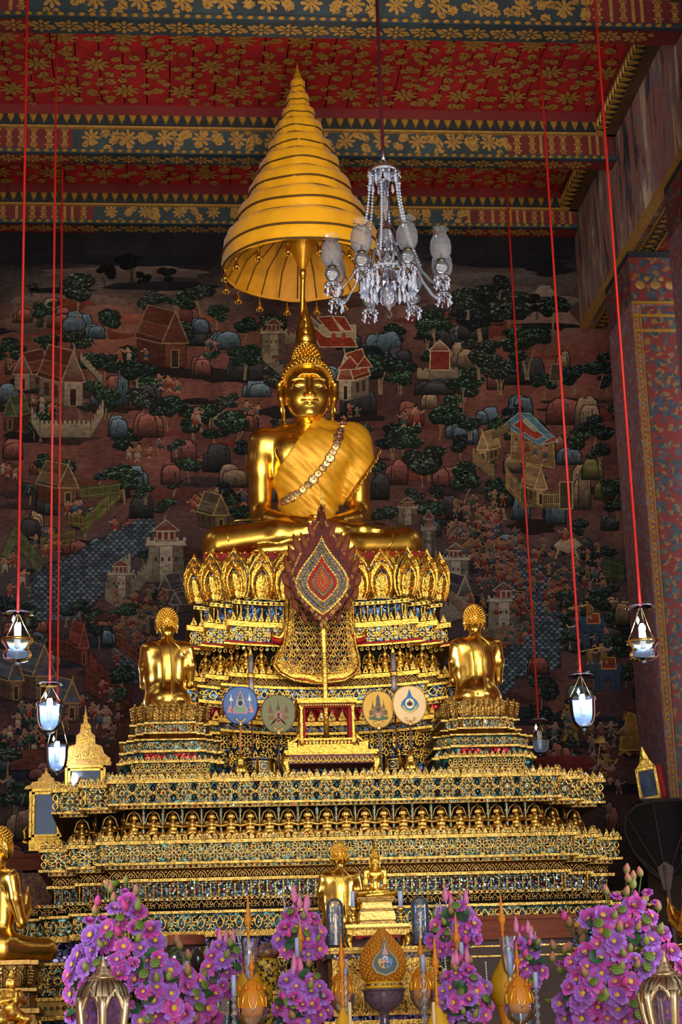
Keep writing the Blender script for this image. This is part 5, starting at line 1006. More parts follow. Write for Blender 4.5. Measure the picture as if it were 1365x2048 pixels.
# tight hair curls on cap and dome
def curls(n, rr, seed=1):
    b = MB(); done = []
    for c, r, k in (((0, .035, .085), (.240, .266, .266), n), ((0, .05, .33), (.132, .134, .175), int(n*.40))):
        for i in range(k):
            z = 1-2*(i+.5)/k; a = i*2.399963; q = math.sqrt(1-z*z); p = np.array((c[0]+r[0]*q*math.cos(a), c[1]+r[1]*q*math.sin(a), c[2]+r[2]*z))
            if k == n:
                if (.115-.0175*math.cos(max(-1, min(1, p[0]/.17))*PI)-p[2])*.8-(p[1]+.02)*.62 > -.008 or p[2] < -.16: continue
                if (p[0]/.125)**2+((p[1]-.05)/.127)**2+((p[2]-.33)/.17)**2 < 1: continue
            elif (p[0]/.236)**2+((p[1]-.035)/.262)**2+((p[2]-.085)/.262)**2 < 1: continue
            nr = Vector(((p[0]-c[0])/r[0]**2, (p[1]-c[1])/r[1]**2, (p[2]-c[2])/r[2]**2)).normalized(); M = Matrix.Translation(p) @ nr.to_track_quat('Z', 'Y').to_matrix().to_4x4()
            b.lathe([(rr, -rr*.4), (rr*.92, rr*.35), (rr*.45, rr*.95), (1e-5, rr*1.15)], 7, (0, 0, 0), 0, True, M)
    return b.mesh('hair_curls', G['gold'])
CURL = curls(620, .0165)
_o = inst(CURL, 'hair_curls', buddha, BO+np.array(HC)); _o['kind'] = 'stuff'
b = MB(); b.lathe([(.075, .475), (.088, .485), (.074, .50), (.085, .515), (.094, .535), (.085, .58), (.064, .65), (.047, .72), (.032, .80), (.017, .88), (.004, .955)], 20, (0, .05, 0), 0, True, None, .05, 10)
for k in range(4):
    for i in range(9):
        a = 2*PI*(i+.5*(k % 2))/9; r = (.088, .082, .062, .046)[k]; z = (.51, .57, .64, .71)[k]; b.add([(r*math.cos(a-.3), .05+r*math.sin(a-.3), z), (r*1.18*math.cos(a), .05+r*1.18*math.sin(a), z+.035), (r*math.cos(a+.3), .05+r*math.sin(a+.3), z), (r*.9*math.cos(a), .05+r*.9*math.sin(a), z+.11)], [(0, 1, 3), (1, 2, 3), (0, 2, 1)], 0, True)
FIN = b.mesh('flame_finial', G['gold']); inst(FIN, 'flame_finial', buddha, BO+np.array(HC))
b = MB()                                   # hairline band
pts = []
for i in range(17):
    x = -.178+.356*i/16; z = .118-.55*abs(x/.178)**3*.32+(-.012*math.exp(-(x/.04)**2)); y = -.03-.19*math.sqrt(max(0, 1-(x/.205)**2)); pts.append((x, y, z))
pts = [(-.196, .0, -.12), (-.197, -.045, .0)]+pts[1:-1]+[(.197, -.045, .0), (.196, .0, -.12)]; b.tube(pts, .010, 6); inst(b.mesh('hairline_band', G['gold']), 'hairline_band', buddha, BO+np.array(HC))
for s_ in (-1, 1):                         # inlaid eyes under lowered lids, and the brow mark
    b = MB(); P = []
    for i in range(9): t = i/8; x = s_*(.044+.08*t); P.append((x, -.2135+.9*abs(x)**2, .000-.5*(abs(x)-.085)**2*2))
    for i in range(7, 0, -1): t = i/8; x = s_*(.044+.08*t); P.append((x, -.2115+.9*abs(x)**2, -.004-.013*math.sin(PI*t)))
    b.add(P, [tuple(range(len(P)))], 0); b.gem(s_*.082, -.007, .0085, .001, -.2142+.9*.082**2, 1, 8); inst(b.mesh('eye', [G['white'], G['black']]), 'eye', buddha, BO+np.array(HC))
b = MB(); b.prism([(-.009, .062), (.009, .062), (0, .085)], -.228, -.20); inst(b.mesh('brow_mark', G['gold']), 'brow_mark', buddha, BO+np.array(HC))
# robe edge engraved over the shins and at the wrist
def on_body(fn, px, py, y0=-.75, y1=.3, off=0.0):
    """point where the pixel's ray meets the surface fn (local coordinates of the statue)"""
    d0 = ray(px, py); ts = [(CAM + d0*((y-CAM[1])/d0[1])) - BO for y in np.arange(y0, y1, .006)]
    A = np.array(ts, np.float32); v = fn(A[:, 0], A[:, 1], A[:, 2]); k = int(np.argmax(v < off)) if (v < off).any() else len(ts)-1
    return A[k]+BO
b = MB(); b.tube([tuple(on_body(body_fn, *q)) for q in ((458, 1084), (455, 1070), (457, 1056), (463, 1046), (472, 1041), (490, 1040), (520, 1038))], .010, 6)
b.tube([tuple(on_body(body_fn, *q)) for q in ((776, 1098), (784, 1085), (786, 1070), (782, 1058), (770, 1049), (750, 1046))], .010, 6); b.tube([tuple(on_body(body_fn, *q)) for q in ((690, 1040), (693, 1030), (692, 1016), (688, 1008))], .006, 5); b.build('robe_edge', G['gold'], buddha)
# yellow cloth drawn diagonally over the statue's left shoulder
def torso_fn(X, Y, Z):
    Z = np.where(Z < .35, Z, .35+(Z-.35)/1.135)
    C = lambda *a: cone(X, Y, Z, *a); E_ = lambda c, r: ell(X, Y, Z, c, r)
    d = E_((0, .03, .16), (.37, .27, .22)); d = smin(d, E_((0, .05, .48), (.245, .185, .30)), .10); d = smin(d, E_((.0, .03, .90), (.335, .225, .30)), .10)
    d = smin(d, C((-.34, .04, 1.10), (.36, .04, 1.10), .13, .13), .07); d = smin(d, C((-.20, .05, 1.20), (.22, .05, 1.20), .06, .06), .10); d = smin(d, C((.01, .06, 1.16), (.01, .04, 1.42), .135, .112), .05)
    for s_ in (-1, 1): d = smin(d, E_((s_*.155+.01, -.155, .99), (.17, .07, .12)), .06)
    d = smin(d, chain(X, Y, Z, [((.435, .04, 1.10), .138), ((.455, .045, .92), .132), ((.46, .05, .66), .115)], .04), .09); return d
def cloth_fn(X, Y, Z):
    u = X*.70+Z*.72; fold = .0055*np.sin(u*44+3*np.sin(X*7))+.0035*np.sin(u*90+Z*9)
    d = torso_fn(X, Y, Z)-.026-fold*np.clip(1.4-Z, .3, 1)
    # kept side of the diagonal edge, hem at the waist, lower right hem running to the elbow
    Z = np.where(Z < .35, Z, .35+(Z-.35)/1.135)
    cut1 = (-(X-.06)*.80-(1.245-Z)*-.60); cut1 = (Z-1.26)*.62-(X-.05)*.79; cut1 = cut1-.0; hem = .335-Z; cut2 = (.583+(X-.31)*1.18-Z)*.65
    return np.maximum(np.maximum(np.maximum(d, cut1), np.maximum(hem, cut2)), -(d+.02))
CL_ = sdf_mesh(cloth_fn, (-.42, -.36, .30), (.66, .34, 1.50), .0105); inst(arr_mesh('shoulder_cloth', CL_[0], CL_[1], G['robe']), 'shoulder_cloth', buddha, BO)
b = MB(); fp = [on_body(cloth_fn, *q, off=.012) for q in ((757, 896), (750, 915), (742, 928), (732, 943), (722, 957), (712, 972), (702, 986), (692, 1000))]
for i in range(len(fp)-1):
    for k in range(9):
        p = fp[i]+(fp[i+1]-fp[i])*(k/9); q = p+np.array((.018+.006*math.sin(k*2.1), -.006, -.042-.012*math.sin(i*1.7+k))); b.tube([tuple(p), tuple((p+q)/2+np.array((.004, -.004, 0))), tuple(q)], .005, 4)
b.build('fringe', G['relief'], buddha, kind='stuff')
# jewelled sash: a chain of brooches
br = MB(); br.gem(0, 0, .016, .02, -.004, 1, 8)
for i in range(8): a = 2*PI*i/8; br.gem(.031*math.cos(a), .031*math.sin(a), .0125, .012, 0, 2 if i % 2 else 1, 6)
br.lathe([(.047, 0), (.05, .004), (.04, .010), (1e-5, .012)], 14, (0, 0, 0), 0, False, Matrix.Rotation(PI/2, 4, 'X')); BRM = mosaic('brooch_stones', [srgb(150, 175, 205), srgb(110, 140, 180), srgb(200, 215, 230), srgb(190, 100, 80)], 60, metal=.3, tilt=.3); br = br.mesh('brooch', [G['brass'], BRM, G['redjewel']])
SP = [(685, 847), (680, 866), (676, 882), (672, 894), (664, 908), (657, 923), (646, 936), (634, 951), (621, 966), (606, 979), (591, 990), (577, 999), (568, 1003)]
sash = None
ts = np.linspace(0, len(SP)-1, 17)
for t in ts:
    i = min(int(t), len(SP)-2); f = t-i; p = on_body(cloth_fn, SP[i][0]*(1-f)+SP[i+1][0]*f, SP[i][1]*(1-f)+SP[i+1][1]*f, off=.016); pl = p-BO
    e = .01; g = [float(cloth_fn(*[np.array([pl[j]+(e if j == k else 0)]) for j in range(3)])[0]-cloth_fn(*[np.array([pl[j]-(e if j == k else 0)]) for j in range(3)])[0]) for k in range(3)]
    nr = Vector((g[0]*.4, min(g[1], -.001), g[2]*.4)).normalized(); inst(br, 'brooch', buddha, p, 0, (.92 if int(round(t*2)) % 2 else .74), rot=nr.to_track_quat('-Y', 'Z').to_euler())

# ================================================================== disciples, seen from behind, kneeling towards the throne
def disc_fn(X, Y, Z):
    """faces +y (towards the throne); hips at z=.1; 0.95 high"""
    C = lambda *a: cone(X, Y, Z, *a); E_ = lambda c, r: ell(X, Y, Z, c, r)
    d = E_((0, 0, .10), (.172, .14, .14)); d = smin(d, E_((0, .025, .30), (.148, .10, .20)), .06); d = smin(d, chain(X, Y, Z, [((-.15, .02, .50), .06), ((-.135, .03, .30), .055), ((-.125, .02, .10), .06)], .03), .03); d = smin(d, E_((0, .02, .46), (.15, .098, .14)), .06); d = smin(d, C((-.135, .02, .535), (.135, .02, .535), .062, .062), .05)
    d = smin(d, C((0, .02, .56), (0, .03, .70), .050, .046), .035)
    for s_ in (-1, 1):
        d = smin(d, chain(X, Y, Z, [((s_*.175, .02, .535), .050), ((s_*.195, .035, .40), .044), ((s_*.19, .09, .245), .036)], .02), .02); d = smin(d, chain(X, Y, Z, [((s_*.19, .09, .245), .037), ((s_*.09, .20, .33), .030), ((s_*.02, .25, .42), .024)], .02), .015)
        d = smin(d, chain(X, Y, Z, [((s_*.09, .02, .09), .10), ((s_*.16, .30, .07), .075), ((s_*.12, .0, .04), .055)], .03), .04)
        d = np.minimum(d, chain(X, Y, Z, [((s_*.088, .03, .775), .009), ((s_*.092, .035, .73), .011), ((s_*.083, .04, .672), .006)], .01))
    d = smin(d, C((0, .25, .40), (0, .27, .50), .022, .010), .015)
    d = smin(d, E_((0, .03, .775), (.086, .098, .110)), .02); d = smin(d, E_((0, .055, .725), (.068, .07, .075)), .03); d = smin(d, E_((0, .115, .74), (.013, .02, .02)), .01)
    return np.maximum(d, -Z+.002)
dm = sdf_mesh(disc_fn, (-.28, -.2, -.02), (.28, .42, .96), .0092)
DMAT = mat('gold_leaf_with_knobbed_hair', (.93, .56, .10), .21, 1.0, var=.25, scale=7, rvar=.06, bump=.03)
DISC = arr_mesh('body', dm[0], dm[1], DMAT)
def knobs():
    b = MB(); n = 330; c, r = (0, .03, .775), (.088, .100, .112)
    for i in range(n):
        z = 1-2*(i+.5)/n; a = i*2.399963; q = math.sqrt(1-z*z); p = (c[0]+r[0]*q*math.cos(a), c[1]+r[1]*q*math.sin(a), c[2]+r[2]*z)
        if p[2] < .708 or p[1]-.03 > (p[2]-.775)*.9+.03: continue
        nr = Vector((p[0]/r[0]**2, (p[1]-.03)/r[1]**2, (p[2]-.775)/r[2]**2)).normalized(); M = Matrix.Translation(p) @ nr.to_track_quat('Z', 'Y').to_matrix().to_4x4(); b.lathe([(.0105, -.004), (.0085, .007), (1e-5, .013)], 6, (0, 0, 0), 0, True, M)
    return b.mesh('hair_knobs', DMAT)
KNOB = knobs()
def surf_y(fn, x, z, y0=-.3, y1=.3):
    ys = np.arange(y0, y1, .004, dtype=np.float32); v = fn(np.full_like(ys, x), ys, np.full_like(ys, z)); return float(ys[int(np.argmax(v < 0))])
b = MB()
for L in ([(-.11, .595), (-.075, .56), (-.045, .48), (-.035, .36), (-.035, .22), (-.03, .08)], [(-.005, .64), (.02, .55), (.035, .44), (.038, .3), (.036, .15), (.034, .06)], [(-.03, .66), (.03, .61), (.09, .545), (.14, .47)]): b.tube([(x, surf_y(disc_fn, x, z)-.002, z) for x, z in L], .0085, 6); b.tube([(x+.016, surf_y(disc_fn, x+.016, z), z) for x, z in L], .005, 5)
RLINE = b.mesh('robe_fold', DMAT)
def disciple(loc, sc_, label, rz=0.0):
    t = thing('disciple_statue', label, 'statue', loc, 'golden disciple statues'); t.rotation_euler = (0, 0, rz); t.scale = (sc_,)*3
    for m, n in ((DISC, 'body'), (KNOB, 'hair_knobs'), (RLINE, 'robe_fold')):
        o = bpy.data.objects.new(n, m); col.objects.link(o); o.parent = t
        if n == 'hair_knobs': o['kind'] = 'stuff'
    return t
disciple((DLX-.02, DY-.01, 4.092), .97, 'golden disciple seen from behind, kneeling on the small pedestal beside the gilt mirror frames')
disciple((DRX+.03, DY-.01, 4.092), .97, 'golden disciple seen from behind, kneeling on the small pedestal nearest the pillars')
# ================================================================== nine-tiered cloth umbrella over the statue
UY = -.12; uc = at(606, 545, UY); UX = float(uc[0])
umb = thing('tiered_umbrella', 'tall nine-tiered yellow satin ceremonial umbrella above the great Buddha', 'umbrella', (UX, UY, 3.3+2.3))
UR = [.745, .605, .49, .385, .293, .226, .158, .108, .070]; UPY = [477, 413, 370, 331, 295, 264, 234, 209, 184, 158]
uz = [float(at(600, py, UY-r)[2]) for py, r in zip(UPY, UR+[.03])]
for i in range(9):
    r, z0 = UR[i], uz[i]; r2 = UR[i+1] if i < 8 else .03; z1 = uz[i+1]; n = 64; h = z1-z0
    prof = [(r*1.0, z0), (r*1.012, z0+.25*h), (r*1.0, z0+.5*h), (r*.985, z0+.80*h), (r*.965, z0+.90*h), ((r*.5+r2*.5), z0+.97*h), (max(.02, r2*.9), z0+1.03*h)]
    V = []; F = []; ph = [rnd.uniform(0, 6.28) for _ in range(6)]
    for k, (rr, z) in enumerate(prof):
        for j in range(n):
            a = 2*PI*j/n; w = (.006*math.sin(9*a+ph[0]+k*.5)+.004*math.sin(23*a+ph[1])+.003*math.sin(41*a+ph[2]-k))*min(1, r/.3)*(1 if k < 5 else .3); s8 = .010*r/.7*abs(math.sin(4*a+.4)); V.append((UX+(rr+w-s8)*math.cos(a), UY+(rr+w-s8)*math.sin(a), z+.004*math.sin(7*a+ph[3])+(.006*math.sin(5*a+ph[4]) if k == 0 else 0)))
    for k in range(len(prof)-1):
        for j in range(n): q = (j+1) % n; F.append((k*n+j, k*n+q, (k+1)*n+q, (k+1)*n+j))
    b = MB(); b.add(V, F, 0, True); ti = b.build('canopy_tier', G['cloth'], umb)
    for f in (.03, .42):
        b = MB(); b.tube([(UX+(r*1.012)*math.cos(2*PI*j/48), UY+(r*1.012)*math.sin(2*PI*j/48), z0+f*h+.006*math.sin(10*PI*j/48+i)) for j in range(49)], .011*min(1, .4+r), 5); b.build('braid', G['trim'], ti)
# spire
b = MB(); zs = uz[9]; zt_ = float(at(594, 122, UY)[2]); H = zt_-zs; b.lathe([(.05, -.05), (.055, .0), (.045, H*.12), (.035, H*.2), (.042, H*.26), (.022, H*.36), (.026, H*.42), (.014, H*.5), (.018, H*.54), (.009, H*.66), (.011, H*.69), (.004, H*.85), (.002, H)], 14, (UX, UY, zs)); b.build('spire', mat('gilt_spire', srgb(236, 176, 50), .35, .5, var=.2), umb)
# inside: lining, ribs, hub sleeve, pole
zr = uz[0]; ztop = zr+.62
b = MB(); b.lathe([(.735, zr), (.60, zr+.24), (.2, zr+.5), (.05, zr+.55)], 48, (UX, UY, 0), cap=False); b.build('lining', mat('yellow_lining', srgb(205, 140, 22), .6, var=.15), umb)
for i in range(24):
    a = 2*PI*i/24; b = MB(); b.tube([(UX+.71*math.cos(a), UY+.71*math.sin(a), zr+.012), (UX+.59*math.cos(a), UY+.59*math.sin(a), zr+.225), (UX+.19*math.cos(a), UY+.19*math.sin(a), zr+.49)], .005, 4); b.build('rib', G['trim'], umb)
b = MB(); b.lathe([(.028, zr-.02), (.034, zr+.03), (.08, zr+.15), (.17, zr+.42), (.2, zr+.5)], 24, (UX, UY, 0), 0, True, None, .03, 8, False); b.build('hub_sleeve', mat('gold_brocade_sleeve', srgb(214, 150, 30), .35, .55, var=.25, scale=40), umb)
b = MB(); b.lathe([(.03, zr+.02), (.036, zr), (.036, zr-.03), (.030, zr-.04), (.026, zr-.06)], 16, (UX, UY, 0)); b.tube([(UX, UY, zr-.03), (UX, UY+.03, zr-.1), (UX, .38, 7.66), (UX, .47, 7.3), (UX, .47, 5.61)], .024, 10); b.build('pole', G['gold'], umb)
tb = MB(); tb.tube([(0, 0, 0), (0, 0, -.055)], .003, 4); tb.lathe([(.004, -.055), (.016, -.07), (.012, -.085), (.022, -.105), (.036, -.128), (.030, -.132), (.004, -.13)], 10)
for k in range(7): tb.ball((.032*math.cos(k*.898), .032*math.sin(k*.898), -.138), .008, 6, 4)
tb = tb.mesh('tassel_bell', G['gold'])
for i in range(16): a = 2*PI*(i+.35)/16; inst(tb, 'tassel_bell', umb, (UX+.735*math.cos(a), UY+.735*math.sin(a), zr+.0))

# ================================================================== crystal chandelier hanging in front
CY = -2.9; cc = at(767, 345, CY); CX = float(cc[0]); k_ = .0040
zpx = lambda py, px=770, Y=CY: float(at(px, py, Y)[2])
zd, zh, zbt = zpx(345), zpx(548, 778), zpx(640, 784); hx = float(at(778, 560, CY)[0]); CX = (CX+hx)/2
chd = thing('chandelier', 'crystal chandelier with frosted tulip shades and hanging prisms on a wine-red cord', 'chandelier', (CX, CY, zbt))
b = MB(); b.tube([(CX, CY, zd+.20), (CX, CY, 10.60)], .014, 7); b.build('cord', G['cordwine'], chd)
b = MB(); b.lathe([(.012, zd+.10), (.02, zd+.12), (.02, zd+.2), (.012, zd+.21)], 10, (CX, CY, 0)); b.tube([(CX, CY, zd+.11)]+[(CX+.026*math.sin(t), CY, zd+.075+.035*math.cos(t)) for t in np.linspace(0, 5.6, 12)], .006, 5); b.tube([(CX, CY, zd+.04), (CX, CY, zd-.02)], .01, 6); b.build('hook', mat('steel_hook', (.55, .56, .6), .3, 1.0), chd)
b = MB(); b.lathe([(.02, zd+.035), (.10, zd+.03), (.128, zd+.012), (.136, zd-.02), (.128, zd-.022), (.12, zd+.0), (.03, zd+.012)], 32, (CX, CY, 0)); b.lathe([(.075, zd+.0), (.08, zd-.06), (.06, zd-.11), (.055, zd-.02)], 20, (CX, CY, 0)); b.build('top_disc', G['prism'], chd)
b = MB(); b.lathe([(.02, zd-.02), (.02, zd-.2), (.045, zd-.26), (.03, zd-.33), (.016, zd-.37), (.022, zh+.43), (.07, zh+.37), (.085, zh+.32), (.085, zh+.25), (.08, zh+.245), (.03, zh+.26), (.03, zh+.2), (.05, zh+.16), (.075, zh+.08), (.06, zh+.03), (.05, zh)], 20, (CX, CY, 0)); b.build('centre_shaft', G['crystal'], chd)
def prism_mesh(L, r):
    b = MB(); b.lathe([(1e-4, 0), (r*1.0, -.008), (r*1.0, -.018), (1e-4, -.026)], 6, mi=0, smooth=False); b.lathe([(1e-4, -.028), (r*.55, -.036), (r*1.15, -L*.82), (1e-4, -L)], 4, smooth=False); return b.mesh('prism_drop', G['prism'])
PR1, PR2, PR3 = prism_mesh(.115, .014), prism_mesh(.15, .016), prism_mesh(.085, .011)
for i in range(14): a = 2*PI*i/14; inst(PR1, 'prism_drop', chd, (CX+.125*math.cos(a), CY+.125*math.sin(a), zd-.022), a)
for i in range(8): a = 2*PI*(i+.5)/8; inst(PR3, 'prism_drop', chd, (CX+.082*math.cos(a), CY+.082*math.sin(a), zh+.25), a)
b = MB(); b.lathe([(.02, zh+.04), (.12, zh+.045), (.2, zh+.03), (.225, zh), (.215, zh-.012), (.12, zh-.02), (.05, zh-.03)], 36, (CX, CY, 0), cap=False); b.build('hub_plate', G['prism'], chd)
for i in range(30): a = 2*PI*i/30; inst(PR2, 'prism_drop', chd, (CX+.215*math.cos(a), CY+.215*math.sin(a), zh-.012), a, 1.12)
for i in range(12): a = 2*PI*(i+.5)/12; inst(PR2, 'prism_drop', chd, (CX+.14*math.cos(a), CY+.14*math.sin(a), zh-.05), a)
b = MB(); b.lathe([(.03, zh-.02), (.05, zh-.07), (.07, zh-.10), (.05, zh-.14), (.065, zh-.19), (.055, zh-.24), (.02, zh-.275), (.012, zh-.30), (1e-4, zh-.31)], 16, (CX, CY, 0)); b.tube([(CX, CY, zh-.3), (CX+.02, CY, zh-.34), (CX, CY, zh-.365), (CX-.02, CY, zh-.345)], .004, 5); b.build('bottom_finial', G['crystal'], chd)
b = MB()
for i in range(30): a = 2*PI*(i+.5)/30; b.gem(.0, .0, .016, .010, 0, 0, 8, Matrix.Translation((CX+.226*math.cos(a), CY+.226*math.sin(a), zh+.008)) @ Matrix.Rotation(a+PI/2, 4, 'Z'))
b.build('hub_buttons', G['prism'], chd, kind='stuff')
bead_m = MB(); bead_m.ball((0, 0, 0), .0125, 6, 4); bead_m = bead_m.mesh('bead', G['crystal'])
for q in range(6):
    a = 2*PI*(q+.2)/6; P = [Vector((CX+.12*math.cos(a), CY+.12*math.sin(a), zd-.03)), Vector((CX+.13*math.cos(a), CY+.13*math.sin(a), (zd+zh)/2)), Vector((CX+.27*math.cos(a), CY+.27*math.sin(a), zh+.10))]; b = MB()
    for i in range(30): t = i/29; p = P[0]*(1-t)**2+P[1]*2*t*(1-t)+P[2]*t*t; b.ball(p, .0125, 6, 4)
    b.build('bead_strand', G['prism'], chd)
SH = MB(); n = 20; V = []; F = []
shp = [(.038, 0), (.058, .014), (.078, .055), (.083, .10), (.076, .155), (.054, .205), (.044, .225), (.054, .247), (.066, .258)]
for k, (r, z) in enumerate(shp):
    for j in range(n): a = 2*PI*j/n; rr = r*(1+(.14*math.cos(5*a) if k >= 7 else 0)); V.append((rr*math.cos(a), rr*math.sin(a), z))
for k in range(len(shp)-1):
    for j in range(n): q = (j+1) % n; F.append((k*n+j, k*n+q, (k+1)*n+q, (k+1)*n+j))
for f in F:
    lev = f[0]//n; SH.add([V[i] for i in f], [(0, 1, 2, 3)], 0 if 1 <= lev < 5 else 1, True)
SH = SH.mesh('shade', [G['frost'], G['crystal']])
FO = MB(); FO.lathe([(.012, -.105), (.03, -.09), (.02, -.07), (.05, -.05), (.062, -.02), (.05, .01), (.03, .02)], 18); FO = FO.mesh('oil_font', G['crystal']); BOB = MB(); BOB.lathe([(.012, -.125), (.05, -.11), (.066, -.10), (.062, -.112), (.02, -.13)], 18); BOB = BOB.mesh('drip_pan', G['crystal']); BUR = MB(); BUR.lathe([(.028, .015), (.034, .03), (.03, .05), (.012, .055), (.010, .10)], 12); BUR = BUR.mesh('burner', G['bronze'])
for q in range(8):
    a = 2*PI*(q+.28)/8; R_ = .455; lx, ly, lz = CX+R_*math.cos(a), CY+R_*math.sin(a), zh+.065
    arm = []
    for t in np.linspace(0, 1, 16): rr = .10+(R_-.10)*t; arm.append((CX+rr*math.cos(a), CY+rr*math.sin(a), zh+.03+.11*math.sin(min(1, t*2.0)*PI)-.30*max(0, (t-.35)/.65)**1.2*(1.15-.15*t)+.12*max(0, (t-.75)/.25)**1.5))
    b = MB(); b.tube(arm, .013, 7); am = b.build('arm', G['crystal'], chd); lz = arm[-1][2]+.125
    for m_, n_ in ((FO, 'oil_font'), (BOB, 'drip_pan'), (BUR, 'burner'), (SH, 'shade')): inst(m_, n_, am, (lx, ly, lz+(.04 if n_ == 'shade' else 0)))
    for i in range(8): g = 2*PI*i/8; inst(PR3, 'prism_drop', am, (lx+.058*math.cos(g), ly+.058*math.sin(g), lz-.112), g)

# ================================================================== hanging glass lamps on red cords
def hang_lamp(px, py_disc, py_rim, py_bot, wpx, Y, style, lit, label, px2=None):
    p0 = at(px, py_rim, Y); x, z = float(p0[0]), float(p0[2]); sc_ = float(np.linalg.norm(at(px+1, py_rim, Y)-p0)); R_ = wpx*sc_/2; zd_ = float(at(px, py_disc, Y)[2]); zb_ = float(at(px2 or px, py_bot, Y)[2]); H = z-zb_
    t = thing('hanging_lamp', label, 'lamp', (x, Y, zb_), 'glass lamps on red cords')
    b = MB(); b.tube([(x, Y, zd_+.005), (x, Y, 10.60)], .0105, 6); b.build('cord', G['cord'], t)
    b = MB(); b.lathe([(.006, zd_+.03), (R_*.35, zd_+.022), (R_*.75, zd_+.008), (R_*.98, zd_-.008), (R_*.97, zd_-.012), (R_*.7, zd_), (.01, zd_+.016)], 32, (x, Y, 0), cap=False); b.build('smoke_disc', G['lampglass'], t)
    b = MB(); b.lathe([(R_*1.0, z+.012), (R_*1.04, z+.004), (R_*1.04, z-.012), (R_*.99, z-.014)], 32, (x, Y, 0), cap=False); b.build('rim_ring', G['brass'] if style == 'squat' else G['clear'], t)
    for k in range(3):
        a = 2*PI*k/3+.5; b = MB(); b.tube([(x+.008*math.cos(a), Y+.008*math.sin(a), zd_-.01), (x+R_*.55*math.cos(a), Y+R_*.55*math.sin(a), (zd_+z)/2-.004), (x+R_*1.0*math.cos(a), Y+R_*1.0*math.sin(a), z+.01)], .0035, 5); b.tube([(x+R_*(1.03+.03*math.cos(u))*math.cos(a), Y+R_*(1.03+.03*math.cos(u))*math.sin(a), z+.012+.012*math.sin(u)) for u in np.linspace(0, 6.28, 9)], .003, 4); b.build('chain', G['brass'], t)
    if style == 'bell': pr = [(1.0, 0), (.95, -.10), (.93, -.3), (.90, -.5), (.78, -.70), (.55, -.84), (.25, -.91), (.10, -.93), (.14, -.96), (.05, -1.0), (.001, -1.0)]
    else: pr = [(1.0, 0), (1.0, -.06), (.90, -.16), (.74, -.28), (.72, -.36), (.86, -.46), (.93, -.58), (.86, -.74), (.55, -.85), (.16, -.89), (.12, -.92), (.16, -.96), (.06, -1.0), (.001, -1.0)]
    b = MB(); b.lathe([(r*R_, z+q*H) for r, q in pr], 36, (x, Y, 0), cap=False); b.build('glass_bowl', G['lampglass'], t)
    zb2 = z-H*(.55 if style == 'bell' else .35)
    b = MB(); b.lathe([(.012, zb2), (.022, zb2+.02), (.022, zb2+.06), (.03, zb2+.075), (.03, zb2+.085), (.01, zb2+.09)], 14, (x, Y, 0)); b.build('bulb_base', G['white'], t)
    b = MB(); zt2 = zb2+.085
    for k in range(3):
        a = 2*PI*k/3; b.tube([(x+.017*math.cos(a-.4), Y+.017*math.sin(a-.4), zt2), (x+.017*math.cos(a-.4), Y+.017*math.sin(a-.4), zt2+.085), (x+.012*math.cos(a), Y+.012*math.sin(a), zt2+.105), (x+.017*math.cos(a+.4), Y+.017*math.sin(a+.4), zt2+.085), (x+.017*math.cos(a+.4), Y+.017*math.sin(a+.4), zt2)], .0085, 7)
    b.build('bulb', G['bulb'] if lit else G['white'], t)
    b = MB(); b.add([(x-.03, Y-.01, zt2+.10), (x-.045, Y-.01, zt2+.13), (x-.03, Y-.012, zt2+.17), (x-.015, Y-.012, zt2+.135)], [(0, 1, 2, 3)], 0); b.build('reflector_leaf', mat('tin_leaf', (.8, .82, .85), .25, 1.0), t)
    if lit:
        l = light('lamp_glow', 'POINT', (x, Y, zt2+.05), None, 11, (.80, .90, 1.0), shadow_soft_size=.03)
LL = 'lit glass lamp on a red cord, '
hang_lamp(35, 1226, 1281, 1331, 64, -2.9, 'squat', True, LL+'squat double bowl, hung by the painted bamboo fences', 31)
hang_lamp(99, 1367, 1409, 1471, 56, -.55, 'bell', True, LL+'wide bell bowl, hung above the smaller one')
hang_lamp(114, 1410, 1493, 1551, 48, 1.3, 'bell', True, LL+'smaller bell bowl just above the gilt mirrors')
hang_lamp(1287, 1213, 1284, 1327, 62, -2.9, 'squat', True, LL+'squat double bowl, before the red pillar', 1291)
hang_lamp(1165, 1350, 1398, 1463, 54, -.45, 'bell', True, LL+'bell bowl hung before the painted elephants')
hang_lamp(1080, 1440, 1484, 1512, 40, 1.9, 'bell', False, 'unlit dark glass lamp on a red cord behind the small pedestal')

# ================================================================== great red leaf-shaped ceremonial fan on a gilded pole
def leaf(cx, zt_, zb_, w, p=1.0, cxb=None):
    W_ = ((0, 0), (.12, .16), (.22, .36), (.34, .64), (.46, .88), (.56, 1), (.66, .96), (.76, .78), (.86, .50), (.94, .24), (1, 0)); cxb = cx if cxb is None else cxb
    R_ = [(cx+(cxb-cx)*t+w*h, zt_+(zb_-zt_)*t) for t, h in W_]; L_ = [(cx+(cxb-cx)*t-w*h, zt_+(zb_-zt_)*t) for t, h in W_]
    return L_+R_[-2:0:-1]
FY = -1.60
def fpt(px, py, Y=FY): p = at(px, py, Y); return (float(p[0]), float(p[2]))
fan = thing('ceremonial_leaf_fan', 'large red and gold leaf-shaped ceremonial fan standing before the throne', 'fan', (*fpt(655, 1500)[:1], FY, T1Z))
lt, lb = fpt(643, 1012), fpt(648, 1257); mpx = .00395
P = leaf(lt[0], lt[1], lb[1], 72*mpx, 1, lb[0]); fl_ = []
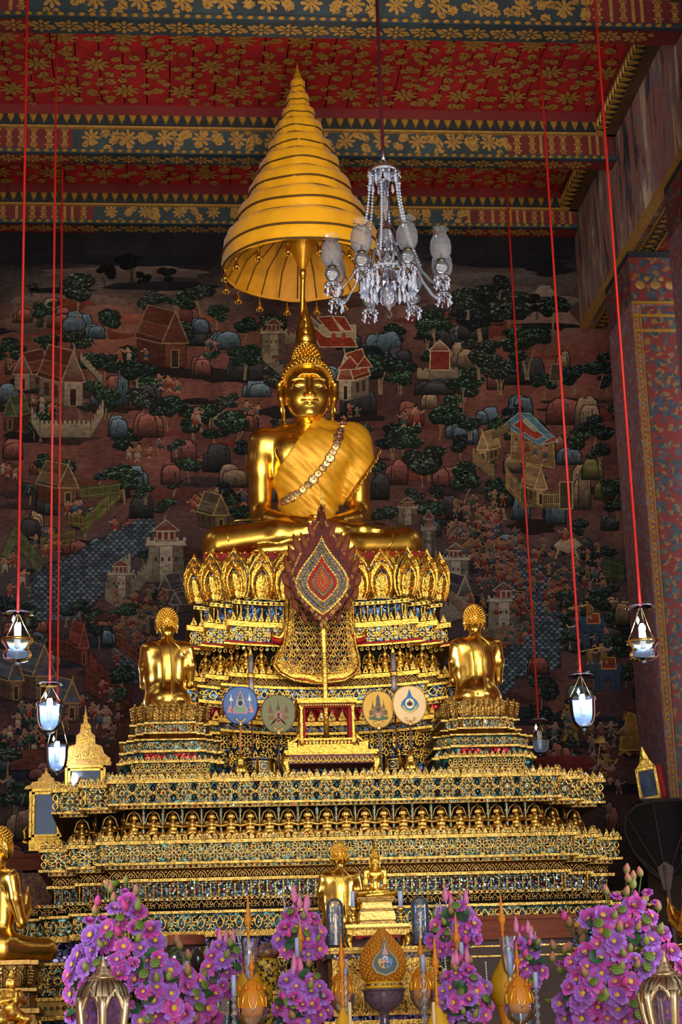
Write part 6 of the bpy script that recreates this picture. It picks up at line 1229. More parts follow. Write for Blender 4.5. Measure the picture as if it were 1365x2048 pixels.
for i in range(len(P)):                   # flame points round the rim
    a, c = P[i], P[(i+1) % len(P)]; m = ((a[0]+c[0])/2, (a[1]+c[1])/2); dx, dz = m[0]-(lt[0]+lb[0])/2, m[1]-(lt[1]+lb[1])/2; L_ = math.hypot(dx, dz); fl_ += [a, (m[0]+dx/L_*.012, m[1]+dz/L_*.012+.045)]
b = MB(); b.prism(fl_, FY, FY+.03, 0, None, .02); blade = b.build('blade', mat('red_and_gold_flame_carving', srgb(84, 14, 13), .6, 0, var=.5, scale=26, c2=srgb(40, 8, 8), spec=.2), fan)
for k, (t_, bo_, w_, m_, n_) in enumerate(((1072, 1232, 56, G['relief'], 'gilded_border'), (1077, 1227, 52, mosaic('black_gold_inlay', [srgb(24, 22, 24), srgb(34, 32, 34), srgb(40, 36, 34), srgb(110, 84, 40)], 90, metal=.2, rough=.4, tilt=.2), 'black_leaf'), (1109, 1207, 33, G['relief'], 'inner_border'), (1113, 1203, 30.5, mat('deep_red_inlay', srgb(130, 18, 14), .6, var=.4, scale=40, spec=.2), 'red_leaf'), (1127, 1196, 23, mosaic('green_black_inlay', [srgb(20, 44, 40), srgb(30, 30, 30), srgb(70, 60, 30)], 90, metal=.2, rough=.4, tilt=.2), 'green_leaf'), (1136, 1188, 16, mat('bright_red_inlay', srgb(150, 30, 18), .6, var=.4, scale=90, c2=srgb(110, 40, 16), spec=.2), 'heart_leaf'))):
    a, c = fpt(643, t_), fpt(646, bo_); b = MB(); b.prism(leaf(a[0], a[1], c[1], w_*mpx, 1, c[0]), FY-.006*(k+1), FY+.001-.006*k, 0, None, .01); b.build(n_, m_, blade)
b = MB()
for t_, bo_, w_, n_ in ((1075, 1229, 54, 3), (1092, 1217, 43, 3), (1111, 1205, 31.5, 2), (1130, 1193, 19, 2), (1142, 1184, 10, 1), (1150, 1176, 5, 1)):
    a, c = fpt(643, t_), fpt(646, bo_); Q = leaf(a[0], a[1], c[1], w_*mpx, 1, c[0])
    for i in range(len(Q)):
        p, q = Q[i], Q[(i+1) % len(Q)]
        for u in range(n_): f = u/n_; b.gem(p[0]+(q[0]-p[0])*f, p[1]+(q[1]-p[1])*f, .0075, .006, FY-.037, 0, 5)
for i in range(90):
    t = rnd.random(); s_ = rnd.choice((-1, 1)); W_ = np.interp(t, [0, .12, .34, .56, .76, 1], [.02, .16, .64, 1, .78, 0]); q = (72*W_-7)*mpx
    b.ridge(petal_loop(lt[0]+(lb[0]-lt[0])*t+s_*q, lt[1]+(lb[1]-lt[1])*t, .03, .014, PI/2+s_*.5), .005, .005, FY-.001, 0, True)
b.build('gold_inlay', G['darkgold'], blade, kind='stuff')
b = MB()
for sx in (-1, 1):
    for (px, py, L_, w_) in ((0, 1052, .20, .09), (13, 1070, .15, .08), (27, 1092, .15, .085), (40, 1100, .17, .10), (52, 1118, .15, .09), (60, 1142, .15, .09), (66, 1165, .13, .085), (62, 1190, .12, .08), (48, 1212, .11, .07), (30, 1236, .10, .06)):
        x, z = fpt(644+sx*px, py); Q = petal_loop(x, z-.05, L_*1.25, w_*.72, PI/2-sx*.34*(px > 0)); b.prism(Q, FY-.012, FY+.01, 0, None, .3, .010)
b.build('flame_scroll', mat('red_flame_scroll', srgb(84, 15, 13), .6, 0, var=.5, scale=70, c2=srgb(96, 58, 20), spec=.2), blade)
b = MB(); x0_, z0_ = fpt(643, 1016); zt2 = fpt(642, 972)[1]; b.lathe([(.010, z0_-.03), (.012, z0_), (.006, z0_+.03), (.010, z0_+.05), (.004, z0_+.08), (.007, z0_+.10), (.002, z0_+.14), (.001, zt2)], 8, (x0_, FY+.01, 0)); b.build('finial', G['goldpale'], fan)
x1_, z1_ = fpt(648, 1254); b = MB(); zf_ = T1Z+.30; b.lathe([(.022, zf_), (.02, z1_-.5), (.026, z1_-.3), (.02, z1_-.28), (.02, z1_-.06), (.03, z1_-.04), (.018, z1_), (.018, z1_+.12)], 12, (x1_, FY+.03, 0)); b.build('pole', G['relief'], fan)

# ================================================================== gilded throne-shaped stand and its table
ux = lambda px, py=1500, Y=-1.66: fpt(px, py, Y)[0]; zz = lambda py, Y=-1.66: fpt(655, py, Y)[1]
xm = (ux(567)+ux(755))/2; hw = (ux(755)-ux(567))/2; z_t0, z_t1 = T1Z+.004, zz(1503)
tbl = thing('offering_table', 'low gilded table with curved legs carrying the throne-shaped stand', 'table', (xm, -1.66, z_t0))
b = MB(); b.box(xm-hw, xm+hw, -1.76, -1.42, z_t1-.022, z_t1); b.box(xm-hw*.97, xm+hw*.97, -1.75, -1.43, z_t1-.035, z_t1-.022, 0); top = b.build('table_top', G['relief'], tbl)
b = MB(); b.box(xm-hw*.93, xm+hw*.93, -1.745, -1.435, z_t1-.105, z_t1-.035); ap_ = b.build('table_apron', G['maroon'], tbl)
for i in range(16): inst(fl, 'apron_flower', tbl, (xm-hw*.87+i*hw*.116, -1.747, z_t1-.098), 0, .95)
for sx in (-1, 1):
    for sy in (-1.735, -1.445):
        b = MB(); b.tube([(xm+sx*hw*.93, sy, z_t1-.04), (xm+sx*hw*.97, sy, z_t1-.09), (xm+sx*hw*.92, sy, z_t0+.05), (xm+sx*hw*.98, sy, z_t0+.015)], [.03, .028, .018, .014], 8); b.build('leg', G['relief'], tbl)
thr = thing('throne_stand', 'gilded open throne-shaped stand with red inner posts holding the leaf fan pole', 'stand', (xm, -1.6, z_t1))
xl_, xr_ = ux(598, 1450), ux(712, 1450); zs0, zs1, zs2 = z_t1+.002, zz(1478), zz(1404)
b = MB(); b.box(xl_-.03, xr_+.03, -1.70, -1.46, zs0, zs0+.03); b.box(xl_-.01, xr_+.01, -1.69, -1.47, zs0+.03, zs0+.05); b.box(xl_, xr_, -1.685, -1.66, zs1-.012, zs1+.004); b.build('base_frame', G['relief'], thr)
bal = MB(); bh = zs1-.012-zs0-.05; bal.lathe([(.012, 0), (.007, bh*.2), (.013, bh*.45), (.006, bh*.75), (.012, bh)], 8); bal = bal.mesh('baluster', G['relief'])
for i in range(15): inst(bal, 'baluster', thr, (xl_+.03+i*(xr_-xl_-.06)/14, -1.673, zs0+.05))
for x in (xl_+.02, xr_-.02):
    for y in (-1.675, -1.485):
        b = MB(); b.lathe([(.02, zs0+.04), (.018, zs1), (.015, zs1+.03), (.015, zs2-.06), (.024, zs2-.04), (.02, zs2)], 10, (x, y, 0)); b.build('post', G['relief'], thr)
    b = MB(); b.box(x-.034 if x > xm else x+.012, x-.012 if x > xm else x+.034, -1.67, -1.49, zs0+.05, zs2-.03); b.build('red_side_panel', G['red'], thr)
b = MB(); b.box(xl_-.01, xr_+.01, -1.70, -1.46, zs2-.012, zs2+.014); b.box(xl_-.02, xr_+.02, -1.71, -1.45, zs2+.014, zs2+.024); b.build('top_rail', G['relief'], thr)
b = MB(); b.box(xl_, xr_, -1.69, -1.67, zs2-.045, zs2-.02); b.build('red_valance', G['red'], thr)
b = MB()
for i in range(22): b.ball((xl_+.02+i*(xr_-xl_-.04)/21, -1.70, zs2-.03), .010, 6, 4)
b.build('bead_fringe', G['goldpale'], thr, kind='stuff')
for sx, x in ((-1, xl_), (1, xr_)):
    b = MB(); b.tube([(x+sx*.005, -1.675, zs1+.06), (x+sx*.012, -1.675, zs1+.01), (x+sx*.05, -1.675, zs1-.02), (x+sx*.085, -1.675, zs1-.03), (x+sx*.09, -1.675, zs1-.005), (x+sx*.075, -1.675, zs1)], [.014, .016, .018, .016, .012, .008], 8); b.box(min(x+sx*.02, x+sx*.09), max(x+sx*.02, x+sx*.09), -1.69, -1.66, zs0+.0, zs1-.03); b.build('armrest', G['relief'], thr)

# ================================================================== round monk fans on poles, their vases and planters
def oval(cx, cz, rx, rz, n=28, ex=.86):
    return [(cx+rx*math.copysign(abs(math.cos(2*PI*i/n))**ex, math.cos(2*PI*i/n))*(1-.10*math.sin(2*PI*i/n)*-1 if False else 1-.07*(-math.sin(2*PI*i/n))), cz+rz*math.sin(2*PI*i/n)) for i in range(n)]
def round_fan(px, py, rx, rz, px0, py0, c, rim, cpole, label, emblem, Y=-1.74, zfoot=None):
    x, z = fpt(px, py, Y); s_ = float(np.linalg.norm(at(px+1, py, Y)-at(px, py, Y))); rx *= s_; rz *= s_; zf_ = T1Z+.002 if zfoot is None else zfoot; xf = fpt(px0, py0, Y)[0]
    t = thing('round_fan', label, 'fan', (xf, Y, zf_), 'round cloth fans before the throne')
    b = MB(); b.prism(oval(x, z, rx, rz), Y-.006, Y+.006, 0); d = b.build('fan_disc', mat('fan_cloth', c, .75, var=.12, scale=6, sheen=.2), t)
    b = MB(); Q = oval(x, z, rx, rz); b.tube([(p[0], Y, p[1]) for p in Q+Q[:1]], .008, 5); b.build('rim', mat('fan_rim', rim, .5, var=.2), d)
    b = MB(); b.tube([(xf, Y+.004, zf_), (x, Y+.008, z-rz*.9)], .0085, 7); b.build('pole', mat('fan_pole', cpole, .5, var=.2), t)
    b = MB(); b.lathe([(.008, z-rz-.02), (.016, z-rz-.01), (.010, z-rz+.01), (.006, z-rz+.03)], 8, (x, Y-.002, 0)); b.tube([(x+s2*.035*math.sin(u), Y-.012, z-rz+.045-.03*math.cos(u)) for s2 in (1,) for u in np.linspace(-1.7, 1.7, 9)], .006, 5); b.build('crescent_mount', G['goldpale'], t)
    e = MB(); mats = []; 
    def E(P, cc, lay=1):
        m = mat('embroidery', srgb(*cc), .7, var=.2, scale=60); mats.append(m); e.prism([(x+u*rx, z+v*rz) for u, v in P], Y-.0062-.0012*lay, Y-.005, len(mats)-1)
    emblem(E); e.build('emblem', mats, d); return t
circ = lambda u, v, r, n=14, q=1.0: [(u+r*math.cos(2*PI*i/n), v+r*q*math.sin(2*PI*i/n)) for i in range(n)]
tri = lambda u, v, w, h: [(u-w, v), (u+w, v), (u+w*.25, v+h*.5), (u, v+h), (u-w*.25, v+h*.5)]
drop = lambda u, v, w, h: [(u, v+h*.62), (u+w*.28, v+h*.25), (u+w*.85, v+h*.02), (u+w, v-h*.18), (u+w*.7, v-h*.36), (u, v-h*.45), (u-w*.7, v-h*.36), (u-w, v-h*.18), (u-w*.85, v+h*.02), (u-w*.28, v+h*.25)]
def em_blue(E):
    E([(-.42, -.45), (.42, -.45), (.46, -.2), (.3, .0), (.24, .3), (.0, .85), (-.24, .3), (-.3, 0), (-.46, -.2)], (176, 128, 140)); E([(-.32, -.38), (.32, -.38), (.34, -.2), (.2, .05), (-.2, .05), (-.34, -.2)], (120, 140, 110), 2); E([(-.14, .25), (.14, .25), (0, .75)], (60, 96, 70), 2); E(circ(0, .12, .2), (170, 190, 205), 3); E(circ(0, .12, .155), (40, 40, 44), 4)
    for s_ in (-1, 1): E(tri(s_*.55, .25, .13, .42), (214, 204, 170)); E([(s_*.54, -.3), (s_*.57, -.3), (s_*.57, .25), (s_*.54, .25)], (200, 190, 150)); E([(s_*.5, -.4), (s_*.8, -.4), (s_*.72, -.15), (s_*.66, .06), (s_*.58, -.1)], (206, 120, 118))
def em_olive(E):
    E(circ(0, -.12, .26, 14, 1.15), (146, 96, 70)); E(circ(0, -.12, .19, 14, 1.2), (176, 120, 96), 2); E([(-.1, -.3), (.1, -.3), (.08, .05), (-.08, .05)], (70, 60, 46), 3); E(tri(0, .2, .12, .62), (74, 64, 44)); E([(-.4, -.5), (.4, -.5), (.3, -.36), (-.3, -.36)], (150, 104, 66))
    for s_ in (-1, 1): E([(s_*.3, .05), (s_*.62, .05), (s_*.56, .35), (s_*.5, .55), (s_*.4, .3)], (104, 76, 48)); E([(s_*.3, -.35), (s_*.6, -.3), (s_*.6, -.1), (s_*.3, -.08)], (120, 84, 50)); E([(s_*.42, -.62), (s_*.5, -.58), (s_*.1, -.2), (s_*.06, -.26)], (64, 56, 44))
def em_gold(E):
    E([(-.14, .2), (.14, .2), (.12, .62), (0, .85), (-.12, .62)], (74, 78, 66)); E([(-.3, -.4), (.3, -.4), (.34, -.1), (.2, .22), (-.2, .22), (-.34, -.1)], (130, 96, 56)); E(circ(0, .0, .13), (60, 64, 60), 2); E([(-.22, -.2), (.22, -.2), (.12, -.4), (-.12, -.4)], (176, 130, 100), 2); E([(-.66, -.42), (-.3, -.36), (0, -.5), (.3, -.36), (.66, -.42), (.6, -.55), (0, -.64), (-.6, -.55)], (70, 92, 62))
    for s_ in (-1, 1): E(tri(s_*.36, .02, .1, .56), (88, 78, 58)); E([(s_*.34, -.3), (s_*.6, -.36), (s_*.6, -.08), (s_*.46, .0), (s_*.34, -.06)], (110, 82, 50))
def em_peach(E):
    E(drop(0, .16, .56, 1.16), (34, 104, 140)); E([(-.48, .0), (-.34, -.04), (-.24, -.22), (0, -.31), (.24, -.22), (.34, -.04), (.48, .0), (.36, -.3), (0, -.46), (-.36, -.3)], (176, 168, 96), 2); E(circ(0, .07, .28), (228, 206, 172), 3); E(circ(-.07, .05, .12), (84, 66, 56), 4); E(circ(.08, .05, .12), (104, 80, 62), 4); E([(-.09, .12), (.09, .12), (0, .3)], (110, 80, 50), 5)
round_fan(481, 1411, 33.5, 37, 481, 1525, srgb(76, 104, 150), srgb(24, 60, 130), srgb(196, 110, 50), 'blue round fan with a pink and white crest on an orange pole', em_blue, -1.74, zz(1512, -1.74))
round_fan(557, 1428, 33, 37.5, 558, 1528, srgb(112, 108, 72), srgb(86, 80, 52), srgb(52, 38, 32), 'olive round fan with a brown crest on a dark pole', em_olive, -1.72)
round_fan(757, 1419, 30.5, 36.5, 765, 1530, srgb(206, 154, 60), srgb(120, 92, 40), srgb(96, 88, 80), 'golden round fan with a grey-brown crest on a slim grey pole', em_gold, -1.72)
round_fan(820, 1410, 32.5, 37.5, 823, 1522, srgb(222, 186, 132), srgb(186, 140, 60), srgb(92, 72, 66), 'peach round fan with a blue teardrop crest', em_peach, -1.74, zz(1512, -1.74))
for px, nm in ((481, 'round gold vase under the blue fan'), (822, 'round gold vase under the peach fan')):
    x = fpt(px, 1520, -1.74)[0]; t = thing('gold_vase', nm, 'vase', (x, -1.74, T1Z)); h = zz(1512, -1.74)-T1Z
    b = MB(); b.lathe([(.03, .002), (.036, .012), (.026, .02), (.05, .045), (.058, .07), (.048, .1), (.024, .118), (.03, .13), (.02, h+.03)], 20, (x, -1.74, T1Z)); b.build('vase_body', G['gold'], t); b = MB(); b.lathe([(.032, .128), (.036, .135), (.03, .14)], 16, (x, -1.74, T1Z)); b.build('vase_lip', G['relief'], t)
for px, pp, nm in ((513, 503, 'dark octagonal gilded planter holding the red staff beside the blue fan'), (800, 790, 'dark octagonal gilded planter holding the red staff beside the peach fan')):
    x = fpt(px-(6 if px > 600 else 0), 1520, -1.52)[0]; t = thing('octagonal_planter', nm, 'planter', (x, -1.56, T1Z)); b = MB(); b.lathe([(.12, .003), (.145, .012), (.135, .03), (.12, .045), (.135, .06), (.14, .065), (.14, .16), (.15, .17), (.15, .18), (.13, .18), (.12, .10), (.001, .10)], 8, (x, -1.56, T1Z), 0, False); b.build('planter_body', G['black'], t)
    for k in range(8):
        a = 2*PI*(k+.5)/8; M = Matrix.Translation((x+.131*math.cos(a), -1.56+.131*math.sin(a), T1Z+.075)) @ Matrix.Rotation(a+PI/2, 4, 'Z'); b = MB(); b.ridge([(-.042, 0), (.042, 0), (.042, .075), (-.042, .075)], .010, .006, 0, 0, True, M); b.ridge(petal_loop(-.03, .037, .06, .04, 0), .008, .005, 0, 0, True, M); b.build('gilt_panel', G['relief'], t)
        a = 2*PI*k/8; b = MB(); b.lathe([(.008, .06), (.008, .18), (.012, .185), (.002, .20)], 6, (x+.148*math.cos(a), -1.56+.148*math.sin(a), T1Z)); b.build('corner_post', G['gold'], t)
    xs = fpt(pp, 1400, -1.56)[0]; s2 = thing('tall_staff', 'slender red staff topped with a banded grey crystal stem, standing by the '+('blue' if px < 600 else 'peach')+' fan', 'staff', (xs, -1.56, T1Z+.10), 'red staffs before the throne')
    b = MB(); b.tube([(xs, -1.56, T1Z+.102), (xs, -1.56, zz(1388, -1.56))], .007, 7); b.build('pole', G['maroon'], s2)
    b = MB(); za, zb_ = zz(1388, -1.56), zz(1310, -1.56); Hh = zb_-za; b.lathe([(.012, za), (.024, za+.02), (.020, za+Hh*.4), (.02, za+Hh*.55), (.024, za+Hh*.8), (.018, za+Hh)], 8, (xs, -1.56, 0)); b.build('crystal_stem', mat('greyish_crystal', srgb(120, 104, 104), .25, .2, var=.4, scale=30), s2)
    b = MB(); b.lathe([(.027, za+Hh*.42), (.03, za+Hh*.46), (.03, za+Hh*.52), (.027, za+Hh*.56)], 10, (xs, -1.56, 0)); b.build('gilt_band', G['relief'], s2); b = MB(); b.lathe([(.02, za+Hh), (.008, za+Hh+.05), (.002, za+Hh+.1)], 8, (xs, -1.56, 0)); b.build('gilt_tip', G['relief'], s2)
# ================================================================== front altar table with offerings
TZ = 1.42
ft = thing('altar_table', 'long gilded altar table in front of the terrace carrying the offerings', 'table', (0, -4.0, 0))
b = MB(); b.box(-1.95, 1.95, -5.3, -2.45, TZ-.06, TZ); b.build('table_top', G['reliefold'], ft)
b = MB(); b.box(-1.88, 1.88, -5.22, -2.52, .75, TZ-.06); b.build('table_front', G['maroon'], ft)
for x in (-1.7, -.6, .6, 1.7):
    for y in (-5.15, -2.6): b = MB(); b.lathe([(.09, .001), (.10, .05), (.06, .12), (.05, .5), (.08, .75)], 12, (x, y, 0)); b.build('leg', G['reliefold'], ft)
P3 = lambda px, py, Y: tuple(float(v) for v in at(px, py, Y))
S_ = lambda px, py, Y: float(np.linalg.norm(at(px+1, py, Y)-at(px, py, Y)))
# ---- gold cabinet in the middle, with a small table on it
cxa, cxb = P3(650, 1960, -3.45)[0], P3(892, 1960, -3.45)[0]; zc1 = P3(770, 1893, -3.5)[2]
cab = thing('offering_cabinet', 'stepped gold cabinet with glass inlay in the middle of the altar table', 'cabinet', ((cxa+cxb)/2, -3.2, TZ))
CB = Tier(((cxb-cxa)/2-.06, (cxb-cxa)/2-.02), (.26, .22), (cxa+cxb)/2, -3.2, .26); hz = zc1-TZ
prof = [(zc1, .04, 0), (zc1-.02, .04, 0), (zc1-.022, .02, 2), (zc1-.04, .02, 2), (zc1-.042, .0, 1), (zc1-.07, .0, 1), (zc1-.072, -.04, 0), (TZ+.25, -.04, 0), (TZ+.248, .0, 3), (TZ+.22, .0, 3), (TZ+.218, .03, 0), (TZ+.14, .03, 0), (TZ+.138, .05, 2), (TZ+.03, .06, 2), (TZ+.002, .06, 2)]
cbo = CB.body(prof, 'cabinet_body', [G['reliefold'], G['violet'], G['darkgold'], G['violet']], cab)
CB.band(scroll_cell(.09, .10, RO), 'scroll_relief', cbo, zc1-.19, -.035, .09); CB.band_joined(stud(.008), cbo, zc1-.055, .003, .03, 'glass_studs', RO); CB.band(rosette_cell(.09, .09, RO, 5), 'floral_relief', cbo, TZ+.26, -.035, .09); CB.band_joined(stud(.009), cbo, TZ+.18, .033, .036, 'glass_studs', RO)
ta, tb_ = P3(690, 1850, -3.2)[0], P3(820, 1850, -3.2)[0]; zt1 = P3(755, 1848, -3.25)[2]
sm = thing('small_offering_table', 'small gold table with red scalloped front under the small Buddha', 'table', ((ta+tb_)/2, -3.12, zc1))
b = MB(); b.box(ta, tb_, -3.26, -2.98, zt1-.02, zt1); b.build('table_top', G['goldpale'], sm)
b = MB(); b.box(ta+.01, tb_-.01, -3.25, -2.99, zt1-.075, zt1-.02); b.build('table_apron', G['reliefold'], sm)
b = MB(); xm_ = (ta+tb_)/2; hw_ = (tb_-ta)/2*.72; b.prism([(xm_-hw_, zt1-.075), (xm_-hw_*.95, zt1-.095), (xm_-hw_*.8, zt1-.10), (xm_-hw_*.6, zt1-.085), (xm_, zt1-.09), (xm_+hw_*.6, zt1-.085), (xm_+hw_*.8, zt1-.10), (xm_+hw_*.95, zt1-.095), (xm_+hw_, zt1-.075)], -3.24, -3.23); b.build('red_valance', G['red'], sm)
for x in (ta+.03, tb_-.03):
    for y in (-3.24, -3.0): b = MB(); b.tube([(x, y, zt1-.07), (x*1.0+(.015 if x > xm_ else -.015), y, zt1-.11), (x, y, zc1+.02), (x, y, zc1+.002)], [.026, .028, .016, .022], 8); b.build('leg', G['relief'], sm)
b = MB()
for i in range(34): b.ball((ta+.01+i*(tb_-ta-.02)/33, -3.262, zt1-.028), .007, 6, 4)
b.build('bead_fringe', G['goldpale'], sm, kind='stuff')
# ---- small Buddha on its own gold base
bx, by = P3(752, 1790, -3.12)[0], -3.12; zb0, zb1 = zt1+.002, P3(752, 1793, -3.2)[2]; hb = zb1-zb0
sb_ = thing('small_buddha_statue', 'small seated gold Buddha facing forward on a stepped gold base', 'statue', (bx, by, zb0))
b = MB()
for q0, q1, w in ((0, .1, .130), (.1, .16, .122), (.16, .46, .126), (.46, .52, .118), (.52, .58, .112), (.58, .8, .108), (.8, .86, .118), (.86, .93, .126), (.93, 1, .130)): b.add([(sx*w*(1-.06*t)+bx, sy*w*.62*(1-.06*t)+by, zb0+hb*(q1 if t else q0)) for t in (0, 1) for sx, sy in ((-1, -1), (1, -1), (1, 1), (-1, 1))], [(0, 1, 5, 4), (1, 2, 6, 5), (2, 3, 7, 6), (3, 0, 4, 7), (4, 5, 6, 7), (0, 3, 2, 1)])
b.build('stepped_base', G['goldpale'], sb_)
for m_, n_ in ((BUD, 'body'), (CURL, 'hair_curls')): inst(m_, n_, sb_, np.array((bx, by, zb1))+(np.array(HC)*.148 if n_ == 'hair_curls' else 0), 0, .148)
b = MB(); b.lathe([(.02, 0), (.026, .006), (.02, .012), (.014, .03), (.004, .05)], 10, (bx+HC[0]*.148, by+.007, zb1+2.17*.148)); b.build('finial', G['gold'], sb_)
b = MB(); b.tube([(bx+x*.148, by-.036, zb1+z*.148) for x, z in ((.2, 1.30), (.05, 1.05), (-.12, .8), (-.2, .6))], .003, 5); b.build('robe_edge', G['gold'], sb_)
# third disciple on a plinth behind the small Buddha
d3 = P3(684, 1850, -2.78); zd3 = P3(684, 1862, -2.78)[2]; pl3 = thing('statue_plinth', 'plain gilded plinth under the disciple behind the small Buddha', 'plinth', (d3[0], -2.78, TZ))
b = MB(); b.box(d3[0]-.17, d3[0]+.17, -2.93, -2.55, TZ+.002, zd3-.02); b.build('plinth_block', G['maroon'], pl3); b = MB(); b.box(d3[0]-.19, d3[0]+.19, -2.95, -2.53, zd3-.02, zd3-.002); b.build('plinth_top', G['reliefold'], pl3)
disciple((d3[0], -2.78, zd3), .70, 'golden disciple seen from behind, beside the small seated Buddha')
# candles on gilt sticks beside the small Buddha
def candle(x, y, z0, zt0, zt1_, r, mat_, label, stick, grp):
    t = thing('candle', label, 'candle', (x, y, z0), grp)
    if stick == 'gold':
        h = zt0-z0; b = MB(); b.lathe([(.026, 0), (.028, .006), (.012, .016), (.010, h*.3), (.018, h*.4), (.009, h*.5), (.009, h*.7), (.02, h*.85), (.022, h), (r, h+.004)], 14, (x, y, z0)); b.build('candlestick', G['gold'], t)
    elif stick == 'glass':
        h = zt0-z0; b = MB(); pr = [(.05, 0), (.052, .008), (.016, .03)]; n = max(2, int(h/.06))
        for i in range(n): f = .03+(h-.06)*i/n; pr += [(.010, f+.01), (.020 if i % 2 else .026, f+.03), (.010, f+.05)]
        pr += [(.012, h-.03), (.022, h), (r, h+.004)]; b.lathe(pr, 12, (x, y, z0)); b.build('glass_candlestick', G['crystal'], t)
    b = MB(); b.lathe([(r, zt0), (r, zt1_-.004), (r*.7, zt1_), (1e-4, zt1_)], 14, (x, y, 0)); b.build('wax', mat_, t); b = MB(); b.tube([(x, y, zt1_), (x+.001, y, zt1_+.012)], .0018, 5); b.build('wick', G['black'], t)
    return t
WAXB = mat('bluish_white_wax', srgb(168, 188, 232), .4, var=.06); WAXY = mat('cream_wax', srgb(222, 196, 140), .45, var=.08)
CG = 'pale blue candles on the altar'
for px, Yc, lab in ((707, -3.19, 'pale blue candle on a gilt stick beside the small Buddha, nearer the disciple'), (803, -3.19, 'pale blue candle on a gilt stick beside the small Buddha, nearer the tall glass dome')):
    x = P3(px, 1843, Yc)[0]; x = min(max(x, ta+.03), tb_-.03); candle(x, Yc, zt1+.002, P3(px, 1815, Yc)[2], P3(px, 1782, Yc)[2], .015, WAXB, lab, 'gold', CG)
for px, ya, yb, Yc, lab in ((468, 1993, 1950, -4.5, 'pale blue candle on a glass stick next to the big lotus bouquet and carved bud'), (595, 1915, 1875, -4.03, 'pale blue candle in front of the tall lotus posy by the glass dome'), (691, 1950, 1918, -4.35, 'pale blue candle beside the carved wax bud next to the crest'), (847, 1945, 1909, -4.35, 'pale blue candle before the carved bud under the silver glass dome'), (924, 1915, 1884, -4.03, 'pale blue candle in front of the posy near the brown wooden chest'), (1073, 1977, 1944, -4.5, 'pale blue candle on a glass stick beside the large mixed lotus bouquet')):
    x = P3(px, ya, Yc)[0]; candle(x, Yc, TZ+.002, P3(px, ya, Yc)[2], P3(px, yb, Yc)[2], .0145, WAXB, lab, 'glass', CG)
for px, Yc, lab in ((700, -5.05, 'thin cream taper in front of the yellow cone near the crest, lotus posy side'), (868, -5.05, 'thin cream taper in front of the yellow cone on the wooden chest side')): x = P3(px, 2020, Yc)[0]; candle(x, Yc, TZ+.002, TZ+.004, P3(px, 2004, Yc)[2], .011, WAXY, lab, None, 'cream tapers')
# ---- glass domes with crystal trees
for px, pt, pb, lab, mtl in ((672, 1796, 1890, 'tall glass dome over golden and silver sprigs', G['goldpale']), (843, 1792, 1888, 'tall glass dome over silver blue sprigs', G['crystal'])):
    Yc = -3.30; x = P3(px, pb, Yc)[0]; s_ = S_(px, pb, Yc); R_ = 17.5*s_; zt_ = P3(px, pt, Yc)[2]; z0 = zc1+.002; t = thing('glass_dome', lab, 'glass dome', (x, Yc, z0)); H = zt_-z0
    b = MB(); b.lathe([(R_*1.18, 0), (R_*1.2, .012), (R_*1.08, .02), (R_*.9, .022)], 28, (x, Yc, z0)); b.build('black_base', G['black'], t)
    b = MB(); b.lathe([(R_, .022), (R_, H*.45), (R_, H*.80), (R_*.94, H*.88), (R_*.78, H*.94), (R_*.5, H*.98), (R_*.2, H*.997), (1e-4, H)], 32, (x, Yc, z0), cap=False); b.build('dome', G['clear'], t)
    for k in range(7):
        a = 2*PI*k/7+.3; q = R_*.55*(1 if k else 0); b = MB(); zz0 = z0+.03; hh = H*rnd.uniform(.62, .8); b.tube([(x+q*math.cos(a), Yc+q*math.sin(a), zz0), (x+q*math.cos(a), Yc+q*math.sin(a), zz0+hh)], .005, 5)
        for i in range(9): b.ball((x+q*math.cos(a)+.006*math.cos(i*2.4), Yc+q*math.sin(a)+.006*math.sin(i*2.4), zz0+hh*(.15+.1*i)), .007, 6, 4)
        b.build('sprig', mtl if k % 3 else mat('blue_sprig_glass', srgb(80, 150, 220), .2, .3), t)  # some sprigs in plain blue glass

# ---- wax-flower offerings
ORG = mat('orange_wax', srgb(226, 140, 16), .5, var=.25, scale=50); YEL = mat('yellow_thread', srgb(226, 172, 20), .6, var=.15); ORD = mat('marigold_petals', srgb(226, 146, 24), .65, var=.4, scale=70, bump=.6, bscale=90)
def spire(b, x, y, z0, H, w, M=None):
    """slender carved wax spire of stacked flowers ending in a point"""
    pr = [(.28, 0), (.34, .02), (.2, .05), (.42, .09), (.22, .14), (.5, .19), (.36, .24), (.52, .30), (.9, .36), (1.0, .42), (.86, .48), (.52, .53), (.62, .57), (.42, .62), (.5, .66), (.32, .73), (.36, .77), (.22, .84), (.24, .87), (.1, .94), (.02, 1)]
    b.lathe([(w*r, H*q) for r, q in pr], 12, (x, y, z0), 0, True, M, .07, 6)
    for k in range(7): a = 2*PI*k/7; b.add([(x+w*.3*math.cos(a-.4), y+w*.3*math.sin(a-.4), z0+H*.12), (x+w*1.25*math.cos(a), y+w*1.25*math.sin(a), z0+H*.27), (x+w*.3*math.cos(a+.4), y+w*.3*math.sin(a+.4), z0+H*.12)], [(0, 1, 2)], 0, False)
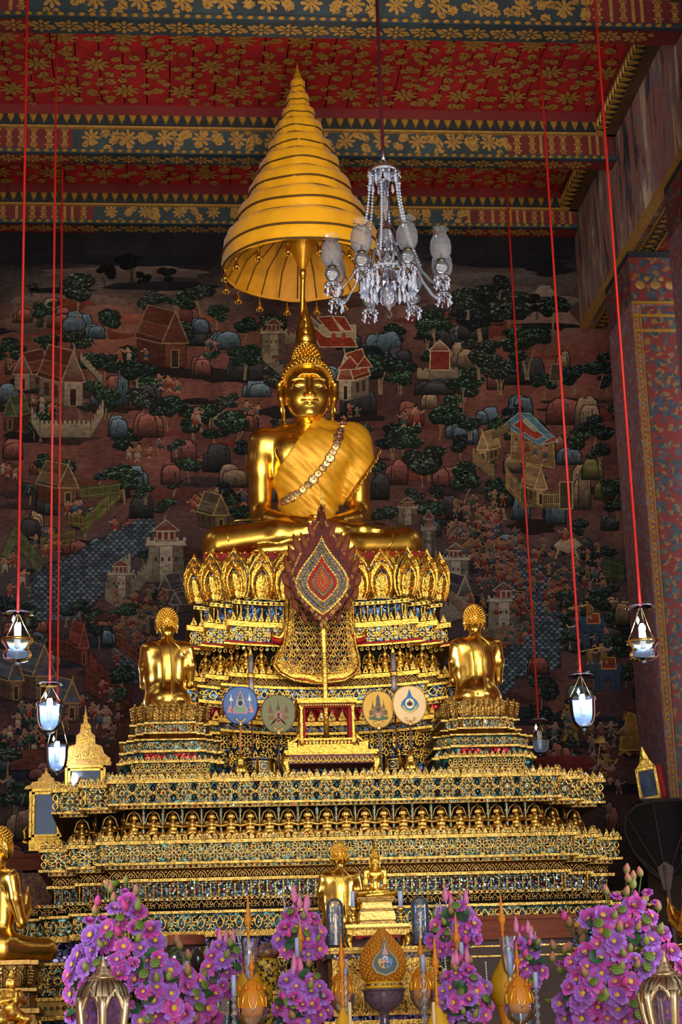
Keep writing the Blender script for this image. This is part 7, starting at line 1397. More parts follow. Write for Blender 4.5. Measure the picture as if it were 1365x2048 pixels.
def striped_egg(px, ytop, ybase, w, ysp0, ysp1, Yc, label):
    """wound yellow bud with an orange spire"""
    x = P3(px, ybase, Yc)[0]; s_ = S_(px, ybase, Yc); R_ = w*s_/2; zt_, zb_ = P3(px, ytop, Yc)[2], P3(px, ybase, Yc)[2]; H = zt_-zb_; t = thing('wound_bud_offering', label, 'offering', (x, Yc, TZ), 'tall wound yellow bud offerings')
    pr = [];
    for i in range(45): q = i/44; r = R_*(np.interp(q, [0, .12, .3, .5, .7, .85, 1], [.52, .85, 1, .93, .66, .38, .16])); pr.append((float(r)*(1.0 if i % 2 else .89), zb_+H*q))
    b = MB(); b.lathe(pr, 28, (x, Yc, 0)); b.build('wound_bud', YEL, t)
    b = MB(); b.lathe([(R_*.5, TZ+.002), (R_*.42, TZ+.05), (R_*.3, (TZ+zb_)/2), (R_*.52, zb_)], 20, (x, Yc, 0)); b.build('foot', ORG, t)
    b = MB(); z1_, z0_ = P3(px, ysp0, Yc)[2], P3(px, ysp1, Yc)[2]; b.tube([(x, Yc, zt_-.02), (x, Yc, z0_+.02)], .009, 6); spire(b, x, Yc, z0_, z1_-z0_, 7.5*s_); b.build('spire', ORG, t); return t
striped_egg(500, 1928, 2020, 74, 1786, 1880, -3.75, 'yellow wound bud with an orange spire beside the yellow patterned vase'); striped_egg(1013, 1915, 2012, 70, 1783, 1878, -3.75, 'yellow wound bud with an orange spire in front of the brown wooden chest')
def hurricane(px, yt, yb, w, Yc, label):
    x = P3(px, yb, Yc)[0]; s_ = S_(px, yb, Yc); R_ = w*s_/2; zt_, zb_ = P3(px, yt, Yc)[2], P3(px, yb, Yc)[2]; H = zt_-zb_; t = thing('hurricane_glass', label, 'candle glass', (x, Yc, TZ), 'hurricane candle glasses')
    b = MB(); b.lathe([(R_*1.0, H), (R_*.86, H*.9), (R_*.8, H*.7), (R_*.78, H*.4), (R_*.62, H*.15), (R_*.25, .0)], 28, (x, Yc, zb_), cap=False); b.build('chimney', G['clear'], t)
    b = MB(); b.lathe([(R_*.8, TZ+.002), (R_*.7, TZ+.015), (R_*.2, TZ+.04), (R_*.18, zb_-.05), (R_*.3, zb_-.03), (R_*.25, zb_)], 18, (x, Yc, 0)); b.build('stem', G['crystal'], t); b = MB(); b.lathe([(.017, zb_+.005), (.017, zb_+H*.62), (1e-4, zb_+H*.63)], 12, (x, Yc, 0)); b.build('candle_stub', WAXB, t)
hurricane(500, 1879, 1958, 38, -4.05, 'clear hurricane candle glass before the wound bud near the patterned vase'); hurricane(1021, 1873, 1952, 40, -4.05, 'clear hurricane candle glass before the wound bud near the wooden chest')
def carved_bud(px, ytop, ybase, w, ysp, Yc, label, ybowl=None):
    x = P3(px, ybase, Yc)[0]; s_ = S_(px, ybase, Yc); R_ = w*s_/2; zt_, zb_ = P3(px, ytop, Yc)[2], P3(px, ybase, Yc)[2]; H = zt_-zb_; t = thing('carved_bud_offering', label, 'offering', (x, Yc, TZ), 'carved wax buds in glass bowls')
    b = MB(); b.lathe([(R_*.6, zb_-.03), (R_*.92, zb_+H*.02), (R_, zb_+H*.22), (R_*.93, zb_+H*.5), (R_*.66, zb_+H*.78), (R_*.3, zb_+H*.95), (R_*.14, zt_)], 24, (x, Yc, 0)); bud = b.build('bud', ORG, t)
    for k in range(6):
        a = 2*PI*(k+.5)/6; M = Matrix.Translation((x, Yc, zb_)) @ Matrix.Rotation(a+PI/2, 4, 'Z'); b = MB(); L_ = []
        for q in np.linspace(0, 1, 7): rr = R_*float(np.interp(q, [0, .22, .5, .78, 1], [.94, 1.03, .97, .72, .4])); L_.append((q, rr))
        for dq in (-.5, .5): b.tube([(dq*math.sin(q*PI)*R_*.62, -math.sqrt(max(rr**2-(dq*math.sin(q*PI)*R_*.62)**2, 1e-6))*1.0, q*H*.82) for q, rr in L_], .006, 5, 0, True, M)
        b.build('diamond_rib', G['gold'], bud)
        b = MB(); q = 2*PI*k/6; b.ball((x+R_*.86*math.cos(q), Yc+R_*.86*math.sin(q), zb_+H*.72), R_*.16, 8, 6); b.ball((x+R_*.86*math.cos(q), Yc+R_*.86*math.sin(q), zb_+H*.72+R_*.2), R_*.09, 6, 5); b.build('wax_knob', ORG, bud)
    b = MB(); z1_ = P3(px, ysp, Yc)[2]; spire(b, x, Yc, zt_-.01, z1_-zt_+.01, 6.5*s_); b.build('spire', ORG, t)
    b = MB(); b.lathe([(R_*1.08, zb_+.03), (R_*1.06, zb_-.01), (R_*.85, zb_-.06), (R_*.4, zb_-.09), (R_*.2, zb_-.11), (R_*.16, (TZ+zb_)/2-.03), (R_*.5, TZ+.02), (R_*.7, TZ+.002)], 26, (x, Yc, 0), cap=False); b.build('glass_bowl', G['crystal'], t)
carved_bud(505, 1958, 2025, 58, 1897, -4.4, 'carved orange wax bud in a glass bowl below the hurricane glass by the big bouquet'); carved_bud(1040, 1952, 2017, 56, 1880, -4.4, 'carved orange wax bud in a glass bowl below the hurricane glass near the wooden chest')
carved_bud(686, 1940, 1998, 44, 1862, -4.15, 'smaller carved orange bud in a glass bowl beside the crest, lotus posy side'); carved_bud(845, 1932, 1990, 46, 1862, -4.15, 'smaller carved orange bud in a glass bowl beside the crest, wooden chest side')
def thread_cone(px, ytop, w, ysp, Yc, label):
    x = P3(px, 2040, Yc)[0]; s_ = S_(px, 2040, Yc); zt_ = P3(px, ytop, Yc)[2]; R_ = w*s_/2; t = thing('wound_cone_offering', label, 'offering', (x, Yc, TZ), 'yellow thread-wound cones'); pr = []; zb_ = TZ+.05; H = zt_-zb_
    for i in range(31): q = i/30; pr.append((max(.004, R_*1.5*(1-q)**.9+.006)*(1 if i % 2 else .89), zb_+H*q))
    b = MB(); b.lathe(pr, 24, (x, Yc, 0)); b.build('wound_cone', YEL, t); b = MB(); b.lathe([(R_*1.3, TZ+.002), (R_*1.6, TZ+.02), (R_*1.6, TZ+.05), (R_*1.5, TZ+.052)], 24, (x, Yc, 0)); b.build('foot_ring', ORG, t)
    b = MB(); z1_ = P3(px, ysp, Yc)[2]; h = z1_-zt_; b.lathe([(.010, zt_-.01), (.014, zt_+h*.06), (.007, zt_+h*.1), (.013, zt_+h*.16), (.007, zt_+h*.2), (.012, zt_+h*.26), (.008, zt_+h*.32)], 10, (x, Yc, 0)); spire(b, x, Yc, zt_+h*.3, h*.7, 8*s_); b.build('spire', ORG, t)
thread_cone(687, 2014, 46, 1870, -4.8, 'yellow thread-wound cone with tall orange spire, lotus posy side of the crest'); thread_cone(876, 2008, 58, 1868, -4.8, 'yellow thread-wound cone with tall orange spire, wooden chest side of the crest')
for px, y0_, y1_, lab in ((602, 1905, 1836, 'slim orange spire standing before the upper lotus posy near the patterned vase'), (915, 1915, 1822, 'slim orange spire standing before the upper lotus posy near the wooden chest')):
    Yc = -3.90; x = P3(px, y0_, Yc)[0]; z0, z1_ = P3(px, y0_, Yc)[2], P3(px, y1_, Yc)[2]; t = thing('wax_spire', lab, 'offering', (x, Yc, TZ), 'slim orange spires'); b = MB(); spire(b, x, Yc, z0, z1_-z0, .026); b.build('spire', ORG, t); b = MB(); b.lathe([(.05, TZ+.002), (.05, TZ+.012), (.008, TZ+.03), (.007, z0+.02)], 12, (x, Yc, 0)); b.build('stand', G['brass'], t)
# ---- the orange bud with the green crest
Yc = -3.95; x = P3(767, 1960, Yc)[0]; s_ = S_(767, 1930, Yc); zt_, zb_ = P3(767, 1860, Yc)[2], P3(767, 1962, Yc)[2]; H = zt_-zb_; R_ = 45*s_
cr = thing('crest_offering', 'large marigold-covered bud bearing a green teardrop crest on a glass footed bowl', 'offering', (x, Yc, TZ))
pr = [(.72, 0), (.86, .06), (.97, .2), (1.0, .34), (.96, .48), (.84, .62), (.62, .76), (.36, .88), (.20, .95), (.14, .99), (.02, 1.02)]
b = MB(); b.lathe([(R_*r, zb_+H*q) for r, q in pr], 28, (x, Yc, 0), 0, True); bud = b.build('marigold_bud', ORD, cr)
b = MB()
for i in range(420):
    q = (i+.5)/420; a = i*2.399963; r = R_*float(np.interp(q, [p[1] for p in pr], [p[0] for p in pr])); zq = zb_+H*q; n_ = Vector((math.cos(a), math.sin(a), .3)).normalized(); M = Matrix.Translation((x+r*math.cos(a), Yc+r*math.sin(a), zq)) @ n_.to_track_quat('Z', 'Y').to_matrix().to_4x4(); b.lathe([(.013, -.004), (.012, .005), (1e-5, .009)], 6, (0, 0, 0), 0, True, M)
b.build('marigold_heads', ORD, bud, kind='stuff')
b = MB(); b.lathe([(R_*.80, zb_-.05), (R_*.86, zb_-.045), (R_*.84, zb_-.03), (R_*.78, zb_-.028), (R_*.84, zb_-.012), (R_*.74, zb_)], 28, (x, Yc, 0)); b.build('yellow_ring', YEL, cr)
b = MB()
for i in range(30): a = 2*PI*i/30; b.ball((x+R_*.84*math.cos(a), Yc+R_*.84*math.sin(a), zb_-.022), .008, 6, 4)
b.build('bead_ring', G['jewel'], cr, kind='stuff')
b = MB(); b.lathe([(R_*1.0, zb_-.06), (R_*.99, zb_-.05), (R_*.9, zb_-.075), (R_*.88, zb_-.12), (R_*.6, zb_-.17), (R_*.25, zb_-.19), (R_*.16, zb_-.24), (R_*.24, zb_-.27), (R_*.14, zb_-.30), (R_*.14, TZ+.05), (R_*.5, TZ+.02), (R_*.6, TZ+.002)], 30, (x, Yc, 0)); b.build('footed_bowl', mat('smoky_cut_glass', srgb(120, 104, 128), .12, .25, var=.5, scale=40), cr)
ce = MB(); mats = []; ye = Yc-R_*1.03; cx_, cz_ = x, P3(768, 1920, Yc)[2]; u_ = 24*s_
def E(P, c, lay):
    mats.append(mat('crest_enamel', srgb(*c), .45, var=.12, scale=40)); ce.prism([(cx_+a*u_, cz_+c_*u_) for a, c_ in P], ye-.002*lay, ye+.004, len(mats)-1)
E([(a*1.12, c_*1.08) for a, c_ in drop(0, 0, 1, 2.75)], (150, 150, 110), 0); E(drop(0, 0, 1, 2.7), (34, 66, 60), 1); E(drop(0, 0, .9, 2.5), (26, 52, 50), 2)
E([(-.22, .42), (.22, .42), (.16, .7), (.08, .85), (.05, 1.2), (0, 1.35), (-.05, 1.2), (-.08, .85), (-.16, .7)], (196, 140, 120), 3); E([(-.3, .36), (.3, .36), (.26, .44), (-.26, .44)], (206, 150, 128), 4)
E(circ(0, .05, .27), (120, 140, 190), 3); E(circ(0, .04, .19), (220, 222, 232), 4); E(circ(0, .02, .10), (90, 100, 150), 5)
for s2, cc in ((-1, (214, 160, 40)), (1, (40, 130, 210))):
    E([(s2*.12, -.22), (s2*.34, -.14), (s2*.56, .04), (s2*.62, -.2), (s2*.5, -.52), (s2*.24, -.72), (s2*.04, -.76), (s2*.1, -.5)], cc, 3); E(circ(s2*.30, -.44, .12), (26, 52, 50), 4); E(circ(s2*.38, -.02, .1), cc, 4)
E([(-.36, -.2), (-.2, -.3), (.0, -.26), (.2, -.3), (.36, -.2), (.14, -.1), (-.14, -.1)], (208, 150, 140), 4); ce.build('crest', mats, bud)
# ---- patterned yellow vase, dark urn with wooden lid
Yc = -3.2; x = P3(536, 1960, Yc)[0]; s_ = S_(536, 1940, Yc); zt_, zb_ = P3(536, 1916, Yc)[2], P3(536, 1972, Yc)[2]; R_ = 23*s_; t = thing('patterned_vase', 'yellow and black patterned round vase with blue rimmed lid by the lotus posies', 'vase', (x, Yc, TZ)); H = zt_-zb_
VP = mosaic('yellow_black_pattern', [srgb(214, 170, 40), srgb(200, 150, 30), srgb(40, 36, 28), srgb(220, 190, 80)], 60, metal=.1, rough=.4, tilt=.1)
b = MB(); b.lathe([(R_*.5, TZ+.002), (R_*.45, TZ+.06), (R_*.4, zb_-.04), (R_*.55, zb_), (R_*.9, zb_+H*.3), (R_*1.0, zb_+H*.6), (R_*.94, zb_+H*.85), (R_*.8, zt_)], 28, (x, Yc, 0)); b.build('vase_body', VP, t); b = MB(); b.lathe([(R_*.86, zt_), (R_*1.05, zt_+.02), (R_*1.1, zt_+.05), (R_*.8, zt_+.07), (R_*.7, zt_+.085), (R_*.3, zt_+.1)], 28, (x, Yc, 0)); b.build('lid', mat('blue_gold_band', srgb(50, 60, 110), .35, .3, var=.6, scale=40, c2=srgb(170, 120, 40)), t)
Yc = -2.85; x = P3(370, 1900, Yc)[0]; s_ = S_(370, 1900, Yc); zt_, zl_ = P3(370, 1871, Yc)[2], P3(370, 1892, Yc)[2]; R_ = 47*s_; t = thing('lidded_urn', 'dark glazed urn with a brown wooden lid behind the big lotus bouquet', 'urn', (x, Yc, TZ))
b = MB(); b.lathe([(R_*.6, TZ+.002), (R_*.8, TZ+.1), (R_*1.02, TZ+.3), (R_*1.04, zl_-.1), (R_*.96, zl_-.02), (R_*.86, zl_)], 32, (x, Yc, 0)); b.build('urn_body', mat('dark_glaze', srgb(44, 36, 32), .15, var=.4, scale=6, coat=.4), t); b = MB(); b.lathe([(R_*.9, zl_+.001), (R_*.92, zl_+.01), (R_*.84, zt_-.004), (R_*.8, zt_)], 32, (x, Yc, 0)); b.build('wooden_lid', G['woodlong'], t)
# ---- brown wooden chest and lower shelf
Yc = -2.75; xa, xb = P3(930, 1850, Yc)[0], P3(1150, 1850, Yc)[0]; z1_, z0_ = P3(1030, 1830, Yc)[2], P3(1030, 1878, Yc)[2]
t = thing('wooden_chest', 'long plain reddish-brown wooden chest behind the lotus bouquets', 'chest', ((xa+xb)/2, -2.62, TZ)); b = MB(); b.box(xa, xb, Yc, -2.47, z0_, z1_-.03); b.build('chest_body', G['woodlong'], t); b = MB(); b.box(xa-.015, xb+.015, Yc-.015, -2.455, z1_-.03, z1_); b.build('chest_lid', G['woodlong'], t); b = MB(); b.box(xa+.03, xb-.03, Yc+.03, -2.5, TZ+.002, z0_); b.build('chest_stand', G['wood'], t)
b = MB(); 
for z in (z0_-.05, z0_-.12): b.box(xa+.02, xb-.02, Yc+.02, Yc+.03, z, z+.012)
b.build('gilt_line', G['reliefold'], t)
# ================================================================== lotus bouquets
PETM = attr_paint('lotus_petal_paint', rough=.55, grain=.12, scale=60, spec=.3)
def bloom_mesh(seed, openk, R_):
    r = random.Random(seed); b = MB(); tipc = ((200, 70, 172), (214, 84, 182), (178, 58, 164), (152, 98, 206), (196, 50, 146))[seed % 5]
    for lay, (n, ang, L_, w) in enumerate(((10, 1.36*openk, 1.0, .66), (9, 1.06*openk, .90, .62), (7, .72*openk, .70, .50))):
        for i in range(n):
            a = 2*PI*(i+.5*lay)/n+r.uniform(-.12, .12); t0 = ang+r.uniform(-.12, .12); L = L_*R_*r.uniform(.92, 1.06); V = []; C = []; pur = r.uniform(0, 1)
            for k in range(5):
                q = k/4; th = t0*(.45+.55*q**.6)+(.25*q*q if lay == 0 else -.15*q*q); rad = L*q*math.sin(th); z = L*q*math.cos(th)*.9; ww = w*R_*math.sin(PI*min(.93, .10+q*.78))**.65*.5
                for s_ in (-1, 0, 1):
                    c_ = .12*R_*abs(s_)*math.sin(PI*min(1, q)); V.append(((rad)*math.cos(a)-s_*ww*math.sin(a), rad*math.sin(a)+s_*ww*math.cos(a), z+c_)); base = mixc((238, 182, 226), tipc if pur < .62 else (142, 104, 214), .2+q*.9); C.append(srgb(*mixc(base, (170, 40, 146) if k < 4 else (228, 150, 220), (.32 if k < 4 else .35)*(abs(s_) if k < 4 else 1))))  # petal tips carry a painted highlight, side edges run darker
            F = [(k*3+s_, k*3+s_+1, (k+1)*3+s_+1, (k+1)*3+s_) for k in range(4) for s_ in (0, 1)]
            b.add(V, F, 0, True, None, C)
    return b.mesh('lotus_bloom', PETM)
def head_mesh(R_):
    b = MB(); b.lathe([(R_*.16, .0), (R_*.2, R_*.28), (R_*.14, R_*.33), (1e-5, R_*.34)], 10)
    for i in range(14): a = 2*PI*i/14; b.add([(R_*.14*math.cos(a-.1), R_*.14*math.sin(a-.1), R_*.1), (R_*.14*math.cos(a+.1), R_*.14*math.sin(a+.1), R_*.1), (R_*.34*math.cos(a), R_*.34*math.sin(a), R_*.38)], [(0, 1, 2)])
    return b.mesh('stamens', mat('yellow_stamens', srgb(236, 200, 40), .6, var=.2))
BL = [bloom_mesh(s_, o, .078) for s_, o in ((1, 1.0), (2, 1.1), (3, .9), (6, 1.04), (7, .95), (8, 1.0), (9, .85), (4, .72), (5, .55))]; STM = head_mesh(.088)
def bud_mesh(c0, c1):
    b = MB(); n = 10; pr = [(.004, 0), (.02, .006), (.03, .03), (.028, .052), (.016, .076), (.003, .092)]; V = []; C = []
    for k, (r, z) in enumerate(pr):
        for i in range(n): a = 2*PI*i/n; V.append((r*(1+.08*math.cos(5*a))*math.cos(a), r*(1+.08*math.cos(5*a))*math.sin(a), z)); C.append(srgb(*mixc(c0, c1, z/.085)))
    b.add(V, [(k*n+i, k*n+(i+1) % n, (k+1)*n+(i+1) % n, (k+1)*n+i) for k in range(len(pr)-1) for i in range(n)], 0, True, None, C); return b.mesh('lotus_bud', PETM)
BUDS = [bud_mesh((110, 136, 60), (206, 120, 110)), bud_mesh((120, 140, 62), (150, 150, 80)), bud_mesh((190, 80, 120), (214, 70, 160))]
LEAFM = mat('lotus_leaf_green', srgb(44, 92, 50), .5, var=.35, scale=12); STEMM = mat('lotus_stem_green', srgb(84, 110, 50), .6, var=.25)
pd = MB(); pd.lathe([(.006, 0), (.02, .012), (.036, .04), (.04, .052), (.036, .057), (1e-5, .058)], 16); PODM = mat('seed_pod_green', srgb(112, 140, 52), .6, var=.25, scale=40)
for i in range(7): a = 2*PI*i/6; q = .022 if i < 6 else 0; pd.ball((q*math.cos(a), q*math.sin(a), .0585), .0055, 6, 4, 1)
PODX = pd.mesh('seed_pod', [PODM, mat('seed_dark_green', srgb(70, 96, 36), .6, var=.2)])
lf = MB(); n = 12; lf.add([(0, 0, 0)]+[(.05*math.cos(2*PI*i/n), .05*math.sin(2*PI*i/n), .012*math.cos(4*PI*i/n)+.012) for i in range(n)], [(0, 1+i, 1+(i+1) % n) for i in range(n)], 0, True); LEAF = lf.mesh('lotus_leaf', LEAFM)
def in_poly(x, y, P):
    r = False; j = len(P)-1
    for i in range(len(P)):
        if (P[i][1] > y) != (P[j][1] > y) and x < (P[j][0]-P[i][0])*(y-P[i][1])/(P[j][1]-P[i][1]+1e-9)+P[i][0]: r = not r
        j = i
    return r
STICK = mat('silvery_beads', srgb(196, 210, 232), .2, .5, var=.2, scale=60)
def facing(d, roll=0.0): return (Vector(d).normalized().to_track_quat('Z', 'Y') @ Matrix.Rotation(roll, 3, 'Z').to_quaternion()).to_euler()
def bouquet(name, label, poly, Yc, bulge, space, foot, R0, extra=(), pods=6, buds=8, leaves=10, sticks=(), cones=(), seed=1, vase_r=.1, group=None, vmat=None):
    r = random.Random(seed); xs = [p[0] for p in poly]; ys = [p[1] for p in poly]; cx, cy = (min(xs)+max(xs))/2, (min(ys)+max(ys))/2; hw, hh = (max(xs)-min(xs))/2, (max(ys)-min(ys))/2
    fx = P3(foot, 2040, Yc)[0]; t = thing(name, label, 'bouquet', (fx, Yc, TZ), group); top = P3(cx, max(ys), Yc)[2]; vz = max(TZ+.12, min(top, TZ+.5))
    b = MB(); b.lathe([(vase_r*.7, TZ+.002), (vase_r*.75, TZ+.02), (vase_r*.4, TZ+.05), (vase_r*.8, (TZ+vz)/2), (vase_r, vz-.03), (vase_r*.8, vz), (vase_r*.7, vz-.01)], 22, (fx, Yc, 0)); b.build('vase', vmat or G['crystal'], t)
    def place(px, py):
        u, v = (px-cx)/hw, (py-cy)/hh; dep = bulge*math.sqrt(max(0, 1-min(1, u*u*.8+v*v*.5))); return np.array(P3(px, py, Yc-dep)), u, v, dep
    pts = []; tries = 0
    while tries < 4000 and len(pts) < 120:
        tries += 1; px, py = r.uniform(min(xs), max(xs)), r.uniform(min(ys), max(ys))
        if in_poly(px, py, poly) and all(math.hypot(px-a, py-c) > space*r.uniform(.82, 1.1) for a, c in pts): pts.append((px, py))
    sm_ = MB()
    for px, py in pts:
        p, u, v, dep = place(px, py); p[1] += r.uniform(-.04, .05); m = r.choice(BL[:7] if r.random() < .8 else BL[7:]); sc_ = R0*r.uniform(.72, 1.12); d = (u*.75+r.uniform(-.35, .35)-.12, -.9, -v*.35+.34+r.uniform(-.3, .3))
        o = inst(m, 'lotus_bloom', t, p, 0, sc_, rot=facing(d, r.uniform(0, 6.28))); s2 = bpy.data.objects.new('stamens', STM); col.objects.link(s2); s2.parent = o
        sm_.tube([tuple(p+np.array((0, .02, -.01))), tuple((p*.6+np.array((fx, Yc, vz))*.4)+np.array((0, .05, .0))), (fx+r.uniform(-.4, .4)*vase_r, Yc, vz-.02)], .005, 5)
    sm_.build('flower_stems', STEMM, t, kind='stuff')
    for kind, cnt in (('pod', pods), ('bud', buds), ('leaf', leaves)):
        k = 0; tries = 0
        while k < cnt and tries < 400:
            tries += 1; px, py = r.uniform(min(xs), max(xs)), r.uniform(min(ys), max(ys))
            if not in_poly(px, py, poly): continue
            k += 1; p, u, v, dep = place(px, py); d = (u*.6+r.uniform(-.4, .4), -.8, .4+r.uniform(-.2, .5))
            if kind == 'pod': p[1] -= .05; inst(PODX, 'seed_pod', t, p, 0, R0*.85*r.uniform(.8, 1.05), rot=facing(d))
            elif kind == 'bud': p[1] -= .05; inst(r.choice(BUDS), 'lotus_bud', t, p, 0, R0*.8*r.uniform(.8, 1.1), rot=facing((d[0], -.3, 1.1)))
            else: p[1] -= .01; inst(LEAF, 'lotus_leaf', t, p, 0, (R0*r.uniform(.7, 1.1),)*3, rot=facing(d, r.uniform(0, 6)))
    for e in extra:                          # single stems standing out: (kind, px, py, scale)
        p = np.array(P3(e[1], e[2], Yc-.05)); m = {'bud': BUDS[0], 'green': BUDS[1], 'pink': BUDS[2], 'pod': PODX, 'bloom': BL[7], 'leaf': LEAF}[e[0]]; q = (e[3] if len(e) > 3 else 1.0)*.78
        inst(m, {'bud': 'lotus_bud', 'green': 'lotus_bud', 'pink': 'lotus_bud', 'pod': 'seed_pod', 'bloom': 'lotus_bloom', 'leaf': 'lotus_leaf'}[e[0]], t, p, 0, R0*q, rot=facing((r.uniform(-.3, .3), -.25 if e[0] != 'bloom' else -.8, 1)))
        b = MB(); tgt = np.array(P3(cx+(e[1]-cx)*.35, cy, Yc+.02)); b.tube([tuple(p), tuple((p+tgt)/2+np.array(((p[0]-tgt[0])*.12, 0, .01))), tuple(tgt)], .005, 5); b.build('stem', STEMM, t)
    for px, py, L, ln in sticks:             # beaded crystal sticks
        p = np.array(P3(px, py, Yc-bulge*.6)); q = p+np.array((ln, 0, L)); b = MB(); b.tube([tuple(p), tuple(q)], .004, 5)
        for i in range(7): w = p+(q-p)*(.2+.13*i); b.ball(tuple(w), .0075, 6, 4)
        b.build('crystal_stick', STICK, t)
    for px, py, L in cones:                  # folded pink petals
        p = P3(px, py, Yc-bulge*.5); b = MB(); b.lathe([(.004, 0), (.018, L*.15), (.020, L*.4), (.012, L*.75), (.001, L)], 10, p); b.build('folded_petal', mat('pink_folded_petal', srgb(226, 130, 180), .5, var=.2, scale=20), t)
    return t
GV = mat('brass_vase', (.80, .55, .2), .3, 1.0, var=.3)
bouquet('lotus_bouquet', 'huge purple-pink lotus bouquet with buds and pods behind the gilded lantern near the disciple profile', [(212, 1850), (238, 1806), (278, 1812), (302, 1850), (322, 1920), (370, 1945), (410, 1955), (432, 1990), (430, 2046), (130, 2046), (128, 1985), (146, 1930), (170, 1880)], -3.6, .42, 26, 270, 1.05,
        [('green', 252, 1768, .8), ('bud', 214, 1778, .9), ('bud', 222, 1786), ('pod', 229, 1775), ('bloom', 250, 1785, .55), ('bud', 275, 1790), ('bud', 276, 1815), ('pod', 274, 1808), ('bloom', 220, 1818, .6), ('pink', 195, 1812), ('bloom', 205, 1842, .75), ('bloom', 178, 1845, .75), ('bud', 192, 1830), ('bloom', 248, 1838, .8), ('bud', 290, 1838), ('bud', 310, 1860), ('bloom', 270, 1836, .7), ('green', 265, 1824), ('leaf', 200, 1865), ('bud', 356, 1890), ('bud', 362, 1900), ('bud', 305, 1878), ('pod', 160, 1915), ('green', 330, 1895), ('bud', 228, 1806), ('bud', 378, 1920)], 12, 14, 14, seed=3, vase_r=.16, vmat=GV, group='large lotus bouquets')
bouquet('lotus_bouquet', 'huge purple-pink lotus bouquet with tall buds beside the black fan handle', [(1205, 1830), (1235, 1812), (1290, 1815), (1330, 1850), (1345, 1900), (1362, 1930), (1362, 2046), (1110, 2046), (1108, 1995), (1135, 1960), (1150, 1915), (1190, 1890), (1180, 1840)], -3.6, .42, 26, 1240, 1.05,
        [('bud', 1254, 1748), ('bud', 1283, 1754), ('bud', 1260, 1766), ('bud', 1267, 1762), ('green', 1265, 1778), ('bloom', 1232, 1796, .7), ('bud', 1215, 1790), ('bud', 1251, 1792), ('pink', 1272, 1802), ('bloom', 1296, 1788, .7), ('bloom', 1312, 1808, .6), ('bud', 1288, 1812), ('bud', 1318, 1822), ('pod', 1255, 1808), ('bud', 1292, 1806), ('pink', 1128, 1842), ('bud', 1141, 1855), ('bud', 1161, 1872), ('bud', 1170, 1868), ('bud', 1110, 1900), ('bud', 1128, 1908), ('bud', 1140, 1905), ('bud', 1163, 1888), ('bloom', 1148, 1925, .7), ('green', 1122, 1948), ('pod', 1100, 2010), ('bloom', 1120, 1930, .6), ('bud', 1105, 1925)], 12, 14, 14, seed=8, vase_r=.16, vmat=GV, group='large lotus bouquets')
def posy(label, cx, cy, w, h, Yc, seed, sk=8):
    r = random.Random(seed); P = [(cx-w*.22, cy-h*.30), (cx+w*.2, cy-h*.30), (cx+w*.4, cy-h*.02), (cx+w*.47, cy+h*.3), (cx+w*.3, cy+h*.46), (cx-w*.3, cy+h*.46), (cx-w*.47, cy+h*.3), (cx-w*.4, cy-h*.02)]
    sticks = [(cx+w*r.uniform(-.42, .42), cy+h*r.uniform(-.25, .2), r.uniform(.08, .14), r.uniform(-.02, .02)) for _ in range(sk)]; cones = [(cx+w*r.uniform(-.25, .25), cy-h*r.uniform(.1, .42), r.uniform(.09, .13)) for _ in range(5)]
    return bouquet('lotus_posy', label, P, Yc, .14, 21, cx, .86, [('pink', cx-w*.1, cy-h*.42), ('bud', cx+w*.12, cy-h*.40), ('green', cx-w*.4, cy-h*.1)], 3, 3, 6, sticks, cones, seed, .07, 'lotus posies with crystal sticks')
posy('lotus posy with crystal sticks next to the tall glass dome and disciple back', 600, 1858, 96, 124, -3.62, 11); posy('lower lotus posy with crystal sticks next to the yellow cone, below the patterned vase', 606, 1985, 104, 124, -4.2, 12); posy('lotus posy with crystal sticks between the silver glass dome and wooden chest', 910, 1850, 96, 122, -3.62, 13); posy('lower lotus posy with crystal sticks between the yellow cone and wound bud', 930, 1978, 112, 126, -4.2, 14); posy('lotus posy with crystal sticks between the big bouquet and patterned vase', 446, 1925, 84, 124, -3.12, 15, 6); posy('lotus posy with crystal sticks beside the hurricane glass, below the chest', 1052, 1915, 80, 116, -3.12, 16, 6)
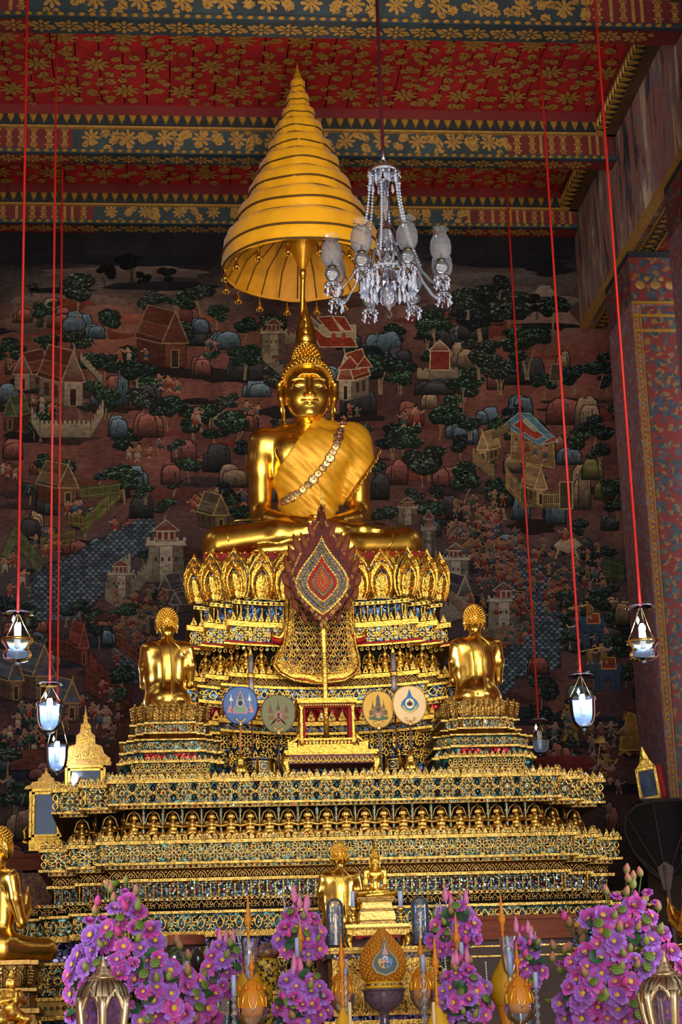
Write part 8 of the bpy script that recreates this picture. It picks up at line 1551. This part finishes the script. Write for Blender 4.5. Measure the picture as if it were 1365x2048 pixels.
# ================================================================== gilt lanterns in the foreground
def lantern(px, ytop, ysh, wpx, Yc, label):
    x = P3(px, 2000, Yc)[0]; s_ = S_(px, 2000, Yc); R_ = wpx*s_/2; z1_ = P3(px, ytop, Yc)[2]; zs = P3(px, ysh, Yc)[2]; t = thing('gilt_lantern', label, 'lantern', (x, Yc, TZ), 'gilt glass lanterns'); z0 = TZ+.002; H = zs-z0
    b = MB(); h = z1_-zs; b.lathe([(R_*.52, zs), (R_*.5, zs+h*.06), (R_*.34, zs+h*.12), (R_*.36, zs+h*.2), (R_*.24, zs+h*.26), (R_*.26, zs+h*.36), (R_*.16, zs+h*.42), (R_*.17, zs+h*.55), (R_*.08, zs+h*.7), (R_*.05, zs+h*.85), (R_*.01, z1_)], 16, (x, Yc, 0)); b.build('finial', G['lantgold'], t)
    sh = [(.50, 1.0), (.62, .97), (.86, .90), (1.0, .78), (1.0, .66), (.92, .45), (.80, .25), (.70, .06)]
    b = MB(); n = 32; V = []; F = []
    dome = [(r*R_, z0+H*q) for r, q in sh[:4]]
    for r, z in dome:
        for j in range(n): a = 2*PI*j/n; V.append((x+r*(1+.03*math.cos(16*a))*math.cos(a), Yc+r*(1+.03*math.cos(16*a))*math.sin(a), z))
    for k in range(3):
        for j in range(n): q = (j+1) % n; F.append((k*n+j, k*n+q, (k+1)*n+q, (k+1)*n+j))
    b.add(V, F, 0, True); b.build('ribbed_dome', G['lantgold'], t)
    b = MB()
    for k in range(24): a = 2*PI*k/24; b.tube([(x+r*R_*1.01*math.cos(a), Yc+r*R_*1.01*math.sin(a), z0+H*q) for r, q in sh[1:4]], .004, 4)
    b.build('dome_slots', G['black'], t, kind='stuff')
    for k in range(6):
        a = 2*PI*k/6+PI/6; b = MB(); b.tube([(x+r*R_*math.cos(a), Yc+r*R_*math.sin(a), z0+H*q) for r, q in sh[3:]], [.028, .028, .026, .024, .024], 7); b.build('frame_post', G['lantgold'], t)
        a2 = a+PI/6; M = Matrix.Translation((x, Yc, z0)) @ Matrix.Rotation(a2+PI/2, 4, 'Z'); b = MB(); w = R_*.44
        b.tube([(-w*.8, -R_*.66, H*.1), (-w*.95, -R_*.78, H*.4), (-w, -R_*.86, H*.62), (-w*.55, -R_*.87, H*.76), (0, -R_*.88, H*.86), (w*.55, -R_*.87, H*.76), (w, -R_*.86, H*.62), (w*.95, -R_*.78, H*.4), (w*.8, -R_*.66, H*.1)], .018, 6, 0, True, M); b.build('pointed_arch', G['lantgold'], t)
        b = MB(); b.add([(-w*.8, -R_*.64, H*.1), (w*.8, -R_*.64, H*.1), (w, -R_*.83, H*.62), (0, -R_*.85, H*.84), (-w, -R_*.83, H*.62)], [(0, 1, 2, 3, 4)], 0, False, M); b.build('pane', G['violetglass'], t)
        b = MB(); b.add([(-w, -R_*.86, H*.62), (0, -R_*.87, H*.86), (w, -R_*.86, H*.62), (w*1.1, -R_*.84, H*.80), (-w*1.1, -R_*.84, H*.80)], [(0, 1, 4), (1, 2, 3), (1, 3, 4)], 0, False, M); b.build('spandrel', G['lantgold'], t)
    b = MB(); b.lathe([(R_*.8, 0), (R_*.84, .02), (R_*.74, .04), (R_*.72, H*.1), (R_*.6, H*.1)], 24, (x, Yc, z0)); b.build('base', G['brass'], t)
G['lantgold'] = mat('pale_lantern_gold', (.86, .70, .42), .34, 1.0, var=.2, scale=20)
G['violetglass'] = glass('violet_glass', tint=(.62, .50, .68), body=.12, bodycol=(.4, .3, .45))
lantern(206, 1908, 1957, 104, -4.75, 'gilt lantern with violet panes before the bouquet on the disciple profile side'); lantern(1336, 1896, 1950, 106, -4.75, 'gilt lantern with violet panes before the bouquet on the black fan side')
# ================================================================== gilt mirrors, leaning frame, black fan
MIRR = mat('mirror_glass', (.07, .085, .12), .06, 1.0, var=.05)
def mirror(cx, y0, y1, w, ycr, Yc, label, zf=0.0):
    """gilt frame with a scrolled crest; y0/y1 photo rows of the frame's top and foot, ycr row of the crest's tip"""
    x, zt_ = P3(cx, y0, Yc)[0], P3(cx, y0, Yc)[2]; zb_ = P3(cx, y1, Yc)[2]; s_ = S_(cx, y0, Yc); hw = w*s_/2; zc_ = P3(cx, ycr, Yc)[2]
    t = thing('gilt_mirror', label, 'mirror', (x, Yc, zf)); fw = .045
    b = MB(); b.box(x-hw+.01, x+hw-.01, Yc-.004, Yc+.004, zb_, zt_); b.build('mirror_glass', MIRR, t)
    b = MB()
    for q, dy in ((0, -.03), (fw*.6, -.018)):
        for x0_, x1_, za, zb2 in ((x-hw-fw+q, x-hw-fw+q+.022, zb_-fw, zt_+fw), (x+hw+fw-q-.022, x+hw+fw-q, zb_-fw, zt_+fw), (x-hw-fw+q, x+hw+fw-q, zb_-fw+q, zb_-fw+q+.022), (x-hw-fw+q, x+hw+fw-q, zt_+fw-q-.022, zt_+fw-q)): b.box(x0_, x1_, Yc+dy, Yc+.02, za, zb2)
    b.build('frame', G['relief'], t)
    b = MB(); hc = zc_-zt_-fw; W0 = hw+fw+.03
    P = [(-1.1, 0), (-1.05, .12), (-.8, .2), (-.7, .32), (-.42, .36), (-.40, .5), (-.24, .55), (-.2, .68), (-.09, .72), (0, 1), (.09, .72), (.2, .68), (.24, .55), (.40, .5), (.42, .36), (.7, .32), (.8, .2), (1.05, .12), (1.1, 0)]
    b.prism([(x+u*W0, zt_+fw+v*hc) for u, v in P], Yc-.012, Yc+.012); cr_ = b.build('crest', G['darkgold'], t)
    b = MB()
    for u, v, r in ((0, .2, .10), (-.35, .16, .08), (.35, .16, .08), (-.7, .1, .07), (.7, .1, .07), (0, .45, .08), (-.2, .4, .06), (.2, .4, .06), (0, .64, .06), (-.95, .06, .05), (.95, .06, .05), (0, .8, .035), (-.5, .28, .05), (.5, .28, .05)):
        rr = r*hc*.9; b.ridge(curl(x+u*W0, zt_+fw+v*hc, rr, rnd.uniform(0, 6), 1.1, 1 if u < 0 else -1), rr*.35, .014, Yc-.012, 0); b.gem(x+u*W0, zt_+fw+v*hc, rr*.35, .016, Yc-.012, 0, 6)
        for k in range(5): a = 2*PI*k/5+u; b.ridge(petal_loop(x+u*W0+rr*.9*math.cos(a), zt_+fw+v*hc+rr*.9*math.sin(a), rr*.7, rr*.4, a), rr*.16, .012, Yc-.012, 0, True)
    b.build('crest_scrolls', G['relief'], cr_, kind='stuff')
    for sx in (-1, 1): b = MB(); b.tube([(x+sx*(hw+fw), Yc, zb_+.10), (x+sx*(hw+fw+.05), Yc, zb_+.04), (x+sx*(hw+fw+.03), Yc, zb_-.03), (x+sx*(hw+fw+.06), Yc, zb_-.06), (x+sx*(hw+fw-.03), Yc, zb_-.08)], [.008, .02, .024, .026, .016], 7); b.build('foot_scroll', G['relief'], t)
    b = MB(); b.box(x-hw-fw, x+hw+fw, Yc-.02, Yc+.03, zb_-fw-.10, zb_-fw); b.box(x-.06, x+.06, Yc-.01, Yc+.03, zf, zb_-fw-.10); b.build('stand', G['relief'], t)
    return t
CONZ = P3(40, 1716, 1.2)[2]+.04
mirror(92, 1588, 1670, 46, 1535, 1.3, 'tall gilt-framed mirror with scrolled crest, partly behind the terrace corner', CONZ); mirror(171, 1541, 1600, 62, 1412, 1.78, 'gilt-framed mirror with tall flame-like crest rising behind the terrace')
# leaning picture frame with red back
fx, fz = P3(1304, 1600, .35)[0], P3(1304, 1600, .35)[2]; t = thing('leaning_frame', 'small gilt picture frame with red back leaning against the pillar', 'picture frame', (fx, .35, fz)); M = Matrix.Translation((fx, .35, fz)) @ Matrix.Rotation(-.14, 4, 'Y') @ Matrix.Rotation(-.55, 4, 'Z') @ Matrix.Rotation(-.10, 4, 'X')
b = MB(); b.box(-.075, .075, -.006, .006, .03, .27, 0, M); b.build('picture', mat('dim_blue_print', srgb(70, 80, 100), .2, var=.6, scale=14), t)
b = MB(); [b.box(*q, 0, M) for q in ((-.1, -.075, -.018, .012, 0, .30), (.075, .1, -.018, .012, 0, .30), (-.1, .1, -.018, .012, 0, .03), (-.1, .1, -.018, .012, .27, .30))]; b.build('frame', G['relief'], t)
b = MB(); b.prism([(-.09, .30), (-.05, .36), (-.03, .42), (0, .50), (.03, .42), (.05, .36), (.09, .30)], -.012, .012, 0, M, .05, .01); b.build('crest', G['relief'], t)
b = MB(); b.box(-.1, .14, .013, .05, 0, .30, 0, M); b.build('red_backing', G['red'], t)
b = MB(); b.box(fx-.12, fx+.2, .22, .6, 0, fz-.02); ps = thing('wall_plinth', 'dark plinth beside the pillar under the leaning picture frame', 'plinth', (fx, .4, 0)); b.build('plinth_block', G['wood'], ps); b = MB(); b.box(fx-.14, fx+.22, .2, .62, fz-.02, fz-.002); b.build('plinth_top', G['wood'], ps)
# big black palm-leaf fan
Yf = -1.0; FP = [(1330, 1765), (1300, 1742), (1268, 1705), (1250, 1665), (1252, 1632), (1272, 1612), (1305, 1602), (1345, 1600), (1385, 1603), (1415, 1615), (1430, 1640), (1428, 1675), (1405, 1715), (1365, 1750)]
x0_, z0_ = P3(1333, 1765, Yf)[0], P3(1333, 1765, Yf)[2]; t = thing('palm_leaf_fan', 'large black woven palm-leaf fan on a dark wooden handle', 'fan', (x0_, Yf, 0)); pts = [(P3(a, c, Yf)[0], P3(a, c, Yf)[2]) for a, c in FP]
b = MB(); b.prism(pts, Yf-.01, Yf+.01); bl_ = b.build('fan_blade', mat('black_woven_palm', srgb(26, 22, 22), .9, spec=.08, var=.6, scale=8, stretch=(1, 1, 14), bump=.5), t)
b = MB(); b.tube([(p[0], Yf, p[1]) for p in pts+pts[:1]], .016, 6); b.build('rim', mat('rim_brown', srgb(40, 32, 28), .8, var=.2, spec=.1), bl_)
for i in (2, 4, 6, 8, 10): b = MB(); b.tube([(x0_, Yf-.014, z0_), (pts[i][0]*.96+x0_*.04, Yf-.014, pts[i][1]*.96+z0_*.04)], .004, 5); b.build('rib', G['wood'], bl_)
xh = P3(1352, 1900, Yf)[0]; b = MB(); b.tube([(xh+.1, Yf, .002), (xh, Yf, P3(1352, 1900, Yf)[2]), (x0_, Yf-.005, z0_), (x0_-.01, Yf-.02, z0_+.14)], [.028, .026, .024, .012], 8); b.build('handle', G['wood'], t)
b = MB(); b.prism([(x0_-.07, z0_+.12), (x0_, z0_+.17), (x0_+.07, z0_+.12), (x0_+.03, z0_-.06), (x0_-.03, z0_-.06)], Yf-.022, Yf-.01); b.build('handle_plate', G['wood'], t)
# ================================================================== partly seen statues at the frame edges, wooden furniture on the left
def edge_statue(px, ybase, Yc, sc_, rz, label, plabel):
    x, _, z = P3(px, ybase, Yc); t = disciple((x, Yc, z), sc_, label, rz); p = thing('statue_pedestal', plabel, 'pedestal', (x, Yc, 0)); S = Tier((.22*sc_*1.0, .27*sc_*1.0), (.30*sc_, .24*sc_), x, Yc+.04, .42*sc_)
    h = z; pr = [(z-.002, .04, 0), (z-.03, .04, 0), (z-.035, .0, 1), (z-.17, -.03, 1), (z-.18, .03, 0), (z-.20, .03, 0), (z-.21, -.02, 1), (z-.30, -.02, 1), (z-.31, .05, 0), (z-.34, .05, 0), (z-.35, .02, 1), (z-.55, .06, 1), (z-.56, .1, 0), (.9, .1, 0), (.0, .1, 0)]
    bo = S.body(pr, 'pedestal_body', [G['darkgold'], G['darkgold']], p); S.band(big_petal(.085, .13, [G['darkgold'], G['jewel'], G['redjewel'], G['darkgold'], G['relief']], .1), 'lotus_petal', bo, z-.17, -.01, .08); S.band(colonnette(.03, .085, RD), 'colonnette', bo, z-.298, .0, .045); S.band(scroll_cell(.09, .16, RD), 'scroll_relief', bo, z-.53, .06, .09)
edge_statue(-14, 1925, -3.3, 1.02, -.9, 'golden disciple cut off by the frame, turned sideways, near the wooden post', 'dulled gold lotus pedestal under the sideways disciple'); edge_statue(1418, 1935, -2.85, 1.02, .9, 'golden disciple cut off by the frame beyond the black fan handle', 'dulled gold lotus pedestal beyond the black fan handle')
# wooden console with post at the back left, red and gold panelled pillar foot
xa, xb = P3(-160, 1730, 1.2)[0], P3(130, 1730, 1.2)[0]; z1_, z0_ = P3(40, 1716, 1.2)[2], P3(40, 1742, 1.2)[2]; t = thing('wooden_console', 'dark wooden console with heavy rail and square posts beside the terrace', 'console', ((xa+xb)/2, 1.35, 0))
b = MB(); b.box(xa, xb, 1.15, 1.5, z0_, z1_); b.box(xa-.02, xb+.02, 1.13, 1.52, z1_, z1_+.03); b.build('rail', G['woodlong'], t)
xp = P3(34, 1800, 1.2)[0]
for x in (xp, xa+.2):
    b = MB(); b.box(x-.05, x+.05, 1.17, 1.27, 0, z0_); b.build('post', G['wood'], t); b = MB(); b.box(x-.05, x+.05, 1.38, 1.48, 0, z0_); b.build('post', G['wood'], t)
b = MB(); b.box(xa+.1, xb-.05, 1.49, 1.51, .2, z0_); b.build('back_panel', G['wood'], t)
x = P3(72, 1800, 1.08)[0]; t = thing('stencilled_screen', 'red panel with fine gold stencil standing between the console post and terrace', 'panel', (x, 1.08, 0)); b = MB(); b.box(x-.13, x+.14, 1.06, 1.10, .05, P3(70, 1746, 1.08)[2]); b.build('panel', stencil('fine_gold_stencil', srgb(84, 24, 20), [srgb(150, 112, 54), srgb(140, 100, 46)], 26, thr=.36), t); b = MB(); b.box(x-.15, x+.16, 1.05, 1.11, 0, .05); b.build('foot', G['wood'], t)
# small gilded kneeling figure in the corner, by the sideways disciple's pedestal
x, _, z = P3(22, 2046, -4.2); t = thing('kneeling_figure', 'small gilded kneeling figure with pressed hands, below the sideways disciple', 'figurine', (x, -4.2, z-.06)); inst(DEVAG, 'figure_body', t, (x, -4.2, z-.03), .5, 1.55)
b = MB(); b.lathe([(.12, -.03), (.13, -.02), (.11, .0), (.10, .028)], 8, (x, -4.2, z-.06)); b.build('figure_base', G['darkgold'], t)
t2 = thing('figure_stand', 'dark wooden stand under the small gilded kneeling figure', 'stand', (x, -4.2, 0)); b = MB(); b.box(x-.14, x+.14, -4.34, -4.06, 1.1, z-.092); b.build('stand_top', G['wood'], t2)
for sx in (-.11, .11):
    for sy in (-4.31, -4.09): b = MB(); b.box(x+sx-.02, x+sx+.02, sy-.02, sy+.02, 0, 1.1); b.build('leg', G['wood'], t2)
